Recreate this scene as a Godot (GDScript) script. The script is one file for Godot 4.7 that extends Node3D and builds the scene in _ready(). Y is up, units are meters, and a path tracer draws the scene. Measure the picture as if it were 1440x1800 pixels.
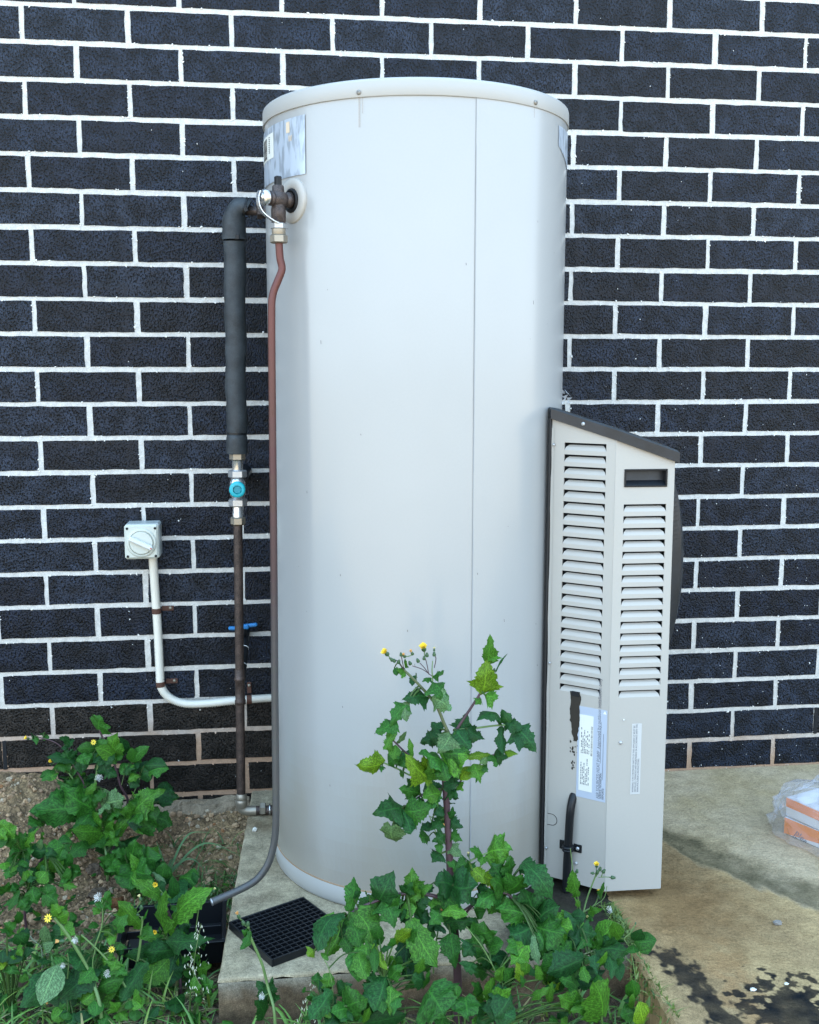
extends Node3D
# A heat pump water heater in the shade of a dark brick wall, with sow thistles in front.

const PI2 := PI * 2.0
var rng := RandomNumberGenerator.new()
var noise := FastNoiseLite.new()
var used := {}
var M := {}
var leaf_mats: Array = []


func _ready() -> void:
	rng.seed = 7
	noise.seed = 3
	noise.frequency = 1.0
	noise.fractal_octaves = 4
	view_and_light()
	materials()
	brick_wall()
	ground()
	slab_and_path()
	water_heater()
	relief_valve()
	supply_pipe()
	stop_valve()
	isolator()
	conduit()
	slab_things()
	shopping_bag()
	soil_things()
	plants()
	grasses()


func view_and_light() -> void:
	var cam := Camera3D.new()
	cam.name = "camera"
	cam.fov = rad_to_deg(2.0 * atan(900.0 / 1900.0))
	cam.near = 0.05
	cam.far = 400.0
	add_child(cam)
	cam.position = Vector3(0.57523, 1.12614, 2.79524)
	cam.rotation = Vector3(-0.134078, -0.126539, 0.000648)
	cam.current = true
	var sky_mat := ProceduralSkyMaterial.new()
	sky_mat.sky_top_color = Color(0.59, 0.725, 0.855)
	sky_mat.sky_horizon_color = Color(0.895, 0.93, 0.95)
	sky_mat.sky_curve = 0.18
	sky_mat.sky_energy_multiplier = 1.0
	sky_mat.ground_bottom_color = Color(0.36, 0.34, 0.30)
	sky_mat.ground_horizon_color = Color(0.70, 0.70, 0.68)
	var sky := Sky.new()
	sky.sky_material = sky_mat
	var env := Environment.new()
	env.background_mode = Environment.BG_SKY
	env.sky = sky
	env.tonemap_mode = Environment.TONE_MAPPER_LINEAR
	env.tonemap_exposure = 5.0
	env.sdfgi_enabled = true
	env.ssao_enabled = true
	env.ssil_enabled = true
	var we := WorldEnvironment.new()
	we.name = "environment"
	we.environment = env
	add_child(we)
	var sun := DirectionalLight3D.new()
	sun.name = "sun"
	sun.light_color = Color(1.0, 0.95, 0.86)
	sun.light_energy = 1.6
	sun.light_angular_distance = 0.5
	sun.shadow_enabled = true
	add_child(sun)
	sun.look_at_from_position(Vector3.ZERO, Vector3(-0.25, -1.1, 0.85))   # stands behind the house: the wall shades the scene


# ------------------------------------------------------------------ naming

func numbered(called: String) -> String:
	var n: int = used.get(called, 0)
	used[called] = n + 1
	return called if n == 0 else "%s_%03d" % [called, n]


func tag(o: Node, label: String, category := "", group := "", kind := "") -> Node:
	if label: o.set_meta("label", label)
	if category: o.set_meta("category", category)
	if group: o.set_meta("group", group)
	if kind: o.set_meta("kind", kind)
	return o


func thing(called: String, label: String, category: String, at := Vector3.ZERO, turn := 0.0, group := "") -> Node3D:
	var o := Node3D.new()
	o.name = numbered(called)
	add_child(o)
	o.position = at
	o.rotation.y = turn
	tag(o, label, category, group)
	return o


func put(called: String, mesh: Mesh, mat: Material, parent: Node = null) -> MeshInstance3D:
	var o := MeshInstance3D.new()
	o.mesh = mesh
	o.material_override = mat
	if parent == null:
		o.name = numbered(called)
		add_child(o)
	else:
		var k := str(parent.get_instance_id()) + called
		var n: int = used.get(k, 0)
		used[k] = n + 1
		o.name = called if n == 0 else "%s_%03d" % [called, n]
		parent.add_child(o, true)
	return o


func scatter(called: String, mesh: Mesh, mat: Material, spots: Array, tints: Array, parent: Node = null) -> MultiMeshInstance3D:
	var mm := MultiMesh.new()
	mm.transform_format = MultiMesh.TRANSFORM_3D
	mm.use_colors = true
	mm.mesh = mesh
	mm.instance_count = spots.size()
	for i in spots.size():
		mm.set_instance_transform(i, spots[i])
		mm.set_instance_color(i, tints[i])
	var o := MultiMeshInstance3D.new()
	o.multimesh = mm
	o.material_override = mat
	if parent == null:
		o.name = numbered(called)
		add_child(o)
	else:
		o.name = called
		parent.add_child(o, true)
	o.set_meta("kind", "stuff")
	return o


# ------------------------------------------------------------------ mesh helpers

func new_st() -> SurfaceTool:
	var st := SurfaceTool.new()
	st.begin(Mesh.PRIMITIVE_TRIANGLES)
	return st


func vert(st: SurfaceTool, p: Vector3, n: Vector3, uv := Vector2.ZERO) -> void:
	st.set_normal(n)
	st.set_uv(uv)
	st.add_vertex(p)


func tri(st: SurfaceTool, a: Vector3, b: Vector3, c: Vector3, na: Vector3, nb: Vector3, nc: Vector3, ua := Vector2.ZERO, ub := Vector2.ZERO, uc := Vector2.ZERO) -> void:
	if (c - a).cross(b - a).dot(na + nb + nc) < 0.0:
		vert(st, a, na, ua); vert(st, c, nc, uc); vert(st, b, nb, ub)
	else:
		vert(st, a, na, ua); vert(st, b, nb, ub); vert(st, c, nc, uc)


func quad(st: SurfaceTool, a: Vector3, b: Vector3, c: Vector3, d: Vector3, n: Vector3, x := Transform3D()) -> void:
	var nn := (x.basis * n).normalized()
	tri(st, x * a, x * b, x * c, nn, nn, nn, Vector2(0, 0), Vector2(1, 0), Vector2(1, 1))
	tri(st, x * a, x * c, x * d, nn, nn, nn, Vector2(0, 0), Vector2(1, 1), Vector2(0, 1))


func flat(st: SurfaceTool, a: Vector3, b: Vector3, c: Vector3, out: Vector3) -> void:
	var n := (c - a).cross(b - a).normalized()
	if n.dot(out) < 0.0: n = -n
	tri(st, a, b, c, n, n, n)


func box(st: SurfaceTool, size: Vector3, x := Transform3D(), bevel := 0.0015) -> void:
	# a box with chamfered edges
	var h := size * 0.5
	var b: float = min(bevel, min(h.x, min(h.y, h.z)) * 0.6)
	var axes := [Vector3.RIGHT, Vector3.UP, Vector3.BACK]
	for i in 3:
		for s in [-1.0, 1.0]:
			var n: Vector3 = axes[i] * s
			var u: Vector3 = axes[(i + 1) % 3]
			var v: Vector3 = axes[(i + 2) % 3]
			var c := n * h[i]
			var uu: Vector3 = u * (h[(i + 1) % 3] - b)
			var vv: Vector3 = v * (h[(i + 2) % 3] - b)
			quad(st, c - uu - vv, c + uu - vv, c + uu + vv, c - uu + vv, n, x)
	for i in 3:
		var a: Vector3 = axes[i]
		var u: Vector3 = axes[(i + 1) % 3]
		var v: Vector3 = axes[(i + 2) % 3]
		var la: Vector3 = a * (h[i] - b)
		for s in [-1.0, 1.0]:
			for t in [-1.0, 1.0]:
				var p: Vector3 = u * s * h[(i + 1) % 3] + v * t * (h[(i + 2) % 3] - b)
				var q: Vector3 = u * s * (h[(i + 1) % 3] - b) + v * t * h[(i + 2) % 3]
				quad(st, p - la, p + la, q + la, q - la, u * s + v * t, x)
	for s in [-1.0, 1.0]:
		for t in [-1.0, 1.0]:
			for w in [-1.0, 1.0]:
				var k := Vector3(s, t, w)
				var o := x.basis * k
				flat(st, x * Vector3(s * h.x, t * (h.y - b), w * (h.z - b)), x * Vector3(s * (h.x - b), t * h.y, w * (h.z - b)), x * Vector3(s * (h.x - b), t * (h.y - b), w * h.z), o)


func box_mesh(size: Vector3, bevel := 0.0015, x := Transform3D()) -> ArrayMesh:
	var st := new_st()
	box(st, size, x, bevel)
	return st.commit()


func lathe(st: SurfaceTool, prof: Array, segs := 20, x := Transform3D()) -> void:
	# prof: Vector2(radius, height) from bottom to top, turned round +y; sharp corners stay sharp
	var m := prof.size() - 1
	var ns: Array = []
	for i in m:
		var d: Vector2 = prof[i + 1] - prof[i]
		ns.append(Vector2(d.y, -d.x).normalized() if d.length() > 1e-7 else Vector2(1, 0))
	for i in m:
		var n0: Vector2 = ns[i]
		var n1: Vector2 = ns[i]
		if i > 0 and n0.dot(ns[i - 1]) > 0.6: n0 = (n0 + ns[i - 1]).normalized()
		if i < m - 1 and n1.dot(ns[i + 1]) > 0.6: n1 = (n1 + ns[i + 1]).normalized()
		for k in segs:
			var a0 := PI2 * k / segs
			var a1 := PI2 * (k + 1) / segs
			var c0 := Vector3(cos(a0), 0, sin(a0))
			var c1 := Vector3(cos(a1), 0, sin(a1))
			var p00: Vector3 = x * (c0 * prof[i].x + Vector3(0, prof[i].y, 0))
			var p01: Vector3 = x * (c1 * prof[i].x + Vector3(0, prof[i].y, 0))
			var p10: Vector3 = x * (c0 * prof[i + 1].x + Vector3(0, prof[i + 1].y, 0))
			var p11: Vector3 = x * (c1 * prof[i + 1].x + Vector3(0, prof[i + 1].y, 0))
			var m00: Vector3 = x.basis * (c0 * n0.x + Vector3(0, n0.y, 0))
			var m01: Vector3 = x.basis * (c1 * n0.x + Vector3(0, n0.y, 0))
			var m10: Vector3 = x.basis * (c0 * n1.x + Vector3(0, n1.y, 0))
			var m11: Vector3 = x.basis * (c1 * n1.x + Vector3(0, n1.y, 0))
			if prof[i].x > 1e-6: tri(st, p00, p01, p11, m00, m01, m11)
			if prof[i + 1].x > 1e-6: tri(st, p00, p11, p10, m00, m11, m10)


func hexnut(st: SurfaceTool, r: float, h: float, x := Transform3D()) -> void:
	# six flats with the corners turned off at both ends; axis +y, centred
	for k in 6:
		var a0 := PI2 * k / 6.0
		var a1 := PI2 * (k + 1) / 6.0
		var c0 := Vector3(cos(a0), 0, sin(a0)) * r
		var c1 := Vector3(cos(a1), 0, sin(a1)) * r
		var up := Vector3(0, h * 0.5, 0)
		var rim := up * 0.72
		quad(st, c0 - rim, c1 - rim, c1 + rim, c0 + rim, c0 + c1, x)
		for s in [-1.0, 1.0]:
			quad(st, c0 + rim * s, c1 + rim * s, c1 * 0.86 + up * s, c0 * 0.86 + up * s, (c0 + c1) * 0.4 + up * s * 4.0, x)
			flat(st, x * (up * s), x * (c0 * 0.86 + up * s), x * (c1 * 0.86 + up * s), x.basis * (up * s))


func curve(points: Array, step := 0.008, tight := 0.5) -> PackedVector3Array:
	var c := Curve3D.new()
	c.bake_interval = step
	for i in points.size():
		var p: Vector3 = points[i]
		var a: Vector3 = points[max(i - 1, 0)]
		var b: Vector3 = points[min(i + 1, points.size() - 1)]
		var t := (b - a).normalized()
		c.add_point(p, -t * (p - a).length() * tight * 0.66, t * (b - p).length() * tight * 0.66)
	return c.get_baked_points()


var wobble := 0.0   # unevenness of the next tubes
var ramp: Array = []   # colours along the next tubes


func tube(st: SurfaceTool, path: PackedVector3Array, r0: float, r1: float, segs := 10, ripple := 0.0, caps := true) -> void:
	var n := path.size()
	var t0 := (path[1] - path[0]).normalized()
	var u := t0.cross(Vector3.UP if abs(t0.y) < 0.9 else Vector3.RIGHT).normalized()
	var rings: Array = []
	for i in n:
		var t := (path[min(i + 1, n - 1)] - path[max(i - 1, 0)]).normalized()
		u = (u - t * u.dot(t)).normalized()
		var v := t.cross(u)
		var r: float = lerp(r0, r1, float(i) / (n - 1))
		if ripple != 0.0: r += ripple * (1.0 if i % 2 == 0 else -1.0)
		var ring: Array = []
		for k in segs + 1:
			var a := PI2 * k / segs
			var d := u * cos(a) + v * sin(a)
			var rr := r
			if wobble > 0.0: rr += wobble * noise.get_noise_3dv((path[i] + d * r) * 16.0)
			ring.append([path[i] + d * rr, d])
		rings.append(ring)
	for i in n - 1:
		for k in segs:
			if ramp:
				var rt := float(i) / n * (ramp.size() - 1)
				st.set_color((ramp[int(rt)] as Color).lerp(ramp[min(int(rt) + 1, ramp.size() - 1)], rt - int(rt)))
			var a = rings[i][k]
			var b = rings[i][k + 1]
			var c = rings[i + 1][k + 1]
			var d = rings[i + 1][k]
			tri(st, a[0], b[0], c[0], a[1], b[1], c[1], Vector2(float(k) / segs, i * 0.05), Vector2(float(k + 1) / segs, i * 0.05), Vector2(float(k + 1) / segs, (i + 1) * 0.05))
			tri(st, a[0], c[0], d[0], a[1], c[1], d[1], Vector2(float(k) / segs, i * 0.05), Vector2(float(k + 1) / segs, (i + 1) * 0.05), Vector2(float(k) / segs, (i + 1) * 0.05))
	if caps:
		for e in [0, n - 1]:
			var out := path[0] - path[1] if e == 0 else path[n - 1] - path[n - 2]
			for k in segs:
				flat(st, path[e], rings[e][k][0], rings[e][k + 1][0], out)


func tube_mesh(points: Array, r0: float, r1 := -1.0, segs := 12, step := 0.008, tight := 0.5) -> ArrayMesh:
	var st := new_st()
	tube(st, curve(points, step, tight), r0, r0 if r1 < 0.0 else r1, segs)
	return st.commit()


func lathe_mesh(prof: Array, segs := 24, x := Transform3D()) -> ArrayMesh:
	var st := new_st()
	lathe(st, prof, segs, x)
	return st.commit()


func aim(at: Vector3, axis: Vector3) -> Transform3D:
	# a frame whose +y runs along axis
	var y := axis.normalized()
	var x := y.cross(Vector3.BACK if abs(y.z) < 0.9 else Vector3.UP).normalized()
	return Transform3D(Basis(x, y, x.cross(y)), at)


func rod(a: Vector3, b: Vector3, r: float, segs := 16, bev := 0.0015) -> ArrayMesh:
	var l := (b - a).length()
	return lathe_mesh([Vector2(0, 0), Vector2(r - bev, 0), Vector2(r, bev), Vector2(r, l - bev), Vector2(r - bev, l), Vector2(0, l)], segs, aim(a, b - a))


func nut(at: Vector3, axis: Vector3, r: float, h: float) -> ArrayMesh:
	var st := new_st()
	hexnut(st, r, h, aim(at, axis))
	return st.commit()


func lump(seed_: int, rough: float, squash := Vector3.ONE, div := 2) -> ArrayMesh:
	# an uneven stone or clod about one unit wide
	var nz := FastNoiseLite.new()
	nz.seed = seed_
	nz.frequency = 0.9
	var st := new_st()
	var f := func(d: Vector3) -> Vector3:
		return d * squash * 0.5 * (1.0 + rough * nz.get_noise_3dv(d * 1.3) + rough * 0.4 * nz.get_noise_3dv(d * 4.0))
	for i in 3:
		for s in [-1.0, 1.0]:
			var n := Vector3.ZERO
			n[i] = s
			var u := Vector3.ZERO
			u[(i + 1) % 3] = 1.0
			var v := Vector3.ZERO
			v[(i + 2) % 3] = 1.0
			for a in div:
				for b in div:
					var ps: Array = []
					for k in [[0, 0], [1, 0], [1, 1], [0, 1]]:
						var d: Vector3 = (n + u * (2.0 * (a + k[0]) / div - 1.0) + v * (2.0 * (b + k[1]) / div - 1.0)).normalized()
						ps.append((f as Callable).call(d))
					flat(st, ps[0], ps[1], ps[2], n)
					flat(st, ps[0], ps[2], ps[3], n)
	return st.commit()


# ------------------------------------------------------------------ materials

func mat(lin: Color, rough := 0.5, metal := 0.0, vcol := false) -> StandardMaterial3D:
	var m := StandardMaterial3D.new()
	m.albedo_color = lin.linear_to_srgb()
	m.albedo_color.a = lin.a
	m.roughness = rough
	m.metallic = metal
	m.vertex_color_use_as_albedo = vcol
	return m


func image_tex(w: int, h: int, f: Callable, mip := false) -> ImageTexture:
	var im := Image.create(w, h, false, Image.FORMAT_RGBA8)
	for y in h:
		for x in w:
			im.set_pixel(x, y, f.call(x, y))
	return ImageTexture.create_from_image(im)


func seamless(w: int, h: int, freq: float, oct := 4, seed_ := 1, kind := FastNoiseLite.TYPE_SIMPLEX_SMOOTH) -> Image:
	var nz := FastNoiseLite.new()
	nz.seed = seed_
	nz.noise_type = kind
	nz.frequency = freq
	nz.fractal_octaves = oct
	return nz.get_seamless_image(w, h, false, false, 0.15)


func world_map(m: StandardMaterial3D, scale: float) -> StandardMaterial3D:
	m.uv1_triplanar = true
	m.uv1_world_triplanar = true
	m.uv1_triplanar_sharpness = 4.0
	m.uv1_scale = Vector3.ONE * scale
	return m


func relief(m: StandardMaterial3D, im: Image, cm: float) -> StandardMaterial3D:
	m.heightmap_enabled = true
	m.heightmap_texture = ImageTexture.create_from_image(im)
	m.heightmap_scale = cm
	return m


func mottled(w: int, lo: float, hi: float, freqs: Array, seed_ := 1, gamma := 1.0) -> Image:
	# grey mottling between lo and hi, several grain sizes, tileable
	var ims: Array = []
	for i in freqs.size():
		ims.append(seamless(w, w, freqs[i][0], 3, seed_ + i))
	var out := Image.create(w, w, false, Image.FORMAT_RGBA8)
	for y in w:
		for x in w:
			var v := 0.0
			for i in freqs.size():
				v += (ims[i].get_pixel(x, y).r - 0.5) * freqs[i][1]
			v = clamp(0.5 + v, 0.0, 1.0)
			var g: float = lerp(lo, hi, pow(v, gamma))
			out.set_pixel(x, y, Color(g, g, g))
	return out


func materials() -> void:
	# bricks: dark blue-black, wire-cut drag marks running up the face, a few light specks
	var streak := seamless(512, 176, 0.17, 3, 11)
	streak.resize(512, 512, Image.INTERPOLATE_CUBIC)
	var grain := seamless(512, 512, 0.11, 3, 12)
	var fine := seamless(512, 512, 0.3, 2, 13)
	var broad := seamless(512, 512, 0.012, 3, 14)
	var br := Image.create(512, 512, false, Image.FORMAT_RGBA8)
	var bh := Image.create(512, 512, false, Image.FORMAT_RGBA8)
	for y in 512:
		for x in 512:
			var s: float = streak.get_pixel(x, y).r
			var g: float = grain.get_pixel(x, y).r
			var f: float = fine.get_pixel(x, y).r
			var b: float = broad.get_pixel(x, y).r
			var pit: float = smoothstep(0.46, 0.30, s * 0.7 + g * 0.3)
			var v: float = 0.70 + (b - 0.5) * 0.6 + (g - 0.5) * 0.6 + (f - 0.5) * 0.5
			v = clamp(v * (1.0 - 0.82 * pit), 0.06, 1.0)
			br.set_pixel(x, y, Color(v, v, v))
			var hgt: float = clamp(0.62 + (g - 0.5) * 0.5 + (f - 0.5) * 0.45 - pit * 0.5, 0.0, 1.0)
			bh.set_pixel(x, y, Color(hgt, hgt, hgt))
	var brt := ImageTexture.create_from_image(br)
	M.bricks = []
	for c in [Color(0.0195, 0.0285, 0.051), Color(0.0145, 0.021, 0.039), Color(0.026, 0.0365, 0.061), Color(0.0165, 0.0215, 0.035), Color(0.026, 0.026, 0.031), Color(0.036, 0.029, 0.024), Color(0.075, 0.056, 0.040)]:
		var m := world_map(mat(c, 0.36), 2.6)
		m.albedo_texture = brt
		relief(m, bh, 0.22)
		m.metallic_specular = 0.33
		M.bricks.append(m)
	M.brick_far = world_map(mat(Color(0.0185, 0.027, 0.047), 0.36), 2.6)
	M.brick_far.albedo_texture = brt
	# mortar
	var mo := mottled(512, 0.78, 1.0, [[0.03, 0.5], [0.12, 0.5], [0.3, 0.5]], 21)
	M.mortar = world_map(mat(Color(1, 1, 1), 0.9, 0.0, true), 3.0)
	M.mortar.albedo_texture = ImageTexture.create_from_image(mo)
	relief(M.mortar, mo, 0.25)
	M.crumb = mat(Color(1, 1, 1), 0.9, 0.0, true)
	# concrete
	var co := mottled(512, 0.58, 1.0, [[0.015, 0.5], [0.07, 0.45], [0.25, 0.75]], 31)
	M.concrete = world_map(mat(Color(1, 1, 1), 0.9, 0.0, true), 2.2)
	M.concrete.metallic_specular = 0.25
	M.concrete.albedo_texture = ImageTexture.create_from_image(co)
	relief(M.concrete, co, 0.2)
	M.co_image = co
	# soil
	var so := mottled(512, 0.35, 1.0, [[0.02, 0.6], [0.08, 0.7], [0.25, 0.6]], 41)
	M.soil = world_map(mat(Color(1, 1, 1), 0.95, 0.0, true), 2.5)
	M.soil.albedo_texture = ImageTexture.create_from_image(so)
	relief(M.soil, so, 0.6)
	M.clod = mat(Color(1, 1, 1), 0.95, 0.0, true)
	M.bounce_yard = world_map(mat(Color(0.54, 0.43, 0.27), 0.95), 0.7)  # yard out of view, pale tan so it bounces warm light back
	M.bounce_yard.albedo_texture = M.soil.albedo_texture
	# painted steel of the heater, with faint unevenness and grime
	var pa := mottled(512, 0.965, 1.0, [[0.006, 0.5], [0.3, 0.4]], 51)
	M.paint = world_map(mat(Color(0.385, 0.392, 0.388), 0.31, 0.08, true), 1.1)
	M.paint.albedo_texture = ImageTexture.create_from_image(pa)
	var wav := mottled(256, 0.0, 1.0, [[0.006, 1.0], [0.02, 0.5]], 55)
	M.paint.roughness_texture = ImageTexture.create_from_image(mottled(256, 0.9, 1.0, [[0.01, 0.6], [0.06, 0.3]], 57))
	M.paint.clearcoat_enabled = true
	M.paint.clearcoat = 0.35
	M.paint.clearcoat_roughness = 0.12
	M.panel = world_map(mat(Color(0.43, 0.408, 0.37), 0.40), 1.1)
	M.panel.albedo_texture = M.paint.albedo_texture
	M.lid = mat(Color(0.40, 0.40, 0.385), 0.38)
	M.seam = mat(Color(0.30, 0.31, 0.32), 0.5)
	M.seal = mat(Color(0.006, 0.006, 0.007), 0.6)
	M.void = mat(Color(0.008, 0.008, 0.009), 0.9)  # near-black standing in for the dark inside openings
	M.black_plastic = mat(Color(0.008, 0.009, 0.011), 0.36)
	M.black_plastic.metallic_specular = 0.4
	var bp := mottled(256, 0.5, 1.0, [[0.02, 0.8], [0.2, 0.4]], 61)
	M.cap_plastic = world_map(mat(Color(0.015, 0.019, 0.026), 0.4), 3.0)
	M.cap_plastic.albedo_texture = ImageTexture.create_from_image(bp)
	M.foam = world_map(mat(Color(0.052, 0.066, 0.077), 0.58), 4.0)
	M.foam.albedo_texture = ImageTexture.create_from_image(bp)
	# metals
	M.copper_red = mat(Color(0.20, 0.075, 0.062), 0.42, 0.35)
	M.copper_grey = world_map(mat(Color(0.20, 0.19, 0.185), 0.5, 0.4), 6.0)
	M.copper_grey.albedo_texture = ImageTexture.create_from_image(bp)
	M.copper_brown = world_map(mat(Color(0.125, 0.085, 0.070), 0.5, 0.3), 5.0)
	M.copper_brown.albedo_texture = ImageTexture.create_from_image(mottled(256, 0.45, 1.0, [[0.03, 0.7], [0.2, 0.9]], 63))
	M.bronze = world_map(mat(Color(0.135, 0.105, 0.098), 0.45, 0.4), 8.0)
	M.bronze.albedo_texture = M.copper_brown.albedo_texture
	M.brass = mat(Color(0.34, 0.30, 0.24), 0.4, 0.6)
	M.chrome = mat(Color(0.62, 0.63, 0.64), 0.22, 0.9)
	M.zinc = mat(Color(0.48, 0.49, 0.50), 0.38, 0.7)
	M.rust = mat(Color(0.085, 0.035, 0.022), 0.75, 0.1)
	M.screw = mat(Color(0.26, 0.25, 0.23), 0.45, 0.6)
	# plastics and labels
	M.switch = mat(Color(0.54, 0.56, 0.50), 0.38)
	M.switch_dark = mat(Color(0.40, 0.43, 0.42), 0.4)
	M.conduit = mat(Color(0.76, 0.73, 0.64), 0.45)
	M.cyan = mat(Color(0.01, 0.42, 0.50), 0.35)
	M.blue = mat(Color(0.02, 0.20, 0.50), 0.35)
	M.foil = world_map(mat(Color(0.50, 0.57, 0.66), 0.28, 0.30), 7.0)
	var fo := seamless(256, 64, 0.03, 4, 71)
	fo.resize(256, 256, Image.INTERPOLATE_CUBIC)
	for y in 256:
		for x in 256:
			var v: float = fo.get_pixel(x, y).r
			fo.set_pixel(x, y, Color.WHITE * lerp(0.80, 1.0, smoothstep(0.25, 0.6, v)))
	M.foil.albedo_texture = ImageTexture.create_from_image(fo)
	M.label_blue = mat(Color(0.42, 0.47, 0.56), 0.3)
	M.label_white = mat(Color(0.70, 0.71, 0.66), 0.45)
	M.ink = mat(Color(0.03, 0.03, 0.035), 0.6)
	M.ink_grey = mat(Color(0.12, 0.13, 0.15), 0.6)
	M.orange_ink = mat(Color(0.66, 0.54, 0.40), 0.5)
	M.white = mat(Color(0.78, 0.78, 0.76), 0.5)
	M.carton = mat(Color(0.76, 0.76, 0.76), 0.45)
	M.orange = mat(Color(0.92, 0.25, 0.008), 0.45)
	M.grime = world_map(mat(Color(0.030, 0.024, 0.017), 0.95), 10.0)
	M.film = mat(Color(0.74, 0.74, 0.80, 0.20), 0.08)
	M.film.transparency = BaseMaterial3D.TRANSPARENCY_ALPHA
	# leaves: pale midrib and side veins over a mottled blade; the second kind is speckled with mildew and droplets
	for kind in 2:
		var n1 := seamless(192, 192, 0.05, 3, 81 + kind)
		var n2 := seamless(192, 192, 0.22, 2, 85 + kind)
		var im := Image.create(192, 192, false, Image.FORMAT_RGBA8)
		for y in 192:
			for x in 192:
				var u: float = abs(x / 95.5 - 1.0)
				var v: float = y / 191.0
				var a: float = n1.get_pixel(x, y).r
				var b: float = n2.get_pixel(x, y).r
				var g: float = 0.74 + (a - 0.5) * 0.45 + (b - 0.5) * 0.10
				var side: float = abs(fposmod(v * 8.0 - u * 2.2 + (a - 0.5) * 0.5, 1.0) - 0.5)
				g *= 1.0 - 0.20 * smoothstep(0.12, 0.02, abs(side - 0.25))
				var vein: float = smoothstep(0.055, 0.0, side) * 0.30 * (1.0 - u)
				var mid: float = smoothstep(0.055, 0.02, u) * 0.75
				var pale := Color(0.92, 0.96, 0.84)
				var c := Color(g * 0.95, g, g * 0.93).lerp(pale, clamp(vein + mid, 0.0, 1.0))
				if kind == 1:
					var spot: float = smoothstep(0.55, 0.75, b * 0.65 + a * 0.35)
					c = c.lerp(Color(0.95, 1.0, 1.0) * 1.0, spot * 0.38)
				im.set_pixel(x, y, c)
		var m := mat(Color(1, 1, 1), 0.55, 0.0, true)
		m.metallic_specular = 0.32
		m.albedo_texture = ImageTexture.create_from_image(im)
		m.backlight_enabled = true
		m.backlight = Color(0.55, 0.62, 0.22)
		leaf_mats.append(m)
	M.stem = mat(Color(1, 1, 1), 0.5, 0.0, true)
	M.petal = mat(Color(0.85, 0.62, 0.05), 0.6)
	M.petal_cream = mat(Color(0.80, 0.72, 0.36), 0.6)
	M.petal_spent = mat(Color(0.75, 0.42, 0.14), 0.7)
	M.fluff = mat(Color(0.72, 0.71, 0.66), 0.8)
	M.bud = mat(Color(0.035, 0.085, 0.03), 0.5)
	M.dead = world_map(mat(Color(0.16, 0.085, 0.05), 0.85), 9.0)
	M.dead.albedo_texture = M.soil.albedo_texture
	M.blade = mat(Color(1, 1, 1), 0.5, 0.0, true)
	M.blade.backlight_enabled = true
	M.blade.backlight = Color(0.35, 0.4, 0.15)


# ------------------------------------------------------------------ the brick wall

const BX := 0.2463
const BY := 0.086


func brick_mesh(w: float, seed_: int) -> ArrayMesh:
	# front of a brick with uneven arrises; origin at the middle of the face, +z out
	var r := RandomNumberGenerator.new()
	r.seed = seed_
	var h := BY - 0.0096
	var loop: Array = []
	var nx := int(max(2.0, round(w / 0.03)))
	for i in nx: loop.append(Vector2(-w / 2 + w * i / nx, -h / 2))
	for i in 3: loop.append(Vector2(w / 2, -h / 2 + h * i / 3.0))
	for i in nx: loop.append(Vector2(w / 2 - w * i / nx, h / 2))
	for i in 3: loop.append(Vector2(-w / 2, h / 2 - h * i / 3.0))
	var st := new_st()
	var outer: Array = []
	var face: Array = []
	for p in loop:
		var q: Vector2 = p + Vector2(r.randf_range(-1, 1), r.randf_range(-1, 1)) * 0.0011
		outer.append(Vector3(q.x, q.y, -0.0035 - r.randf() * 0.001))
		var inn: Vector2 = q - Vector2(sign(p.x) * (0.002 if abs(p.x) > w / 2 - 0.001 else 0.0), sign(p.y) * (0.002 if abs(p.y) > h / 2 - 0.001 else 0.0))
		face.append(Vector3(inn.x, inn.y, r.randf_range(-0.0004, 0.0004)))
	var n := loop.size()
	var mids: Array = [Vector3(-w * 0.3, 0, 0.0006), Vector3(w * 0.3, 0, 0.0006)]
	var c := Vector3(0, 0, 0.0004)
	for i in n:
		var j := (i + 1) % n
		flat(st, c, face[i], face[j], Vector3.BACK)
		var o: Vector3 = (outer[i] + outer[j]) * 0.5 * Vector3(0.3, 1, 0) + Vector3(0, 0, 0.03)
		flat(st, face[i], outer[i], outer[j], o)
		flat(st, face[i], outer[j], face[j], o)
		var back := Vector3(0, 0, -0.03)
		var oo: Vector3 = Vector3(outer[i].x + outer[j].x, (outer[i].y + outer[j].y) * 3.0, 0)
		flat(st, outer[i], outer[i] + back, outer[j] + back, oo)
		flat(st, outer[i], outer[j] + back, outer[j], oo)
	return st.commit()


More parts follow.
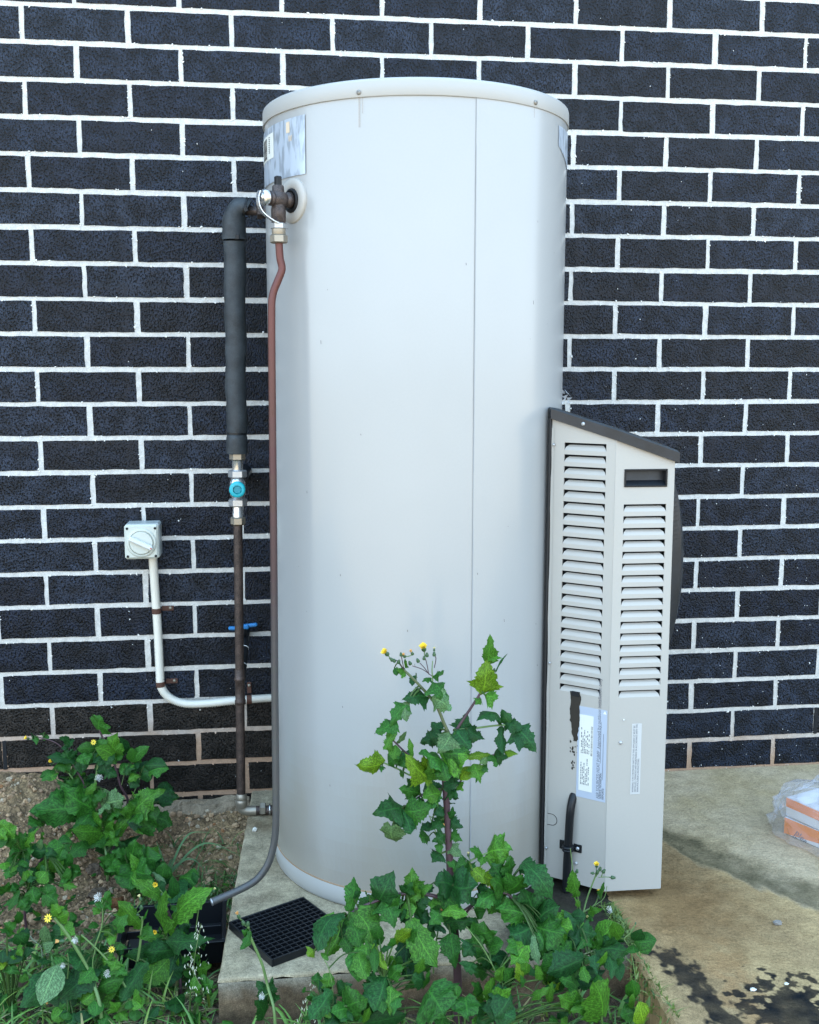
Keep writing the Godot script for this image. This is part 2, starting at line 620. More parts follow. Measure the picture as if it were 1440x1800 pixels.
func brick_wall() -> void:
	var wall := thing("brick_wall", "dark blue-black brick wall with thick white mortar joints behind the water heater", "wall")
	# mortar bed: an uneven sheet just behind the brick faces, stained with soil near the ground
	var nz := FastNoiseLite.new()
	nz.seed = 5
	nz.frequency = 9.0
	var st := new_st()
	var dx := 0.012
	var x0 := -0.75
	var nx := 300
	var y0 := -0.16
	var ny := 200
	var pt := func(i: int, j: int) -> Vector3:
		var x := x0 + i * dx
		var y := y0 + j * dx
		return Vector3(x, y, -0.0016 + 0.0011 * nz.get_noise_2d(x * 6.0, y * 6.0) + 0.0006 * nz.get_noise_2d(x * 24.0, y * 24.0))
	var col := func(p: Vector3) -> Color:
		var k: float = smoothstep(0.30, 0.10, p.y + 0.05 * nz.get_noise_2d(p.x, p.y * 0.6) + 0.10 * smoothstep(0.6, 1.4, p.x))
		var c := Color(0.75, 0.735, 0.695).lerp(Color(0.54, 0.345, 0.225), k)
		return c.lerp(Color(0.68, 0.60, 0.51), smoothstep(0.7, 0.3, p.y) * 0.4 * (1.0 - k))
	for j in ny:
		for i in nx:
			var a: Vector3 = (pt as Callable).call(i, j)
			var b: Vector3 = (pt as Callable).call(i + 1, j)
			var c: Vector3 = (pt as Callable).call(i + 1, j + 1)
			var d: Vector3 = (pt as Callable).call(i, j + 1)
			for t in [[a, b, c], [a, c, d]]:
				var nn: Vector3 = (t[2] - t[0]).cross(t[1] - t[0]).normalized()
				if nn.z < 0.0: nn = -nn
				var tt: Array = t if (t[2] - t[0]).cross(t[1] - t[0]).z > 0.0 else [t[0], t[2], t[1]]
				for p in tt:
					st.set_color((col as Callable).call(p))
					vert(st, p, nn)
	put("mortar", st.commit(), M.mortar, wall)
	# the wall's body, past the frame; its unseen top is set to shade the scene
	var core := new_st()
	box(core, Vector3(14.0, 3.6, 0.22), Transform3D(Basis(), Vector3(1.0, 1.6, -0.118)), 0.0)
	var plain: StandardMaterial3D = M.mortar.duplicate()
	plain.vertex_color_use_as_albedo = false
	plain.albedo_color = Color(0.78, 0.77, 0.74).linear_to_srgb()
	put("wall_core", core.commit(), plain, wall)
	var meshes: Array = []
	for i in 8: meshes.append(brick_mesh(BX - 0.0100, 100 + i))
	var far_spots: Array = []
	var far_tints: Array = []
	for k in range(-36, 25):
		var shift := 0.0 if k % 2 == 0 else 0.5
		var yc := (23 - k - 0.5) * BY
		for i in range(-24, 31):
			var xc := (i + 0.5 + shift) * BX
			if xc < -5.9 or xc > 7.9 or yc > 3.3: continue
			r_next()
			var near: bool = xc > -0.33 and xc < 2.36 and k >= -2 and k <= 24
			var o := Vector3(xc + rng.randf_range(-0.0015, 0.0015), yc + rng.randf_range(-0.0008, 0.0008), rng.randf_range(-0.0004, 0.0008))
			# bricks that the heater hides can never be seen
			if not near:
				far_spots.append(Transform3D(Basis(), o))
				far_tints.append(Color.WHITE)
				continue
			var pick: int = rng.randi() % 4
			if k >= 20 and xc < 1.0: pick = 5
			elif k == 19 and xc < 1.0: pick = 4 if rng.randf() < 0.6 else pick
			elif k >= 21 and rng.randf() < 0.5: pick = 4
			if k == 22 and xc < 0.1: pick = 6
			var b := put("brick", meshes[rng.randi() % 8], M.bricks[pick], wall)
			b.position = o
			b.rotation = Vector3(rng.randf_range(-0.004, 0.004), rng.randf_range(-0.002, 0.002), rng.randf_range(-0.002, 0.002))
			if rng.randf() < 0.5: b.rotation.z += PI
	scatter("bricks_beyond", meshes[0], M.brick_far, far_spots, far_tints, wall)
	# mortar smeared over the arrises, and splashes on the faces
	var spots: Array = []
	var tints: Array = []
	var q := RandomNumberGenerator.new()
	q.seed = 9
	for n in 5200:
		var x := q.randf_range(-0.3, 2.3)
		var k := q.randi_range(-2, 23)
		var y: float
		if q.randf() < 0.68:
			y = (23 - k) * BY + (1 if q.randf() < 0.5 else -1) * q.randf_range(0.0045, 0.0066)
		else:
			var i := q.randi_range(-1, 9)
			x = (i + (0.0 if k % 2 == 0 else 0.5)) * BX + (1 if q.randf() < 0.5 else -1) * q.randf_range(0.0045, 0.0066)
			y = (23 - k - q.randf()) * BY
		if nz.get_noise_2d(x * 1.4, y * 1.4) + q.randf_range(-0.5, 0.5) < -0.1: continue
		var s := q.randf_range(0.0016, 0.0042) * (0.7 + 0.6 * q.randf())
		var bs := Basis(Vector3.BACK, q.randf() * PI2).scaled(Vector3(1, 1, 1))
		spots.append(Transform3D(bs * Basis().scaled(Vector3(s * q.randf_range(0.8, 2.0), s, s * 0.8)), Vector3(x, y, -0.0006)))
		tints.append((col as Callable).call(Vector3(x, y, 0)))
	for n in 1500:
		var x := q.randf_range(-0.3, 2.3)
		var y: float = pow(q.randf(), 1.6) * 2.1
		var lot: float = 0.25 + 0.75 * smoothstep(0.9, 1.6, x)
		if q.randf() > lot * (0.25 + 0.75 * smoothstep(1.2, 0.1, y)): continue
		var s: float = q.randf_range(0.0010, 0.0026) * (1.6 if q.randf() < 0.12 else 1.0)
		spots.append(Transform3D(Basis(Vector3.BACK, q.randf() * PI2) * Basis().scaled(Vector3(s * q.randf_range(0.8, 1.5), s, 0.0010)), Vector3(x, y, 0.0006)))
		tints.append(Color(0.62, 0.62, 0.60))
	scatter("mortar_crumbs", lump(4, 0.7, Vector3.ONE, 2), M.crumb, spots, tints, wall)
	for p in [Vector3(-0.123, 0.129, 0.0), Vector3(2.094, 0.129, 0.0)]:
		put("weep_hole", box_mesh(Vector3(0.0105, 0.077, 0.004), 0.001, Transform3D(Basis(), p)), M.void, wall)  # black block painted for the dark of an open joint


func r_next() -> void:
	rng.randf()


# ------------------------------------------------------------------ ground, slab, path

func soil_height(x: float, z: float) -> float:
	var left: float = smoothstep(0.25, -0.1, x)
	var h: float = lerp(-0.030 + 0.115 * left, -0.105, smoothstep(-0.02, 0.36 + 0.1 * left, z))
	h -= 0.035 * smoothstep(0.26, 0.36, x) * smoothstep(0.1, 0.3, z) * smoothstep(0.8, 0.66, z)
	h -= 0.02 * smoothstep(0.9, 1.3, z)
	var near: float = smoothstep(2.6, 1.5, z) * smoothstep(-1.6, -0.9, x)
	h += near * (0.010 * noise.get_noise_2d(x * 9.0, z * 9.0) + 0.006 * noise.get_noise_2d(x * 34.0, z * 34.0) + 0.003 * abs(noise.get_noise_2d(x * 90.0, z * 90.0)))
	return h


func soil_color(x: float, z: float) -> Color:
	var k: float = clamp(0.5 + noise.get_noise_2d(x * 5.0 + 9.0, z * 5.0), 0.0, 1.0)
	var c := Color(0.55, 0.365, 0.185).lerp(Color(0.32, 0.205, 0.105), k)
	var front_dark: float = smoothstep(0.40, 0.75, z + 0.12 * noise.get_noise_2d(x * 7.0, z * 7.0 + 4.0))  # soil turns darker towards the front
	return c.lerp(Color(0.12, 0.09, 0.06), front_dark * 0.8)


func ground() -> void:
	var st := new_st()
	var d := 0.009
	var x0 := -0.70
	var z0 := 0.0
	var nx := 236
	var nz := 160
	for j in nz:
		for i in nx:
			var ps: Array = []
			for o in [[0, 0], [1, 0], [1, 1], [0, 1]]:
				var x: float = x0 + (i + o[0]) * d
				var z: float = z0 + (j + o[1]) * d
				ps.append(Vector3(x, soil_height(x, z), z))
			for t in [[ps[0], ps[1], ps[2]], [ps[0], ps[2], ps[3]]]:
				var n: Vector3 = (t[2] - t[0]).cross(t[1] - t[0]).normalized()
				if n.y < 0.0:
					n = -n
					t = [t[0], t[2], t[1]]
				for p in t:
					st.set_color(soil_color(p.x, p.z))
					vert(st, p, n)
	var soil := put("soil_bed", st.commit(), M.soil)
	tag(soil, "bare brown crumbly soil along the foot of the wall, left of the slab", "soil", "", "structure")
	# one sheet out to the horizon
	var far := new_st()
	quad(far, Vector3(-150, -0.165, -150), Vector3(150, -0.165, -150), Vector3(150, -0.165, 150), Vector3(-150, -0.165, 150), Vector3.UP)
	tag(put("ground", far.commit(), M.bounce_yard), "unseen open yard beyond the frame, tan to bounce warm light onto the heater", "ground", "", "structure")
	# the rough concrete footing that shows under the lowest bricks
	var ft := new_st()
	var fn := func(u: float, v: float) -> Vector3:
		var x := -0.7 + u * 1.2
		var bulge := 0.05 + 0.02 * noise.get_noise_2d(x * 7.0, 3.0)
		var a := v * PI * 0.5
		return Vector3(x, -0.07 + 0.062 * sin(a) + 0.010 * noise.get_noise_2d(x * 14.0, v * 5.0), bulge * (0.2 + cos(a)) + 0.01 * noise.get_noise_2d(x * 25.0, v * 9.0))
	for i in 110:
		for j in 8:
			var a: Vector3 = (fn as Callable).call(i / 110.0, j / 8.0)
			var b: Vector3 = (fn as Callable).call((i + 1) / 110.0, j / 8.0)
			var c: Vector3 = (fn as Callable).call((i + 1) / 110.0, (j + 1) / 8.0)
			var e: Vector3 = (fn as Callable).call(i / 110.0, (j + 1) / 8.0)
			ft.set_color(Color(0.42, 0.33, 0.23))
			flat(ft, a, b, c, Vector3(0, 1, 1))
			flat(ft, a, c, e, Vector3(0, 1, 1))
	tag(put("footing", ft.commit(), M.concrete), "rough tan concrete footing showing under the lowest bricks, left of the slab", "footing", "", "structure")


func slab_and_path() -> void:
	# the plinth: top and the two visible sides as one uneven skin
	var st := new_st()
	var grid := func(f: Callable, nu: int, nv: int, out: Vector3, tint: Callable) -> void:
		for i in nu:
			for j in nv:
				var a: Vector3 = f.call(float(i) / nu, float(j) / nv)
				var b: Vector3 = f.call(float(i + 1) / nu, float(j) / nv)
				var c: Vector3 = f.call(float(i + 1) / nu, float(j + 1) / nv)
				var e: Vector3 = f.call(float(i) / nu, float(j + 1) / nv)
				for t in [[a, b, c], [a, c, e]]:
					var n: Vector3 = (t[2] - t[0]).cross(t[1] - t[0]).normalized()
					if n.dot(out) < 0.0:
						n = -n
						t = [t[0], t[2], t[1]]
					for p in t:
						st.set_color(tint.call(p))
						vert(st, p, n)
	var edge := func(p: Vector3, left: float, front: float) -> Vector3:
		# round and chip the arris
		var e: float = min(left, front)
		var r := 0.007 + 0.005 * noise.get_noise_2d(p.x * 20.0, p.z * 20.0)
		if e < r: p.y -= r - sqrt(max(0.0, r * r - (r - e) * (r - e)))
		p.y += 0.0012 * noise.get_noise_2d(p.x * 30.0, p.z * 30.0)
		return p
	var lx := func(z: float) -> float:
		return lerp(0.506, 0.459, z / 0.9) + 0.0018 * noise.get_noise_2d(z * 30.0, 1.0)
	var fz := func(x: float) -> float:
		return 0.897 - 0.012 * (x - 0.46) + 0.003 * noise.get_noise_2d(x * 22.0, 8.0)
	var top := func(u: float, v: float) -> Vector3:
		var vv: float = 1.0 - pow(1.0 - v, 1.6)
		var uu: float = pow(u, 1.6)
		var zz: float = vv * 0.9
		var x: float = lerp((lx as Callable).call(zz), 1.275, uu)
		var z: float = min(lerp(0.0, (fz as Callable).call(x), vv), (fz as Callable).call(x))
		return (edge as Callable).call(Vector3(x, 0.0, z), x - (lx as Callable).call(z), (fz as Callable).call(x) - z)
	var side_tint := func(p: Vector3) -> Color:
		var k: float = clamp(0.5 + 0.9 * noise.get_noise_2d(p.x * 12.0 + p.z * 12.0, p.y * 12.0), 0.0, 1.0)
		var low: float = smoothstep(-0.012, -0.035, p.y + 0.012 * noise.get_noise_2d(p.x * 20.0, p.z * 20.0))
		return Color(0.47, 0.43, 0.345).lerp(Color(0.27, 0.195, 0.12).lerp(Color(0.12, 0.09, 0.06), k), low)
	var top_tint := func(p: Vector3) -> Color:
		var k: float = clamp(0.5 + 0.8 * noise.get_noise_2d(p.x * 6.0, p.z * 6.0 + 2.0), 0.0, 1.0)
		var c := Color(0.64, 0.535, 0.365).lerp(Color(0.50, 0.41, 0.265), k)
		var rust: float = smoothstep(0.1, 0.45, noise.get_noise_2d(p.x * 4.0 + 3.0, p.z * 3.0)) * smoothstep(0.62, 0.3, p.z)
		c = c.lerp(Color(0.30, 0.21, 0.12), rust * 0.7)
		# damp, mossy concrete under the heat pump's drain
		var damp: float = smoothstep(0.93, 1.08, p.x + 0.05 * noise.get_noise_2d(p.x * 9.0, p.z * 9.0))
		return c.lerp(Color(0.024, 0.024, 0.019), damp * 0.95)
	(grid as Callable).call(top, 56, 60, Vector3.UP, top_tint)
	var left_side := func(u: float, v: float) -> Vector3:
		var z := u * 0.894
		return Vector3((lx as Callable).call(z) + 0.006 * v - 0.004 * noise.get_noise_2d(z * 26.0, v * 3.0) * v, lerp(-0.008, -0.2, v), z)
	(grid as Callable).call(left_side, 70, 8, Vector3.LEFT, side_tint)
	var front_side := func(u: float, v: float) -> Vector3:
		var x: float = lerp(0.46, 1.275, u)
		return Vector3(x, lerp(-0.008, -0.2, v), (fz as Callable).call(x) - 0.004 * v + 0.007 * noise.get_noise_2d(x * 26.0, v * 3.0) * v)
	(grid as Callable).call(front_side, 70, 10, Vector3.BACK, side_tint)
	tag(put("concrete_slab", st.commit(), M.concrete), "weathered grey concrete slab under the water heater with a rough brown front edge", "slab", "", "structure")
	# the path: its stains are computed once over the part in view
	var px0 := 1.20
	var pw := 1.25
	var S := 896
	var nn := FastNoiseLite.new()
	nn.seed = 17
	nn.frequency = 1.0
	nn.fractal_octaves = 3
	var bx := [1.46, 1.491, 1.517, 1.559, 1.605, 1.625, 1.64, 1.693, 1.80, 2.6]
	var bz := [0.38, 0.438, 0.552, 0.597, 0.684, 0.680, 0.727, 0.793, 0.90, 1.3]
	var im := Image.create(S, S, false, Image.FORMAT_RGBA8)
	var co: Image = M.co_image
	for j in S:
		for i in S:
			var x := px0 + pw * i / S
			var z := pw * j / S
			var w := nn.get_noise_2d(x * 14.0, z * 14.0)
			# how far in front of the wet edge
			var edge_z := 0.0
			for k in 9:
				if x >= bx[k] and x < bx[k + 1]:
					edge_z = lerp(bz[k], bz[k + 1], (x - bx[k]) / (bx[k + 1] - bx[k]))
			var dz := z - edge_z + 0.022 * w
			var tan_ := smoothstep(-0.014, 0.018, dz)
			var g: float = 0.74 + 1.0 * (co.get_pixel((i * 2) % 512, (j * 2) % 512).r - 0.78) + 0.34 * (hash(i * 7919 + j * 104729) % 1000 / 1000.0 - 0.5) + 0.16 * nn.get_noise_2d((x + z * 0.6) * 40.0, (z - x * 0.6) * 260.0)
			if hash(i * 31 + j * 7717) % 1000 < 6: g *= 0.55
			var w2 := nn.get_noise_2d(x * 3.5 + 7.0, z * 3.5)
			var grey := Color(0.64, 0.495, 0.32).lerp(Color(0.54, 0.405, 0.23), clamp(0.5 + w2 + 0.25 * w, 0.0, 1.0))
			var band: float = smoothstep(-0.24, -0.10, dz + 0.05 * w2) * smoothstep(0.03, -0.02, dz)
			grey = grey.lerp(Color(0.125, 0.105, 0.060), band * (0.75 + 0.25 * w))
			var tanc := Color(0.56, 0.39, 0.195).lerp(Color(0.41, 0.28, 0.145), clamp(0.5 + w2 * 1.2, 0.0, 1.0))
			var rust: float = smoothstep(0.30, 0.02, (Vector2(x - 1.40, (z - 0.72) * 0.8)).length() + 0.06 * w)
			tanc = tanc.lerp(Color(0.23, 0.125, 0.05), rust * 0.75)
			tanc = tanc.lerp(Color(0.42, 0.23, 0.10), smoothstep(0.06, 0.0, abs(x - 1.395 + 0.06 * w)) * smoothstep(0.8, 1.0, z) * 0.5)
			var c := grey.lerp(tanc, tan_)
			# black lichen and moss patches
			var t1: float = clamp((z - 0.90) / 0.26, 0.0, 1.0)
			var d1: float = Vector2(x - lerp(1.315, 1.345, t1), max(0.0, abs(z - 1.03) - 0.11)).length() * 1.0
			var blot1: float = smoothstep(0.010, -0.010, d1 - 0.031 * (0.85 + 1.0 * nn.get_noise_2d(x * 30.0, z * 22.0)))
			var d2: float = Vector2((x - 1.475) * 0.9, (z - 1.13) * 0.75).length()
			var blot2: float = smoothstep(0.010, -0.010, d2 - 0.080 * (0.95 + 0.95 * nn.get_noise_2d(x * 26.0 + 5.0, z * 26.0)))
			c = c.lerp(Color(0.022, 0.021, 0.020), max(blot1, blot2) * (0.92 + 0.15 * w))
			c = Color(c.r * g, c.g * g, c.b * g)
			im.set_pixel(i, j, c.linear_to_srgb())
	var pm := mat(Color(1, 1, 1), 0.9)
	pm.metallic_specular = 0.2
	pm.albedo_texture = ImageTexture.create_from_image(im)
	relief(pm, co, 0.0)
	pm.heightmap_enabled = false
	var nrm: Image = co.duplicate()
	nrm.bump_map_to_normal_map(2.5)
	pm.normal_enabled = true
	pm.normal_texture = ImageTexture.create_from_image(nrm)
	pm.normal_scale = 0.8
	var ps := new_st()
	var edge_x := func(z: float) -> float:
		return 1.279 - 0.028 * z + 0.0035 * nn.get_noise_2d(z * 40.0, 2.0)
	var N := 110
	for j in N:
		for i in 40:
			var q: Array = []
			for o in [[0, 0], [1, 0], [1, 1], [0, 1]]:
				var z: float = 1.25 * (j + o[1]) / N
				var x: float = lerp((edge_x as Callable).call(z), 2.45, pow((i + o[0]) / 40.0, 1.5))
				var e: float = x - (edge_x as Callable).call(z)
				var y: float = 0.0015 * nn.get_noise_2d(x * 12.0, z * 12.0)
				if e < 0.008: y -= 0.008 - sqrt(max(0.0, 0.000064 - (0.008 - e) * (0.008 - e)))
				# the saw joint beside the edge
				if z > 0.4 and z < 0.93: y -= 0.006 * smoothstep(0.006, 0.002, abs(x - 1.338))
				q.append([Vector3(x, y, z), Vector2((x - px0) / pw, z / pw)])
			for t in [[q[0], q[1], q[2]], [q[0], q[2], q[3]]]:
				var n: Vector3 = (t[2][0] - t[0][0]).cross(t[1][0] - t[0][0]).normalized()
				if n.y < 0.0: n = -n
				tri(ps, t[0][0], t[1][0], t[2][0], n, n, n, t[0][1], t[1][1], t[2][1])
	for j in N:
		for k in 6:
			var z0 := 1.25 * j / N
			var z1 := 1.25 * (j + 1) / N
			var f := func(z: float, v: float) -> Vector3:
				return Vector3((edge_x as Callable).call(z) + 0.004 * v * nn.get_noise_2d(z * 50.0, v * 9.0), -0.008 - 0.17 * v, z)
			var a: Vector3 = (f as Callable).call(z0, k / 6.0)
			var b: Vector3 = (f as Callable).call(z1, k / 6.0)
			var c: Vector3 = (f as Callable).call(z1, (k + 1) / 6.0)
			var e: Vector3 = (f as Callable).call(z0, (k + 1) / 6.0)
			var n := (c - a).cross(b - a).normalized()
			if n.x > 0.0: n = -n
			var u := Vector2(0.07, z0 / pw)
			var u1 := Vector2(0.07, z1 / pw)
			tri(ps, a, b, c, n, n, n, u, u1, u1)
			tri(ps, a, c, e, n, n, n, u, u1, u)
	tag(put("concrete_path", ps.commit(), pm), "stained concrete path right of the heat pump, grey by the wall and rusty tan in front", "path", "", "structure")
	var rest := new_st()
	rest.set_color(Color(0.34, 0.28, 0.19))
	box(rest, Vector3(4.0, 0.17, 1.25), Transform3D(Basis(), Vector3(4.453, -0.087, 0.625)), 0.003)
	box(rest, Vector3(5.2, 0.17, 5.0), Transform3D(Basis(), Vector3(3.85, -0.087, 3.754)), 0.003)
	tag(put("path_beyond", rest.commit(), M.concrete), "rest of the concrete path, beyond the frame", "path", "", "structure")
	# a chip of concrete and a small stone lying on the path
	var s1 := put("stone", lump(21, 0.5, Vector3(0.018, 0.010, 0.013), 4), mat(Color(0.22, 0.20, 0.18), 0.9))
	s1.position = Vector3(1.58, 0.004, 0.837)
	tag(s1, "small grey stone alone on the tan part of the path", "stone")
	for p in [[Vector3(1.428, 0.002, 1.055), 0.009], [Vector3(1.497, 0.002, 1.045), 0.0065]]:
		var s := put("white_crumb", lump(22, 0.6, Vector3(1.3, 0.5, 0.9) * p[1], 4), mat(Color(0.7, 0.69, 0.64), 0.9))
		s.position = p[0]
		tag(s, "white crumb on the black moss patch, the %s of the two" % ["larger" if p[1] > 0.008 else "smaller"], "crumb")


# ------------------------------------------------------------------ the water heater

const TC := Vector3(0.895, 0.0, 0.383)
const TR := 0.325


func on_tank(px: float, pz: float, y: float, r := TR) -> Vector3:
	var d := Vector3(px - TC.x, 0, pz - TC.z).normalized()
	return TC + d * r + Vector3(0, y, 0)


func tank_patch(a0: float, a1: float, y0: float, y1: float, r: float, slant := 0.0) -> ArrayMesh:
	var st := new_st()
	var n := 14
	for i in n:
		var b0: float = lerp(a0, a1, float(i) / n)
		var b1: float = lerp(a0, a1, float(i + 1) / n)
		var c0 := Vector3(cos(b0), 0, sin(b0))
		var c1 := Vector3(cos(b1), 0, sin(b1))
		var q0: float = y0 + slant * (float(i) / n)
		var q1: float = y0 + slant * (float(i + 1) / n)
		var p := [TC + c0 * r + Vector3(0, q0, 0), TC + c1 * r + Vector3(0, q1, 0), TC + c1 * r + Vector3(0, y1, 0), TC + c0 * r + Vector3(0, y1, 0)]
		tri(st, p[0], p[1], p[2], c0, c1, c1)
		tri(st, p[0], p[2], p[3], c0, c1, c0)
	return st.commit()


func screw(parent: Node, at: Vector3, axis: Vector3, r := 0.0045, m: Material = null) -> void:
	put("screw", lathe_mesh([Vector2(r, 0), Vector2(r, 0.0015), Vector2(r * 0.75, 0.003), Vector2(r * 0.35, 0.0034), Vector2(r * 0.3, 0.0022), Vector2(0, 0.0022)], 12, aim(at, axis)), M.screw if m == null else m, parent)


func lettering(text: String, height: float, m: Material, parent: Node, x: Transform3D) -> void:
	var t := TextMesh.new()
	var f := SystemFont.new()
	f.font_names = PackedStringArray(["Droid Sans"])
	t.font = f
	t.text = text
	t.font_size = 32
	t.pixel_size = height / 23.0
	t.depth = 0.0004
	t.horizontal_alignment = HORIZONTAL_ALIGNMENT_LEFT
	var o := put("lettering", t, m, parent)
	o.transform = x


func water_heater() -> void:
	var w := thing("heat_pump_water_heater", "tall pale grey cylindrical water heater with louvred heat pump cover on its right", "water heater")
	# body: a rolled sheet whose ends lap at the seam, very slightly uneven
	var seam_a := atan2(0.699 - TC.z, 0.969 - TC.x)
	var st := new_st()
	var wob := FastNoiseLite.new()
	wob.seed = 44
	wob.frequency = 1.0
	var na := 160
	var nyy := 48
	var pt := func(i: int, j: int) -> Vector3:
		var f := float(i) / na
		var a := seam_a + PI2 * f
		var y: float = lerp(0.040, 1.633, float(j) / nyy)
		var r: float = TR + 0.0012 * f + 0.0005 * wob.get_noise_3d(cos(a) * 3.0, y * 2.0, sin(a) * 3.0)
		return Vector3(TC.x + cos(a) * r, y, TC.z + sin(a) * r)
	for i in na:
		for j in nyy:
			var q: Array = []
			for o in [[0, 0], [1, 0], [1, 1], [0, 1]]:
				var p: Vector3 = (pt as Callable).call(i + o[0], j + o[1])
				var pa: Vector3 = (pt as Callable).call(i + o[0] + 1, j + o[1]) - (pt as Callable).call(i + o[0] - 1, j + o[1])
				var py: Vector3 = (pt as Callable).call(i + o[0], j + o[1] + 1) - (pt as Callable).call(i + o[0], j + o[1] - 1)
				var n := pa.cross(py).normalized()
				if n.dot(p - Vector3(TC.x, p.y, TC.z)) < 0.0: n = -n
				q.append([p, n])
			for tr in [[0, 1, 2], [0, 2, 3]]:
				# soil splashed up the foot of the shell
				var mid: Vector3 = (q[tr[0]][0] + q[tr[1]][0] + q[tr[2]][0]) / 3.0
				var dirt: float = smoothstep(0.42, 0.02, mid.y + 0.16 * wob.get_noise_3d(mid.x * 5.0, mid.y * 3.0, mid.z * 5.0))
				st.set_color(Color(1, 1, 1).lerp(Color(0.84, 0.75, 0.62), dirt * 0.85))
				tri(st, q[tr[0]][0], q[tr[1]][0], q[tr[2]][0], q[tr[0]][1], q[tr[1]][1], q[tr[2]][1])
	put("tank", st.commit(), M.paint, w)
	put("seam", tank_patch(seam_a - 0.0025, seam_a + 0.0030, 0.045, 1.631, TR + 0.0013), M.seam, w)
	var base := lathe_mesh([Vector2(0.31, 0.0), Vector2(0.3235, 0.0), Vector2(0.3268, 0.004), Vector2(0.3274, 0.036), Vector2(0.3262, 0.041), Vector2(0.322, 0.0425)], 120, Transform3D(Basis(), TC))
	put("base_pan", base, M.lid, w)
	var lid := put("lid", lathe_mesh([Vector2(0.320, 1.6285), Vector2(0.3282, 1.6285), Vector2(0.3288, 1.6295), Vector2(0.3288, 1.655), Vector2(0.3278, 1.659), Vector2(0.325, 1.6615), Vector2(0.31, 1.663), Vector2(0.0, 1.672)], 140, Transform3D(Basis(), TC)), M.lid, w)
	for p in [Vector3(0.7505, 1.637, 0.672), Vector3(1.0945, 1.637, 0.640), Vector3(0.60, 1.637, 0.24)]:
		var d := Vector3(p.x - TC.x, 0, p.z - TC.z).normalized()
		screw(lid, TC + d * 0.3288 + Vector3(0, p.y, 0), d, 0.0048)
	var bl_ := mat(Color(0.30, 0.20, 0.12), 0.8)
	put("rust_line", lathe_mesh([Vector2(0.3262, 0.0408), Vector2(0.3270, 0.0420), Vector2(0.3264, 0.0436), Vector2(0.325, 0.0440)], 120, Transform3D(Basis(), TC)), bl_, w)
	var stain := mat(Color(0.36, 0.24, 0.13, 0.22), 0.6)
	stain.transparency = BaseMaterial3D.TRANSPARENCY_ALPHA
	for e in [[0.7505, 0.672, 0.006, 0.055], [0.757, 0.673, 0.003, 0.030], [1.0945, 0.640, 0.003, 0.02]]:
		var sa := atan2(e[1] - TC.z, e[0] - TC.x)
		put("rust_streak", tank_patch(sa - e[2], sa + e[2], 1.629 - e[3], 1.629, TR + 0.0018), stain, w)
	# small marks and scuffs
	var sm := new_st()
	var sq := RandomNumberGenerator.new()
	sq.seed = 91
	for i in 34:
		var sa := sq.randf_range(0.25, PI - 0.1)
		var sy := sq.randf_range(0.1, 1.5)
		var sr := sq.randf_range(0.0005, 0.0012)
		var sn := Vector3(cos(sa), 0, sin(sa))
		var sd := Vector3(-sin(sa), 0, cos(sa))
		var sp := TC + sn * (TR + 0.0018) + Vector3(0, sy, 0)
		var tall := sr * sq.randf_range(0.7, 4.0)
		quad(sm, sp - sd * sr - Vector3(0, tall, 0), sp + sd * sr * 0.6 - Vector3(0, tall * 0.7, 0), sp + sd * sr + Vector3(0, tall, 0), sp - sd * sr * 0.5 + Vector3(0, tall * 0.8, 0), sn)
	var smm := mat(Color(0.20, 0.18, 0.15, 0.55), 0.6)
	smm.transparency = BaseMaterial3D.TRANSPARENCY_ALPHA
	put("scuff_marks", sm.commit(), smm, w).set_meta("kind", "stuff")
	# labels wrapped round the shell
	var la0 := atan2(0.597 - TC.z, 0.650 - TC.x)
	put("silver_label", tank_patch(la0, la0 + 0.85, 1.500, 1.612, TR + 0.0022), M.foil, w)
	var bc := put("barcode_sticker", tank_patch(la0 + 0.36, la0 + 0.85, 1.548, 1.598, TR + 0.0028), M.label_white, w)
	var q := RandomNumberGenerator.new()
	q.seed = 5
	for k in 22:
		var y := 1.552 + k * 0.0019
		put("bar", tank_patch(la0 + 0.50, la0 + 0.62 + q.randf() * 0.02, y, y + q.randf_range(0.0006, 0.0014), TR + 0.0032), M.ink, bc)
	for k in 9:
		var y := 1.560 + k * 0.0038
		put("bar", tank_patch(la0 + 0.43, la0 + 0.455, y, y + 0.002, TR + 0.0032), M.ink_grey, bc)
	put("orange_print", tank_patch(la0 + 0.145, la0 + 0.185, 1.585, 1.606, TR + 0.0027), M.orange_ink, w)
	var wx := TC + Vector3(cos(la0 + 0.15), 0, sin(la0 + 0.15)) * (TR + 0.0028) + Vector3(0, 1.573, 0)
	var wn := Vector3(cos(la0 + 0.15), 0, sin(la0 + 0.15))
	lettering("W", 0.011, M.orange_ink, w, Transform3D(Basis(Vector3.UP.cross(wn), Vector3.UP, wn), wx + Vector3.UP.cross(wn) * -0.004))
	var ra0 := atan2(0.568 - TC.z, 1.162 - TC.x)
	put("silver_label", tank_patch(ra0, ra0 - 0.75, 1.572, 1.612, TR + 0.0022, -0.085), M.foil, w)
	# escutcheon where the valve enters
	var en := Vector3(0.624 - TC.x, 0, 0.563 - TC.z).normalized()
	var ec := TC + en * (TR + 0.0012) + Vector3(0, 1.453, 0)
	put("escutcheon", lathe_mesh([Vector2(0.044, -0.006), Vector2(0.044, 0.0006), Vector2(0.042, 0.0028), Vector2(0.027, 0.0045), Vector2(0.0235, 0.0025), Vector2(0.0235, -0.002)], 40, aim(ec, en)), M.panel, w)
	put("grommet", lathe_mesh([Vector2(0.0245, 0.0), Vector2(0.0235, 0.0048), Vector2(0.020, 0.0062), Vector2(0.017, 0.003), Vector2(0, 0.002)], 28, aim(ec, en)), M.seal, w)
	heat_pump(w)


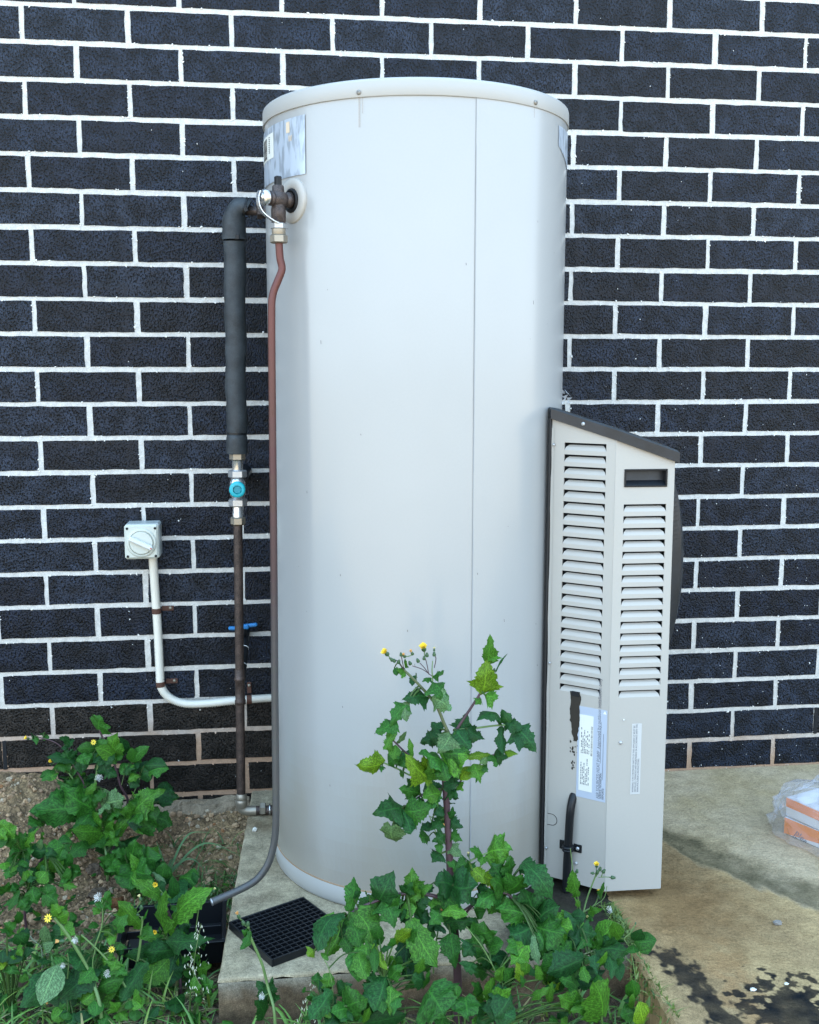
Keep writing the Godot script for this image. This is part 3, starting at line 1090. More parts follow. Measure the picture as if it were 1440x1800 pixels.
func sheet_panel(called: String, a: Vector2, b: Vector2, y0: float, ya: float, yb: float, u0: float, u1: float, slots: Array, holes: Array, parent: Node) -> MeshInstance3D:
	# an upright folded sheet from a to b (plan), with louvre slots between u0 and u1; ya, yb: heights at both ends
	var w := (b - a).length()
	var dir := Vector3(b.x - a.x, 0, b.y - a.y) / w
	var out := Vector3(-dir.z, 0, dir.x)
	if out.z < 0.0: out = -out
	var at := func(u: float, y: float, inn := 0.0) -> Vector3:
		return Vector3(a.x, 0, a.y) + dir * u * w + Vector3(0, y, 0) - out * inn
	var top := func(u: float) -> float:
		return lerp(ya, yb, u)
	var st := new_st()
	var put_quad := func(ua: float, ub: float, p0: float, p1: float, q0: float, q1: float) -> void:
		quad(st, at.call(ua, p0), at.call(ub, p1), at.call(ub, q1), at.call(ua, q0), out)
	(put_quad as Callable).call(0.0, u0, y0, y0, top.call(0.0), top.call(u0))
	(put_quad as Callable).call(u1, 1.0, y0, y0, top.call(u1), top.call(1.0))
	var y := y0
	var all: Array = slots + holes
	all.sort_custom(func(p, q): return p[0] < q[0])
	for s in all:
		(put_quad as Callable).call(u0, u1, y, y, s[0], s[0])
		y = s[1]
		# the folded returns of the opening
		var th := 0.0035
		quad(st, at.call(u0, s[0]), at.call(u1, s[0]), at.call(u1, s[0], th), at.call(u0, s[0], th), Vector3.UP)
		quad(st, at.call(u0, s[1]), at.call(u1, s[1]), at.call(u1, s[1], th), at.call(u0, s[1], th), Vector3.DOWN)
		quad(st, at.call(u0, s[0]), at.call(u0, s[1]), at.call(u0, s[1], th), at.call(u0, s[0], th), dir)
		quad(st, at.call(u1, s[0]), at.call(u1, s[1]), at.call(u1, s[1], th), at.call(u1, s[0], th), -dir)
	(put_quad as Callable).call(u0, u1, y, y, top.call(u0), top.call(u1))
	# bottom fold
	quad(st, at.call(0.0, y0), at.call(1.0, y0), at.call(1.0, y0, 0.012), at.call(0.0, y0, 0.012), Vector3.DOWN)
	var panel := put(called, st.commit(), M.panel, parent)
	var ulen := (u1 - u0) * w
	for s in slots:
		var h: float = s[1] - s[0]
		var ls := new_st()
		var prof := [Vector2(0.0, 0.0002), Vector2(0.42, 0.0030), Vector2(0.72, 0.0075)]
		for k in 2:
			var p: Vector2 = prof[k]
			var q: Vector2 = prof[k + 1]
			var c0 := 0.0 if k == 0 else 0.03
			var c1 := 0.03 if k == 0 else 0.09
			var e0 := 0.0 if k == 0 else 0.035
			var e1 := 0.035 if k == 0 else 0.10
			var v0: Vector3 = at.call(u0 + c0 * (u1 - u0), s[0] + p.x * h, p.y)
			var v1: Vector3 = at.call(u1 - e0 * (u1 - u0), s[0] + p.x * h, p.y)
			var v2: Vector3 = at.call(u1 - e1 * (u1 - u0), s[0] + q.x * h, q.y)
			var v3: Vector3 = at.call(u0 + c1 * (u1 - u0), s[0] + q.x * h, q.y)
			var n := (v2 - v0).cross(v1 - v0).normalized()
			if n.dot(out) < 0.0: n = -n
			tri(ls, v0, v1, v2, n, n, n)
			tri(ls, v0, v2, v3, n, n, n)
		put("louvre", ls.commit(), M.panel, panel)
	return panel


func heat_pump(w: Node3D) -> void:
	var a := Vector2(1.151, 0.605)
	var m := Vector2(1.262, 0.696)
	var b := Vector2(1.384, 0.698)
	var y0 := 0.02
	var roof := func(x: float) -> float:
		return 1.0195 - 0.354 * (x - 1.151)
	var ls: Array = []
	for i in 22:
		var t: float = 0.9704 - (0.9704 - 0.4585) * i / 21.0
		ls.append([t - 0.0155, t])
	var rs: Array = []
	for i in 17:
		var t: float = 0.8490 - (0.8490 - 0.4596) * i / 16.0
		rs.append([t - 0.0150, t])
	var left := sheet_panel("left_panel", a, m, y0, roof.call(a.x), roof.call(m.x), 0.205, 0.845, ls, [], w)
	var right := sheet_panel("right_panel", m, b, y0, roof.call(m.x), roof.call(b.x), 0.145, 0.872, rs, [[0.8841, 0.9207]], w)
	# rolled fold between the two panels and the right hand return
	put("fold", tube_mesh([Vector3(m.x, y0, m.y - 0.0022), Vector3(m.x, roof.call(m.x) - 0.001, m.y - 0.0022)], 0.0024, -1, 8, 0.5), M.panel, w)
	var side := new_st()
	quad(side, Vector3(b.x, y0, b.y), Vector3(b.x + 0.002, y0, 0.665), Vector3(b.x + 0.002, roof.call(b.x), 0.665), Vector3(b.x, roof.call(b.x), b.y), Vector3.RIGHT)
	put("side_return", side.commit(), M.panel, w)
	# housing core, painted black for the unlit inside behind the louvres
	var inn := new_st()
	var ring := [Vector2(1.16, 0.58), Vector2(1.258, 0.668), Vector2(1.374, 0.676), Vector2(1.374, 0.25), Vector2(1.262, 0.14), Vector2(1.16, 0.30)]
	for i in 6:
		var p: Vector2 = ring[i]
		var q: Vector2 = ring[(i + 1) % 6]
		var mid := (p + q) * 0.5 - Vector2(1.26, 0.43)
		quad(inn, Vector3(p.x, 0.04, p.y), Vector3(q.x, 0.04, q.y), Vector3(q.x, roof.call(q.x) - 0.01, q.y), Vector3(p.x, roof.call(p.x) - 0.01, p.y), Vector3(mid.x, 0, mid.y))
	for i in range(1, 5):
		flat(inn, Vector3(ring[0].x, 0.04, ring[0].y), Vector3(ring[i].x, 0.04, ring[i].y), Vector3(ring[i + 1].x, 0.04, ring[i + 1].y), Vector3.DOWN)
	put("dark_core", inn.commit(), M.void, w)
	# moulded fan guard bulging out on the right hand side
	var fg := new_st()
	var gp := func(u: float, v: float) -> Vector3:
		var z: float = lerp(0.668, 0.22, u)
		var y: float = lerp(0.53, 0.915, v)
		var dome: float = sin(PI * pow(u, 0.55)) * pow(sin(PI * pow(v, 0.75)), 0.5)
		var rib := 0.003 * cos(v * 60.0) if u > 0.1 else 0.0
		return Vector3(1.388 + 0.076 * dome * (0.75 + 0.25 * v) + rib * dome, y, z)
	for i in 20:
		for j in 40:
			var p0: Vector3 = gp.call(i / 20.0, j / 40.0)
			var p1: Vector3 = gp.call((i + 1) / 20.0, j / 40.0)
			var p2: Vector3 = gp.call((i + 1) / 20.0, (j + 1) / 40.0)
			var p3: Vector3 = gp.call(i / 20.0, (j + 1) / 40.0)
			flat(fg, p0, p1, p2, Vector3.RIGHT)
			flat(fg, p0, p2, p3, Vector3.RIGHT)
	put("fan_guard", fg.commit(), M.cap_plastic, w)
	# sloping cap with a turned down lip
	var plan := [Vector2(1.147, 0.612), Vector2(1.264, 0.704), Vector2(1.391, 0.706), Vector2(1.400, 0.62), Vector2(1.405, 0.34), Vector2(1.36, 0.22), Vector2(1.26, 0.15), Vector2(1.15, 0.17)]
	var cs := new_st()
	var n := plan.size()
	var c := Vector2(1.27, 0.44)
	var up := func(p: Vector2, lift: float) -> Vector3:
		return Vector3(p.x, roof.call(p.x) + lift, p.y)
	for i in n:
		var p: Vector2 = plan[i]
		var q: Vector2 = plan[(i + 1) % n]
		var pi: Vector2 = p.lerp(c, 0.03)
		var qi: Vector2 = q.lerp(c, 0.03)
		var pj: Vector2 = p.lerp(c, 0.16)
		var qj: Vector2 = q.lerp(c, 0.16)
		var o := Vector3(((p + q) * 0.5 - c).x, 0, ((p + q) * 0.5 - c).y)
		quad(cs, up.call(p, -0.002), up.call(q, -0.002), up.call(q, 0.0185), up.call(p, 0.0185), o)
		quad(cs, up.call(p, 0.0185), up.call(q, 0.0185), up.call(qi, 0.0225), up.call(pi, 0.0225), Vector3(o.x, 0.1, o.z))
		quad(cs, up.call(pi, 0.0225), up.call(qi, 0.0225), up.call(qj, 0.026), up.call(pj, 0.026), Vector3.UP)
		flat(cs, up.call(pj, 0.026), up.call(qj, 0.026), up.call(c, 0.034), Vector3.UP)
		quad(cs, up.call(p, -0.002), up.call(q, -0.002), up.call(qi, -0.002), up.call(pi, -0.002), Vector3.DOWN)
	var cap := put("cap", cs.commit(), M.cap_plastic, w)
	var dl := Vector3(m.x - a.x, 0, m.y - a.y).normalized()
	var nl := Vector3(-dl.z, 0, dl.x)
	var dr := Vector3(b.x - m.x, 0, b.y - m.y).normalized()
	var nr := Vector3(-dr.z, 0, dr.x)
	screw(cap, Vector3(1.203, roof.call(1.203) + 0.009, 0.657), Vector3(-0.62, 0, 0.78), 0.004, M.zinc)
	# black rubber seal against the tank
	put("seal", tube_mesh([Vector3(1.147, 0.025, 0.603), Vector3(1.1465, 0.5, 0.604), Vector3(1.148, 1.02, 0.606)], 0.0038, -1, 8, 0.06), M.seal, w)
	var edge_strip := new_st()
	for i in 24:
		var s0: float = lerp(0.03, 1.0, i / 24.0)
		var s1: float = lerp(0.03, 1.0, (i + 1) / 24.0)
		var w0 := 0.0025 * noise.get_noise_1d(s0 * 9.0)
		var w1 := 0.0025 * noise.get_noise_1d(s1 * 9.0)
		quad(edge_strip, Vector3(1.1505 + w0, s0, 0.6085 + w0), Vector3(1.1555, s0, 0.6105), Vector3(1.1555, s1, 0.6105), Vector3(1.1505 + w1, s1, 0.6085 + w1), nl)
	put("edge_trim", edge_strip.commit(), M.panel, w)
	for y in [0.965, 0.50, 0.085]:
		screw(left, Vector3(1.1545, y, 0.6115), nl, 0.003, M.zinc)
	# recessed handle
	var hx := Transform3D(Basis(dr, Vector3.UP, nr), Vector3(m.x, 0.9024, m.y) + dr * 0.0620)
	var hs := new_st()
	for e in [[0.0, 0.0165, 0.090, 0.0036], [0.0, -0.0165, 0.090, 0.0036], [-0.0432, 0.0, 0.0036, 0.0294], [0.0432, 0.0, 0.0036, 0.0294]]:
		box(hs, Vector3(e[2], e[3], 0.006), hx * Transform3D(Basis(), Vector3(e[0], e[1], -0.0005)), 0.0008)
	var grip := put("handle", hs.commit(), M.black_plastic, right)
	var hb := new_st()
	quad(hb, Vector3(-0.042, -0.015, -0.004), Vector3(0.042, -0.015, -0.004), Vector3(0.042, -0.006, -0.016), Vector3(-0.042, -0.006, -0.016), Vector3(0, 1, 1), hx)
	quad(hb, Vector3(-0.042, -0.006, -0.016), Vector3(0.042, -0.006, -0.016), Vector3(0.042, 0.015, -0.019), Vector3(-0.042, 0.015, -0.019), Vector3(0, 0.1, 1), hx)
	quad(hb, Vector3(0.042, -0.015, -0.002), Vector3(0.042, 0.015, -0.002), Vector3(0.042, 0.015, -0.019), Vector3(0.042, -0.015, -0.019), Vector3(-1, 0, 0), hx)
	put("handle_recess", hb.commit(), M.cap_plastic, right)
	# labels on the panels
	var lf := func(u: float, y: float, lift: float) -> Transform3D:
		return Transform3D(Basis(dl, Vector3.UP, nl), Vector3(a.x, y, a.y) + dl * u * 0.14355 + nl * lift)
	var rf := func(u: float, y: float, lift: float) -> Transform3D:
		return Transform3D(Basis(dr, Vector3.UP, nr), Vector3(m.x, y, m.y) + dr * u * 0.12202 + nr * lift)
	put("blue_label", box_mesh(Vector3(0.066, 0.200, 0.0006), 0.0002, lf.call(0.735, 0.3165, 0.0004)), M.label_blue, left)
	put("white_label", box_mesh(Vector3(0.031, 0.167, 0.0006), 0.0002, lf.call(0.648, 0.3155, 0.0010)), M.label_white, left)
	var turn := Basis(Vector3.BACK, PI * 0.5)
	var text_at := func(f: Callable, u: float, y: float, lift: float) -> Transform3D:
		var t: Transform3D = f.call(u, y, lift)
		return Transform3D(t.basis * turn, t.origin)
	lettering("AIR SOURCED HEAT PUMP  Approved by outdoor installation only", 0.0064, M.ink_grey, left, text_at.call(lf, 0.845, 0.222, 0.0008))
	lettering("SERVICE TECHNICIAN:", 0.0042, M.ink, left, text_at.call(lf, 0.885, 0.222, 0.0008))
	lettering("REPORTS:", 0.0042, M.ink, left, text_at.call(lf, 0.925, 0.222, 0.0008))
	for e in [[0.874, 0.30, 0.09], [0.914, 0.265, 0.10]]:
		put("rule", box_mesh(Vector3(0.0008, e[2], 0.0004), 0.0001, lf.call(e[0], e[1] + e[2] * 0.5, 0.0009)), M.ink_grey, left)
	var tr := new_st()
	flat(tr, lf.call(0.90, 0.408, 0.001).origin, lf.call(0.955, 0.408, 0.001).origin, lf.call(0.928, 0.415, 0.001).origin, nl)
	put("triangle_mark", tr.commit(), M.white, left)
	# the rating table: rows of fine print and a barcode
	var q := RandomNumberGenerator.new()
	q.seed = 12
	for k in 6:
		# fine print too small to read: short strokes in two columns
		for y0r in [0.246, 0.315]:
			var y: float = y0r
			while y < y0r + (0.052 if k % 2 == 0 else 0.040):
				var l := q.randf_range(0.002, 0.006)
				put("fine_print", box_mesh(Vector3(0.0016, l, 0.0004), 0.0001, lf.call(0.575 + k * 0.024, y + l * 0.5, 0.0014)), M.ink_grey, left)
				y += l + (0.0014 if q.randf() < 0.75 else 0.006)
	for k in 26:
		var hh := q.randf_range(0.0005, 0.0014)
		put("bar", box_mesh(Vector3(0.0042, hh, 0.0004), 0.0001, lf.call(0.735, 0.313 + k * 0.0025, 0.0014)), M.ink, left)
	put("warning_label", box_mesh(Vector3(0.021, 0.154, 0.0006), 0.0002, rf.call(0.482, 0.3105, 0.0004)), mat(Color(0.50, 0.50, 0.49), 0.35), right)
	var warn := ["WARNING: FOR CONTINUED SAFETY OF THIS APPLIANCE IT MUST BE", "INSTALLED, OPERATED AND MAINTAINED IN ACCORDANCE WITH THE", "MANUFACTURER'S INSTRUCTIONS."]
	for k in 3:
		lettering(warn[k], 0.0034, M.ink_grey, right, text_at.call(rf, 0.437 + k * 0.044, 0.2385, 0.0008))
	screw(right, rf.call(0.201, 0.3475, 0.0).origin, nr, 0.0036, M.zinc)
	screw(right, rf.call(0.245, 0.397, 0.0).origin, nr, 0.0016, M.white)
	# soot and grime that ran out of the vent below the louvres
	var so := new_st()
	var prev: Array = []
	for i in 23:
		var t := i / 22.0
		var y := 0.4455 - 0.108 * t
		var half: float = 0.0112 * (1.0 if t < 0.55 else 1.0 - (t - 0.55) * 1.5) + 0.0016 * noise.get_noise_2d(t * 60.0, 1.0)
		var sh: float = 0.004 * noise.get_noise_2d(t * 12.0, 5.0) + 0.002 * t
		var l: Vector3 = lf.call(0.458, y, 0.0008).origin + dl * (sh - max(half, 0.0005))
		var r: Vector3 = lf.call(0.458, y, 0.0008).origin + dl * (sh + max(half, 0.0005) + 0.001 * noise.get_noise_2d(t * 70.0, 9.0))
		if prev: quad(so, prev[0], prev[1], r, l, nl)
		prev = [l, r]
	for i in 30:
		var y := q.randf_range(0.27, 0.36)
		var s := q.randf_range(0.0005, 0.0018)
		var o: Vector3 = lf.call(0.458 + q.randf_range(-0.07, 0.06), y, 0.0007).origin
		quad(so, o - dl * s - Vector3.UP * s, o + dl * s - Vector3.UP * s * 1.4, o + dl * s * 0.8 + Vector3.UP * s * 2.0, o - dl * s + Vector3.UP * s * 1.5, nl)
	put("soot_stain", so.commit(), M.grime, left)
	put("vent_hole", box_mesh(Vector3(0.019, 0.011, 0.003), 0.001, lf.call(0.462, 0.4405, 0.0)), M.void, left)  # solid black piece in place of the unlit depth of the vent
	# knock-out arc
	var ko := new_st()
	var arc: Array = []
	for i in 13:
		var t := PI * (i / 12.0 - 0.5)
		arc.append(lf.call(0.12 + 0.085 * cos(t), 0.151 + 0.0125 * sin(t), 0.0002).origin)
	arc.push_front(lf.call(0.03, 0.138, 0.0002).origin)
	arc.push_back(lf.call(0.03, 0.1635, 0.0002).origin)
	tube(ko, PackedVector3Array(arc), 0.0007, 0.0007, 5)
	put("knockout_line", ko.commit(), M.void, left)
	# the drain hose bent out of the panel, and its clamp: a thing of its own
	var h := thing("drain_hose", "short black rubber drain hose clamped to the lower left heat pump panel", "hose")
	var hp := func(u: float, y: float, lift: float) -> Vector3:
		return lf.call(u, y, lift).origin
	put("hose", tube_mesh([hp.call(0.455, 0.217, -0.006), hp.call(0.452, 0.205, 0.003), hp.call(0.445, 0.18, 0.0095), hp.call(0.43, 0.12, 0.0105), hp.call(0.415, 0.06, 0.0105), hp.call(0.41, 0.003, 0.011)], 0.0088, -1, 14, 0.006), M.black_plastic, h)
	var cl := new_st()
	tube(cl, curve([hp.call(0.36, 0.104, 0.001), hp.call(0.362, 0.104, 0.014), hp.call(0.39, 0.104, 0.0205), hp.call(0.425, 0.104, 0.0215), hp.call(0.46, 0.104, 0.020), hp.call(0.49, 0.104, 0.013), hp.call(0.492, 0.104, 0.001)], 0.003), 0.0035, 0.0035, 8)
	tube(cl, curve([hp.call(0.36, 0.098, 0.001), hp.call(0.362, 0.098, 0.014), hp.call(0.39, 0.098, 0.0205), hp.call(0.425, 0.098, 0.0215), hp.call(0.46, 0.098, 0.020), hp.call(0.49, 0.098, 0.013), hp.call(0.492, 0.098, 0.001)], 0.003), 0.0033, 0.0033, 8)
	box(cl, Vector3(0.016, 0.020, 0.002), lf.call(0.315, 0.101, 0.0012), 0.0008)
	box(cl, Vector3(0.018, 0.018, 0.002), lf.call(0.555, 0.101, 0.0012), 0.0008)
	put("clamp", cl.commit(), M.black_plastic, h)
	screw(h, hp.call(0.555, 0.101, 0.002), nl, 0.0042, M.zinc)
	screw(h, hp.call(0.53, 0.066, 0.0), nl, 0.0036, M.zinc)


# ------------------------------------------------------------------ pipes, valves, switch

func relief_valve() -> void:
	var n := Vector3(0.624 - TC.x, 0, 0.563 - TC.z).normalized()
	var o := TC + n * TR + Vector3(0, 1.453, 0)
	var v := thing("relief_valve", "bronze relief valve with chrome easing lever screwed into the upper left tank side", "valve", Vector3.ZERO)
	var st := new_st()
	var x := aim(o, n)
	lathe(st, [Vector2(0.013, 0.0), Vector2(0.013, 0.006), Vector2(0.0155, 0.008), Vector2(0.0155, 0.016), Vector2(0.0125, 0.019), Vector2(0.0165, 0.026), Vector2(0.0178, 0.035), Vector2(0.0165, 0.044), Vector2(0.013, 0.048), Vector2(0.0145, 0.050), Vector2(0.0145, 0.054), Vector2(0.012, 0.056), Vector2(0.0145, 0.058), Vector2(0.0145, 0.062), Vector2(0.0, 0.062)], 24, x)
	put("body", st.commit(), M.bronze, v)
	put("cap", lathe_mesh([Vector2(0.012, 0.061), Vector2(0.0155, 0.0625), Vector2(0.0158, 0.070), Vector2(0.013, 0.073), Vector2(0.0085, 0.0735), Vector2(0.008, 0.0765), Vector2(0.0035, 0.0785), Vector2(0.003, 0.074), Vector2(0, 0.074)], 28, x), M.chrome, v)
	var c := o + n * 0.035
	put("outlet", lathe_mesh([Vector2(0.0125, -0.046), Vector2(0.0145, -0.044), Vector2(0.0145, -0.020), Vector2(0.0125, -0.006), Vector2(0.0125, 0.008), Vector2(0.0115, 0.024), Vector2(0.0105, 0.026), Vector2(0.0, 0.026)], 20, Transform3D(Basis(), c)), M.bronze, v)
	put("probe_cap", box_mesh(Vector3(0.0125, 0.022, 0.0125), 0.002, Transform3D(Basis(Vector3.UP, 0.5), c + Vector3(0, 0.033, 0))), M.black_plastic, v)
	put("union_nut", nut(c + Vector3(0, -0.052, 0), Vector3.UP, 0.0165, 0.012), M.zinc, v)
	put("collar", lathe_mesh([Vector2(0.0125, -0.070), Vector2(0.0135, -0.068), Vector2(0.0135, -0.058), Vector2(0.012, -0.057)], 20, Transform3D(Basis(), c)), M.brass, v)
	put("compression_nut", nut(c + Vector3(0, -0.077, 0), Vector3.UP, 0.0175, 0.017), M.brass, v)
	# easing lever: a bent strip hanging from the cap
	var side := Vector3.UP.cross(n).normalized()
	var ls := new_st()
	var lp := [o + n * 0.079 + Vector3(0, 0.012, 0), o + n * 0.083 + Vector3(0, 0.0, 0), o + n * 0.082 + Vector3(0, -0.018, 0) + side * 0.002, o + n * 0.074 + Vector3(0, -0.032, 0) + side * 0.006, o + n * 0.055 + Vector3(0, -0.045, 0) + side * 0.012, o + n * 0.046 + Vector3(0, -0.048, 0) + side * 0.014]
	var path := curve(lp, 0.004)
	for i in path.size() - 1:
		var t := (path[i + 1] - path[i]).normalized()
		var wv := side * 0.0045
		var nn := t.cross(side).normalized() * 0.0009
		for s in [1.0, -1.0]:
			quad(ls, path[i] - wv + nn * s, path[i] + wv + nn * s, path[i + 1] + wv + nn * s, path[i + 1] - wv + nn * s, nn * s)
			quad(ls, path[i] + wv * s - nn, path[i] + wv * s + nn, path[i + 1] + wv * s + nn, path[i + 1] + wv * s - nn, wv * s)
	put("lever", ls.commit(), M.chrome, v)
	# the copper drain that runs down the tank's side to the soil
	var d := thing("drain_pipe", "thin copper drain pipe, reddish above and grey below, bent out over the slab edge", "pipe")
	var p := c + Vector3(0, -0.084, 0)
	var zz := p.z
	var copper := mat(Color(1, 1, 1), 0.42, 0.3, true)
	ramp = [Color(0.125, 0.042, 0.034), Color(0.12, 0.042, 0.035), Color(0.10, 0.040, 0.035), Color(0.085, 0.039, 0.036), Color(0.075, 0.040, 0.040), Color(0.065, 0.042, 0.043), Color(0.07, 0.062, 0.062), Color(0.085, 0.080, 0.077), Color(0.10, 0.095, 0.09), Color(0.105, 0.10, 0.095), Color(0.08, 0.078, 0.075), Color(0.10, 0.10, 0.10)]
	put("bent_pipe", tube_mesh([p, Vector3(0.597, 1.338, zz), Vector3(0.6005, 1.318, zz + 0.001), Vector3(0.592, 1.295, zz + 0.002), Vector3(0.583, 1.273, zz + 0.003), Vector3(0.579, 1.250, zz + 0.004), Vector3(0.577, 1.05, zz + 0.006), Vector3(0.575, 0.75, zz + 0.008), Vector3(0.5725, 0.45, zz + 0.010), Vector3(0.5705, 0.18, zz + 0.012), Vector3(0.566, 0.125, zz + 0.014), Vector3(0.553, 0.080, zz + 0.018), Vector3(0.530, 0.050, zz + 0.024), Vector3(0.50, 0.036, zz + 0.034), Vector3(0.437, 0.021, zz + 0.056)], 0.0077, -1, 14, 0.008, 0.45), copper, d)
	ramp = []
	put("cut_end", rod(Vector3(0.4365, 0.0209, zz + 0.0562), Vector3(0.4335, 0.0202, zz + 0.0572), 0.0079, 16, 0.0006), M.zinc, d)


func supply_pipe() -> void:
	var z := 0.16
	var p := thing("supply_pipe", "foam lagged copper supply pipe with a cyan capped valve, left of the tank", "pipe")
	var X := func(y: float) -> Vector3:
		return Vector3(0.4835 + 0.0088 * (y - 0.052), y, z)
	# lagging: two sleeves and the fat bend on top
	var st := new_st()
	var path := PackedVector3Array()
	for i in 60:
		var y: float = lerp(0.968, 1.416, i / 59.0)
		path.append((X as Callable).call(y) + Vector3(0.0035 * noise.get_noise_1d(y * 7.0), 0, 0.003 * noise.get_noise_1d(y * 9.0 + 4.0)))
	wobble = 0.0032
	tube(st, path, 0.0248, 0.0262, 22)
	put("foam_sleeve", st.commit(), M.foam, p)
	put("foam_end", lathe_mesh([Vector2(0.012, 0.916), Vector2(0.0245, 0.9165), Vector2(0.0255, 0.922), Vector2(0.0252, 0.955), Vector2(0.0235, 0.963), Vector2(0.018, 0.968)], 22, Transform3D(Basis(), Vector3(0.4912, 0, z))), M.foam, p)
	var bend := curve([Vector3(0.4955, 1.420, z), Vector3(0.4955, 1.44, z), Vector3(0.4965, 1.468, z), Vector3(0.503, 1.487, z), Vector3(0.517, 1.494, z), Vector3(0.527, 1.490, z)], 0.005)
	var bs := new_st()
	var nb := bend.size()
	tube(bs, bend, 0.0292, 0.0235, 22)
	wobble = 0.0
	put("foam_bend", bs.commit(), M.foam, p)
	for e in [[Vector3(0.4955, 1.422, z), Vector3.UP, 0.0262], [Vector3(0.5205, 1.4925, z), Vector3(1, -0.25, 0), 0.0258], [(X as Callable).call(0.966), Vector3.UP, 0.0238]]:
		put("cable_tie", lathe_mesh([Vector2(e[2] - 0.002, -0.0025), Vector2(e[2] + 0.0008, -0.0022), Vector2(e[2] + 0.0008, 0.0022), Vector2(e[2] - 0.002, 0.0025)], 24, aim(e[0], e[1])), M.black_plastic, p)
	put("cable_tie", box_mesh(Vector3(0.009, 0.012, 0.008), 0.001, Transform3D(Basis(), Vector3(0.503, 1.424, z + 0.027))), M.black_plastic, p)
	put("cable_tie", box_mesh(Vector3(0.010, 0.012, 0.008), 0.001, Transform3D(Basis(Vector3.BACK, 0.5), Vector3(0.523, 1.487, z + 0.027))), M.black_plastic, p)
	# branch into the tank
	put("top_branch", rod(Vector3(0.52, 1.487, z), Vector3(0.72, 1.487, z), 0.0105), M.bronze, p)
	put("top_nut", nut(Vector3(0.556, 1.487, z), Vector3.RIGHT, 0.0185, 0.016), M.bronze, p)
	put("top_socket", rod(Vector3(0.562, 1.487, z), Vector3(0.588, 1.487, z), 0.0155), M.bronze, p)
	# the valve train
	put("brass_nut", nut(Vector3(0.4915, 0.910, z), Vector3.UP, 0.0190, 0.018), M.brass, p)
	put("spigot", lathe_mesh([Vector2(0.0115, 0.874), Vector2(0.0125, 0.8745), Vector2(0.0125, 0.899), Vector2(0.0135, 0.901)], 24, Transform3D(Basis(), Vector3(0.4912, 0, z))), M.chrome, p)
	put("upper_nut", nut(Vector3(0.4910, 0.868, z), Vector3.UP, 0.0225, 0.019), M.zinc, p)
	put("valve_body", lathe_mesh([Vector2(0.012, 0.805), Vector2(0.0145, 0.808), Vector2(0.0185, 0.818), Vector2(0.020, 0.833), Vector2(0.0185, 0.848), Vector2(0.0145, 0.858), Vector2(0.012, 0.861)], 26, Transform3D(Basis(), Vector3(0.4908, 0, z))), M.chrome, p)
	put("valve_neck", rod(Vector3(0.4908, 0.833, z), Vector3(0.4908, 0.833, z + 0.024), 0.0185), M.chrome, p)
	var cap := put("cyan_cap", lathe_mesh([Vector2(0.0172, 0.0), Vector2(0.0192, 0.0015), Vector2(0.0192, 0.011), Vector2(0.0180, 0.0135), Vector2(0.0150, 0.0142), Vector2(0.0105, 0.0145)], 32, aim(Vector3(0.4908, 0.833, z + 0.022), Vector3.BACK)), M.cyan, p)
	put("hex_socket", nut(Vector3(0.4908, 0.833, z + 0.033), Vector3.BACK, 0.0108, 0.004), mat(Color(0.008, 0.26, 0.33), 0.4), cap)
	put("cap_rim", lathe_mesh([Vector2(0.0105, 0.0145), Vector2(0.0092, 0.0095)], 6, aim(Vector3(0.4908, 0.833, z + 0.022), Vector3.BACK)), M.cyan, cap)
	put("lower_nut", nut(Vector3(0.4905, 0.798, z), Vector3.UP, 0.0225, 0.019), M.zinc, p)
	put("spigot", lathe_mesh([Vector2(0.0135, 0.761), Vector2(0.0135, 0.772), Vector2(0.0125, 0.774), Vector2(0.0125, 0.790)], 24, Transform3D(Basis(), Vector3(0.4902, 0, z))), M.chrome, p)
	put("lower_brass_nut", nut(Vector3(0.4900, 0.753, z), Vector3.UP, 0.0180, 0.020), M.brass, p)
	# lagged tail that goes back into the wall behind the valve
	put("wall_tail", rod(Vector3(0.503, 0.858, 0.0), Vector3(0.494, 0.846, z - 0.01), 0.020), M.black_plastic, p)
	# bare riser
	put("riser", tube_mesh([(X as Callable).call(0.748), (X as Callable).call(0.4), (X as Callable).call(0.04)], 0.0110, -1, 16, 0.05, 0.0), M.copper_brown, p)
	put("tee", lathe_mesh([Vector2(0.0118, 0.292), Vector2(0.0135, 0.2935), Vector2(0.0135, 0.302), Vector2(0.0122, 0.304), Vector2(0.0122, 0.352), Vector2(0.0138, 0.354), Vector2(0.0138, 0.360), Vector2(0.0122, 0.362), Vector2(0.0122, 0.379), Vector2(0.0112, 0.381)], 22, Transform3D(Basis(), Vector3(0.4864, 0, z))), M.copper_brown, p)
	put("foot_collar", lathe_mesh([Vector2(0.0115, 0.022), Vector2(0.0128, 0.024), Vector2(0.0150, 0.036), Vector2(0.0150, 0.041), Vector2(0.0132, 0.044), Vector2(0.0148, 0.047), Vector2(0.0135, 0.055), Vector2(0.0112, 0.060)], 22, Transform3D(Basis(), Vector3(0.4838, 0, z))), M.brass, p)
	put("foot_bend", tube_mesh([Vector3(0.4838, 0.034, z), Vector3(0.486, 0.019, z), Vector3(0.499, 0.0135, z), Vector3(0.520, 0.013, z)], 0.0122, -1, 16, 0.004), M.brass, p)
	put("foot_branch", rod(Vector3(0.515, 0.013, z), Vector3(0.66, 0.013, z), 0.0112), M.copper_brown, p)
	put("foot_nut", nut(Vector3(0.537, 0.0165, z), Vector3.RIGHT, 0.0160, 0.016), M.brass, p)
	put("foot_ferrule", rod(Vector3(0.552, 0.014, z), Vector3(0.557, 0.014, z), 0.0138), M.chrome, p)


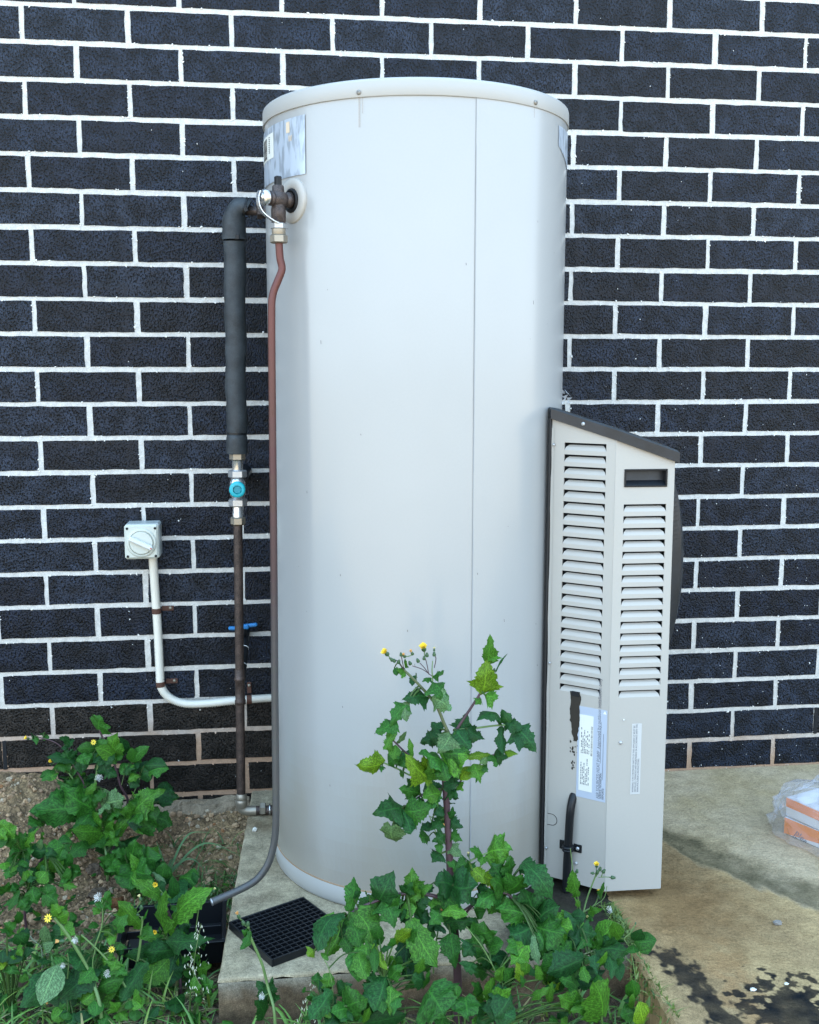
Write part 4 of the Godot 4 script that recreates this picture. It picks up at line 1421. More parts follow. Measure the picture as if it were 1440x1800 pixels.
func stop_valve() -> void:
	var s := thing("stop_valve", "small black stop valve with blue bar handle behind the copper riser", "valve")
	put("body", tube_mesh([Vector3(0.497, 0.438, 0.0), Vector3(0.496, 0.428, 0.05), Vector3(0.492, 0.390, 0.10), Vector3(0.4868, 0.352, 0.152)], 0.0125, -1, 14, 0.01), M.black_plastic, s)
	for t in [[Vector3(0.4945, 0.412, 0.075), Vector3(0.02, 0.5, -0.6)], [Vector3(0.4905, 0.378, 0.115), Vector3(0.02, 0.5, -0.6)]]:
		put("white_band", lathe_mesh([Vector2(0.0122, -0.0012), Vector2(0.0134, -0.001), Vector2(0.0134, 0.001), Vector2(0.0122, 0.0012)], 18, aim(t[0], t[1])), M.white, s)
	put("spindle", rod(Vector3(0.4965, 0.43, 0.045), Vector3(0.4955, 0.462, 0.060), 0.008), M.black_plastic, s)
	var st := new_st()
	box(st, Vector3(0.026, 0.013, 0.013), Transform3D(Basis(), Vector3(0.4955, 0.465, 0.060)), 0.003)
	box(st, Vector3(0.028, 0.009, 0.011), Transform3D(Basis(Vector3.BACK, -0.05), Vector3(0.471, 0.4625, 0.064)), 0.003)
	box(st, Vector3(0.028, 0.009, 0.011), Transform3D(Basis(Vector3.BACK, 0.10), Vector3(0.516, 0.4675, 0.056)), 0.003)
	put("handle", st.commit(), M.blue, s)


func isolator() -> void:
	var o := Vector3(0.2485, 0.692, 0.0)
	var s := thing("isolator_switch", "pale grey square rotary isolator switch on the brick wall", "switch", o)
	put("box", box_mesh(Vector3(0.084, 0.087, 0.060), 0.004, Transform3D(Basis(), Vector3(0.001, 0, 0.030))), M.switch_dark, s)
	put("cover", box_mesh(Vector3(0.083, 0.087, 0.016), 0.005, Transform3D(Basis(), Vector3(0, 0, 0.0675))), M.switch, s)
	put("dial_surround", lathe_mesh([Vector2(0.0365, 0.0), Vector2(0.0365, 0.0015), Vector2(0.034, 0.0035), Vector2(0.0305, 0.0035), Vector2(0.0295, 0.0)], 48, aim(Vector3(0, -0.002, 0.0755), Vector3.BACK)), M.switch, s)
	var dial := put("dial", lathe_mesh([Vector2(0.0285, 0.0), Vector2(0.0285, 0.004), Vector2(0.0270, 0.006), Vector2(0.0, 0.006)], 40, aim(Vector3(0, -0.002, 0.0755), Vector3.BACK)), mat(Color(0.56, 0.58, 0.52), 0.4), s)
	put("grip", box_mesh(Vector3(0.062, 0.012, 0.013), 0.003, Transform3D(Basis(Vector3.BACK, -0.46), Vector3(0, -0.002, 0.088))), mat(Color(0.68, 0.70, 0.68), 0.35), dial)
	var tr := new_st()
	flat(tr, Vector3(0.0215, -0.0150, 0.0948), Vector3(0.0265, -0.0155, 0.0948), Vector3(0.0245, -0.0108, 0.0948), Vector3.BACK)
	put("red_mark", tr.commit(), mat(Color(0.5, 0.08, 0.04), 0.5), dial)
	for c in [[-0.034, 0.034], [0.034, 0.034], [-0.034, -0.036], [0.034, -0.036]]:
		put("screw_hole", lathe_mesh([Vector2(0.0033, 0.0), Vector2(0.0033, 0.0008), Vector2(0.0, 0.0008)], 12, aim(Vector3(c[0], c[1], 0.0755), Vector3.BACK)), M.void, s)  # black discs stand in for the dark inside the holes


func conduit() -> void:
	var c := thing("conduit", "white corrugated conduit from the isolator switch down and behind the tank", "conduit")
	var st := new_st()
	var pts := [Vector3(0.2695, 0.652, 0.028), Vector3(0.2720, 0.55, 0.018), Vector3(0.2755, 0.45, 0.018), Vector3(0.2775, 0.335, 0.018), Vector3(0.2790, 0.305, 0.018), Vector3(0.290, 0.282, 0.018), Vector3(0.312, 0.264, 0.018), Vector3(0.345, 0.2535, 0.018), Vector3(0.40, 0.253, 0.018), Vector3(0.47, 0.2575, 0.018), Vector3(0.56, 0.2610, 0.018), Vector3(0.72, 0.2625, 0.018)]
	tube(st, curve(pts, 0.0024), 0.0104, 0.0104, 12, 0.0012)
	put("corrugated_tube", st.commit(), M.conduit, c)
	var at := [[Vector3(0.2737, 0.503, 0.018), Vector3(0.03, -1, 0), "upper rusty pipe saddle on the vertical conduit, below the switch"], [Vector3(0.2785, 0.309, 0.018), Vector3(0.05, -1, 0), "lower rusty pipe saddle where the white conduit starts to bend"], [Vector3(0.505, 0.259, 0.018), Vector3(1, 0.02, 0), "rusty pipe saddle on the level conduit beside the copper riser"]]
	for a in at:
		var s := thing("pipe_saddle", a[2], "pipe clip", Vector3.ZERO, 0.0, "rusty saddles holding the conduit")
		put("strap", lathe_mesh([Vector2(0.0103, -0.007), Vector2(0.0118, -0.0065), Vector2(0.0118, 0.0065), Vector2(0.0103, 0.007)], 20, aim(a[0], a[1])), M.rust, s)
		var off: Vector3 = Vector3(0.027, 0.003, 0) if abs(a[1].y) > 0.5 else Vector3(0.0, 0.027, 0)
		put("tab", box_mesh(Vector3(0.030, 0.013, 0.0018) if abs(a[1].y) > 0.5 else Vector3(0.011, 0.030, 0.0018), 0.0006, Transform3D(Basis(), Vector3(a[0].x, a[0].y, 0.0028) + off)), M.rust, s)
		screw(s, Vector3(a[0].x, a[0].y, 0.0036) + off * 1.25, Vector3.BACK, 0.004, M.brass)


# ------------------------------------------------------------------ loose things

func slab_things() -> void:
	# drain grate lying at an angle on the slab
	var g := thing("plastic_grate", "square black plastic grid tile lying askew on the slab's front corner", "grate", Vector3(0.592, 0.0, 0.750), -1.055)
	var n := 13
	var s := 0.172
	var fr := new_st()
	for e in [[0.0, s / 2, s + 0.003, 0.0035], [0.0, -s / 2, s + 0.003, 0.0035]]:
		box(fr, Vector3(e[2], 0.016, e[3]), Transform3D(Basis(), Vector3(e[0], 0.0085, e[1])), 0.0008)
		box(fr, Vector3(e[3], 0.016, s - 0.0040), Transform3D(Basis(), Vector3(e[1], 0.0085, e[0])), 0.0008)
	put("frame", fr.commit(), M.black_plastic, g)
	for i in range(1, n):
		var o := -s / 2 + s * i / n
		put("rib", box_mesh(Vector3(0.0021, 0.011, s - 0.004), 0.0005, Transform3D(Basis(), Vector3(o, 0.0100, 0))), M.black_plastic, g)
		put("rib", box_mesh(Vector3(s - 0.004, 0.010, 0.0020), 0.0005, Transform3D(Basis(), Vector3(0, 0.0099, o))), M.black_plastic, g)
	var fl := put("base_sheet", box_mesh(Vector3(s - 0.006, 0.003, s - 0.006), 0.0005, Transform3D(Basis(), Vector3(0, 0.0028, 0))), M.void, g)
	var peb := put("pebble", lump(31, 0.5, Vector3(0.013, 0.010, 0.010), 4), mat(Color(0.6, 0.57, 0.5), 0.8))
	peb.position = Vector3(0.518, 0.004, 0.255)
	tag(peb, "small white pebble on the slab below the pipe elbow", "pebble")
	# torn clear tape that sticks out behind the tank
	var tp := new_st()
	for i in 12:
		var a := i * 1.3
		var p := Vector3(1.272 + 0.006 * cos(a), 1.052 + 0.014 * sin(a * 1.7), 0.262)
		flat(tp, p, p + Vector3(0.012 * cos(a * 2.1), 0.012 * sin(a), 0.004), p + Vector3(0.010 * sin(a * 3.0), -0.010 * cos(a * 1.4), -0.003), Vector3.BACK)
	var tm := mat(Color(0.8, 0.82, 0.85, 0.55), 0.15)
	tm.transparency = BaseMaterial3D.TRANSPARENCY_ALPHA
	tag(put("torn_tape", tp.commit(), tm), "torn scrap of clear tape at the tank's right edge above the heat pump cap", "tape")


func shopping_bag() -> void:
	var a := Vector3(0.43, 0, 0.90).normalized()
	var b := Vector3(a.z, 0, -a.x)
	var p0 := Vector3(1.794, 0.0, 0.428)
	var f := Basis(b, Vector3.UP, a)
	var lower := thing("carton", "orange and white carton lying lowest in the clear bag", "carton", p0, 0.0, "cartons in the clear plastic bag")
	lower.basis = f
	put("box", box_mesh(Vector3(0.16, 0.042, 0.28), 0.002, Transform3D(Basis(), Vector3(0.08, 0.022, 0.14))), M.carton, lower)
	var ob := new_st()
	quad(ob, Vector3(-0.0008, 0.0425, 0.002), Vector3(-0.0008, 0.002, 0.002), Vector3(-0.0008, 0.013, 0.10), Vector3(-0.0008, 0.0425, 0.14), Vector3.LEFT)
	put("orange_print", ob.commit(), M.orange, lower)
	var xf := Transform3D(Basis(Vector3.BACK, Vector3.UP, Vector3.LEFT) * Basis(Vector3.BACK, -0.5), Vector3(-0.0012, 0.0185, 0.036))
	lettering("plea", 0.0135, M.ink, lower, xf)
	lettering("in sa", 0.0135, M.ink, lower, Transform3D(xf.basis, Vector3(-0.0012, 0.0055, 0.028)))
	var upper := thing("carton", "orange striped carton on top of the other in the clear bag", "carton", p0 + Vector3(0, 0.0445, 0) + b * 0.004, 0.0, "cartons in the clear plastic bag")
	upper.basis = f * Basis(Vector3.UP, -0.06)
	put("box", box_mesh(Vector3(0.15, 0.046, 0.27), 0.002, Transform3D(Basis(), Vector3(0.075, 0.024, 0.135))), M.carton, upper)
	put("orange_print", box_mesh(Vector3(0.0012, 0.022, 0.268), 0.0004, Transform3D(Basis(), Vector3(-0.0003, 0.0355, 0.135))), M.orange, upper)
	put("orange_print", box_mesh(Vector3(0.148, 0.0012, 0.268), 0.0004, Transform3D(Basis(), Vector3(0.075, 0.0473, 0.135))), mat(Color(0.70, 0.66, 0.66), 0.45), upper)
	# the bag: a crumpled film round both
	var st := new_st()
	var nz := FastNoiseLite.new()
	nz.seed = 77
	nz.frequency = 1.0
	nz.fractal_octaves = 3
	nz.fractal_type = FastNoiseLite.FRACTAL_RIDGED
	var at := func(u: float, v: float) -> Vector3:
		var th := u * PI2
		var ph := v * PI * 0.5
		var e := 0.62
		var cx: float = sign(cos(th)) * pow(abs(cos(th)), e)
		var cz: float = sign(sin(th)) * pow(abs(sin(th)), e)
		var r: float = pow(cos(ph), 0.45)
		var y: float = pow(sin(ph), 0.8)
		var k := 1.0 + 0.13 * nz.get_noise_3d(cx * 2.2, y * 2.5, cz * 2.2)
		var q: Vector3 = b * (0.08 + cx * r * 0.118 * k) + a * (0.15 + cz * r * 0.20 * k)
		return p0 + q + Vector3(0, 0.004 + 0.118 * y * k, 0)
	for i in 44:
		for j in 14:
			var q0: Vector3 = at.call(i / 44.0, j / 14.0)
			var q1: Vector3 = at.call((i + 1) / 44.0, j / 14.0)
			var q2: Vector3 = at.call((i + 1) / 44.0, (j + 1) / 14.0)
			var q3: Vector3 = at.call(i / 44.0, (j + 1) / 14.0)
			var c := p0 + b * 0.08 + a * 0.15
			flat(st, q0, q1, q2, q0 - c)
			if j < 13: flat(st, q0, q2, q3, q0 - c)
	var bag := put("plastic_bag", st.commit(), M.film)
	tag(bag, "crumpled clear plastic bag with two orange cartons on the path by the wall", "bag")


func soil_things() -> void:
	# seedling tray sunk in the dip beside the slab
	var t := thing("seedling_tray", "shallow black plastic tray half hidden by weeds beside the slab", "tray", Vector3(0.348, -0.112, 0.568), 0.03)
	var W := 0.208
	var D := 0.165
	var H := 0.052
	var ws := new_st()
	for e in [[0.0, -D / 2, W, 0.003], [0.0, D / 2, W, 0.003]]:
		box(ws, Vector3(W + 0.003, H, 0.003), Transform3D(Basis(Vector3.RIGHT, 0.12 * sign(e[1])), Vector3(0, H / 2, e[1])), 0.0008)
	for e in [-W / 2, W / 2]:
		box(ws, Vector3(0.003, H, D - 0.004), Transform3D(Basis(Vector3.BACK, -0.12 * sign(e)), Vector3(e, H / 2, 0)), 0.0008)
	put("wall", ws.commit(), M.black_plastic, t)
	put("floor", box_mesh(Vector3(W - 0.005, 0.003, D - 0.005), 0.0008, Transform3D(Basis(), Vector3(0, 0.003, 0))), M.black_plastic, t)
	var rim := new_st()
	for s in [-1.0, 1.0]:
		box(rim, Vector3(W + 0.020, 0.003, 0.009), Transform3D(Basis(), Vector3(0, H, s * (D / 2 + 0.004))), 0.001)
		box(rim, Vector3(0.009, 0.0029, D - 0.003), Transform3D(Basis(), Vector3(s * (W / 2 + 0.004), H, 0)), 0.001)
	put("rim", rim.commit(), M.black_plastic, t)
	put("divider", box_mesh(Vector3(W - 0.006, 0.022, 0.003), 0.0008, Transform3D(Basis(), Vector3(0, 0.014, -0.03))), M.black_plastic, t)
	put("cell", box_mesh(Vector3(0.055, 0.030, 0.060), 0.004, Transform3D(Basis(), Vector3(-0.066, 0.018, 0.043))), M.seal, t)
	var ds := put("dirt", lump(51, 0.5, Vector3(0.11, 0.012, 0.055), 6), M.dead, t)
	ds.position = Vector3(0.03, 0.006, 0.035)
	# clods and stones that stand out
	var named := [
		[Vector3(0.205, -0.070, 0.395), Vector3(0.030, 0.032, 0.024), Color(0.30, 0.13, 0.045), "orange-brown clod of clay left of the black tray", "clod"],
		[Vector3(0.133, -0.052, 0.262), Vector3(0.030, 0.024, 0.026), Color(0.26, 0.19, 0.13), "pale brown clod in the middle of the bare soil", "clod"],
		[Vector3(0.163, -0.045, 0.232), Vector3(0.016, 0.014, 0.014), Color(0.33, 0.25, 0.17), "small round tan stone at the top of the bare soil", "stone"],
		[Vector3(0.155, -0.082, 0.345), Vector3(0.040, 0.026, 0.030), Color(0.23, 0.165, 0.11), "broad flat clod below the white seed head", "clod"],
		[Vector3(0.122, -0.050, 0.262), Vector3(0.014, 0.012, 0.012), Color(0.42, 0.21, 0.075), "rusty orange pebble against the pale brown clod", "pebble"],
		[Vector3(0.33, -0.055, 0.30), Vector3(0.028, 0.026, 0.024), Color(0.19, 0.10, 0.06), "reddish clod in the shade beside the slab", "clod"],
	]
	for k in named.size():
		var e = named[k]
		var o := put(e[4], lump(60 + k, 0.75, e[1] * 1.1, 5), world_map(mat(e[2], 0.95), 12.0))
		(o.material_override as StandardMaterial3D).albedo_texture = M.soil.albedo_texture
		o.position = Vector3(e[0].x, soil_height(e[0].x, e[0].z) + e[1].y * 0.3, e[0].z)
		tag(o, e[3], e[4])
	# crumbs of soil beyond counting
	for v in 2:
		var spots: Array = []
		var tints: Array = []
		var q := RandomNumberGenerator.new()
		q.seed = 300 + v
		for i in 2600:
			var x := q.randf_range(-0.35, 0.49)
			var z: float = q.randf_range(0.03, 0.95)
			if x > lerp(0.495, 0.452, z / 0.9): continue
			if z > 0.45 and q.randf() < 0.5: continue
			if abs(x - 0.348) < 0.115 and abs(z - 0.568) < 0.09: continue
			var s: float = 0.0035 + 0.011 * pow(q.randf(), 3.0)
			if q.randf() < 0.03: s *= 1.7
			var c := Color(0.50, 0.34, 0.20).lerp(Color(0.25, 0.165, 0.10), q.randf())
			if q.randf() < 0.10: c = Color(0.42, 0.34, 0.24)
			if q.randf() < 0.05: c = Color(0.36, 0.18, 0.08)
			if z > 0.5: c = c * 0.6
			spots.append(Transform3D(Basis.from_euler(Vector3(q.randf() * 6.0, q.randf() * 6.0, q.randf() * 6.0)).scaled(Vector3.ONE * s), Vector3(x, soil_height(x, z) + s * 0.25, z)))
			tints.append(c)
		tag(scatter("soil_crumbs", lump(80 + v, 0.8, Vector3(1.0, 0.8, 0.9), 3), M.clod, spots, tints), "loose crumbs of brown soil under the weeds", "soil")
	# dead leaves
	var dl := [[Vector3(0.052, 0.0, 0.70), 0.045, 0.4, "curled brown dead leaf on the grass near the left edge"], [Vector3(0.178, 0.0, 0.56), 0.034, 1.7, "reddish dead leaf on soil between the yellow flowers"]]
	for e in dl:
		var st := new_st()
		leaf_shape(st, Vector3.ZERO, Vector3(cos(e[2]), 0.25, sin(e[2])) * e[1], Vector3(0.1, 0.8, 0.5), e[1] * 0.42, 4, Color(1, 1, 1), 0.35, 5)
		var o := put("dead_leaf", st.commit(), M.dead)
		o.position = Vector3(e[0].x, soil_height(e[0].x, e[0].z) + 0.016, e[0].z)
		tag(o, e[3], "leaf")


# ------------------------------------------------------------------ plants

const SHAPES := [
	[0.10, 0.12, 0.45, 0.62, 0.30, 0.16, 0.50, 0.9, 0.7, 0.35, 0.0],
	[0.30, 0.78, 0.97, 1.0, 0.98, 0.91, 0.80, 0.66, 0.46, 0.25, 0.0],
	[0.06, 0.32, 0.68, 0.90, 1.0, 0.99, 0.92, 0.80, 0.60, 0.34, 0.0],
	[0.30, 0.62, 0.55, 0.70, 0.92, 1.0, 0.96, 0.82, 0.60, 0.32, 0.0],
	[0.12, 0.50, 0.98, 1.0, 0.72, 0.80, 0.66, 0.42, 0.34, 0.17, 0.0],
]
const KINDS := ["lobed", "heart", "oval", "lance", "toothed"]
const TOOTH := [0.14, 0.07, 0.025, 0.10, 0.13]
const GREENS := [Color(0.030, 0.125, 0.036), Color(0.066, 0.230, 0.036), Color(0.14, 0.36, 0.042), Color(0.29, 0.47, 0.035), Color(0.23, 0.37, 0.16)]


func leaf_shape(st: SurfaceTool, b: Vector3, t: Vector3, face: Vector3, half: float, kind: int, tint: Color, bulge: float, seed_: int) -> void:
	var q := RandomNumberGenerator.new()
	q.seed = seed_
	var axis := t - b
	var l := axis.length()
	if l < 1e-5: return
	axis /= l
	var n := (face - axis * face.dot(axis)).normalized()
	var s := axis.cross(n).normalized()
	var N := 20 if kind != 2 else 14
	var ctrl := (b + t) * 0.5 + n * bulge * l
	var fold := q.randf_range(0.08, 0.5)
	var ripple := q.randf_range(0.06, 0.19) * (0.4 if kind == 2 else 1.0)
	var phase := q.randf() * 6.0
	var sway := q.randf_range(-0.10, 0.10) * l
	var droop := q.randf_range(-0.7, 0.1)
	var asym := q.randf_range(0.88, 1.12)
	var shape: Array = SHAPES[kind]
	var tooth: float = TOOTH[kind] * q.randf_range(0.8, 1.25)
	var rows: Array = []
	for i in N + 1:
		var v := float(i) / N
		var p := b * (1 - v) * (1 - v) + ctrl * 2.0 * v * (1 - v) + t * v * v + s * sway * sin(v * PI) + n * droop * half * v * v
		var f := v * 10.0
		var k: int = min(int(f), 9)
		var w: float = lerp(shape[k], shape[k + 1], f - k) * half
		w *= 1.0 + 0.22 * sin(phase * 3.0 + v * 17.0) * (0.15 if kind == 2 else 0.6)
		if i % 2 == 1: w *= 1.0 - tooth
		elif i < N: w *= 1.0 + tooth * 0.35
		var row: Array = []
		for m in 5:
			var u := (m - 2) * 0.5
			var ww: float = w * (asym if u > 0.0 else 2.0 - asym)
			var lift: float = -fold * abs(u) * ww * 1.2 + ripple * half * abs(u) * sin(phase + v * 13.0 + sign(u) * 1.7)
			var back := 0.0
			if kind == 1 and v < 0.3: back = -0.16 * l * (0.3 - v) / 0.3 * abs(u)
			if i % 2 == 0 and abs(u) == 1.0 and i < N: back += tooth * 0.25 * l / N * 2.0
			row.append([p + s * u * ww + n * lift + axis * back, Vector2(0.5 + u * 0.5, v)])
		rows.append(row)
	for i in N:
		for m in 4:
			for tr in [[rows[i][m], rows[i][m + 1], rows[i + 1][m + 1]], [rows[i][m], rows[i + 1][m + 1], rows[i + 1][m]]]:
				var cr: Vector3 = (tr[2][0] - tr[0][0]).cross(tr[1][0] - tr[0][0])
				if cr.length() < 1e-12: continue
				var flip: bool = cr.dot(n) < 0.0
				var order := [0, 2, 1] if flip else [0, 1, 2]
				for o in order:
					st.set_color(tint)
					st.set_uv(tr[o][1])
					st.add_vertex(tr[o][0])


func color_tube(st: SurfaceTool, path: PackedVector3Array, r0: float, r1: float, tint: Color, segs := 7) -> void:
	st.set_color(tint)
	tube(st, path, r0, r1, segs)


func hue(h: int, q: RandomNumberGenerator) -> Color:
	var c: Color = GREENS[h]
	var o: Color = GREENS[1]
	c = c.lerp(o, q.randf() * 0.25)
	var k := q.randf_range(0.82, 1.18)
	return Color(c.r * k, c.g * k, c.b * k * q.randf_range(0.85, 1.15))


func stem_color(h: int) -> Color:
	return [Color(0.060, 0.030, 0.036), Color(0.095, 0.115, 0.05), Color(0.12, 0.20, 0.06), Color(0.2, 0.26, 0.08), Color(0.2, 0.24, 0.16)][h]


func V(x: int, y: int, z: int) -> Vector3:
	return Vector3(x, y, z) * 0.001


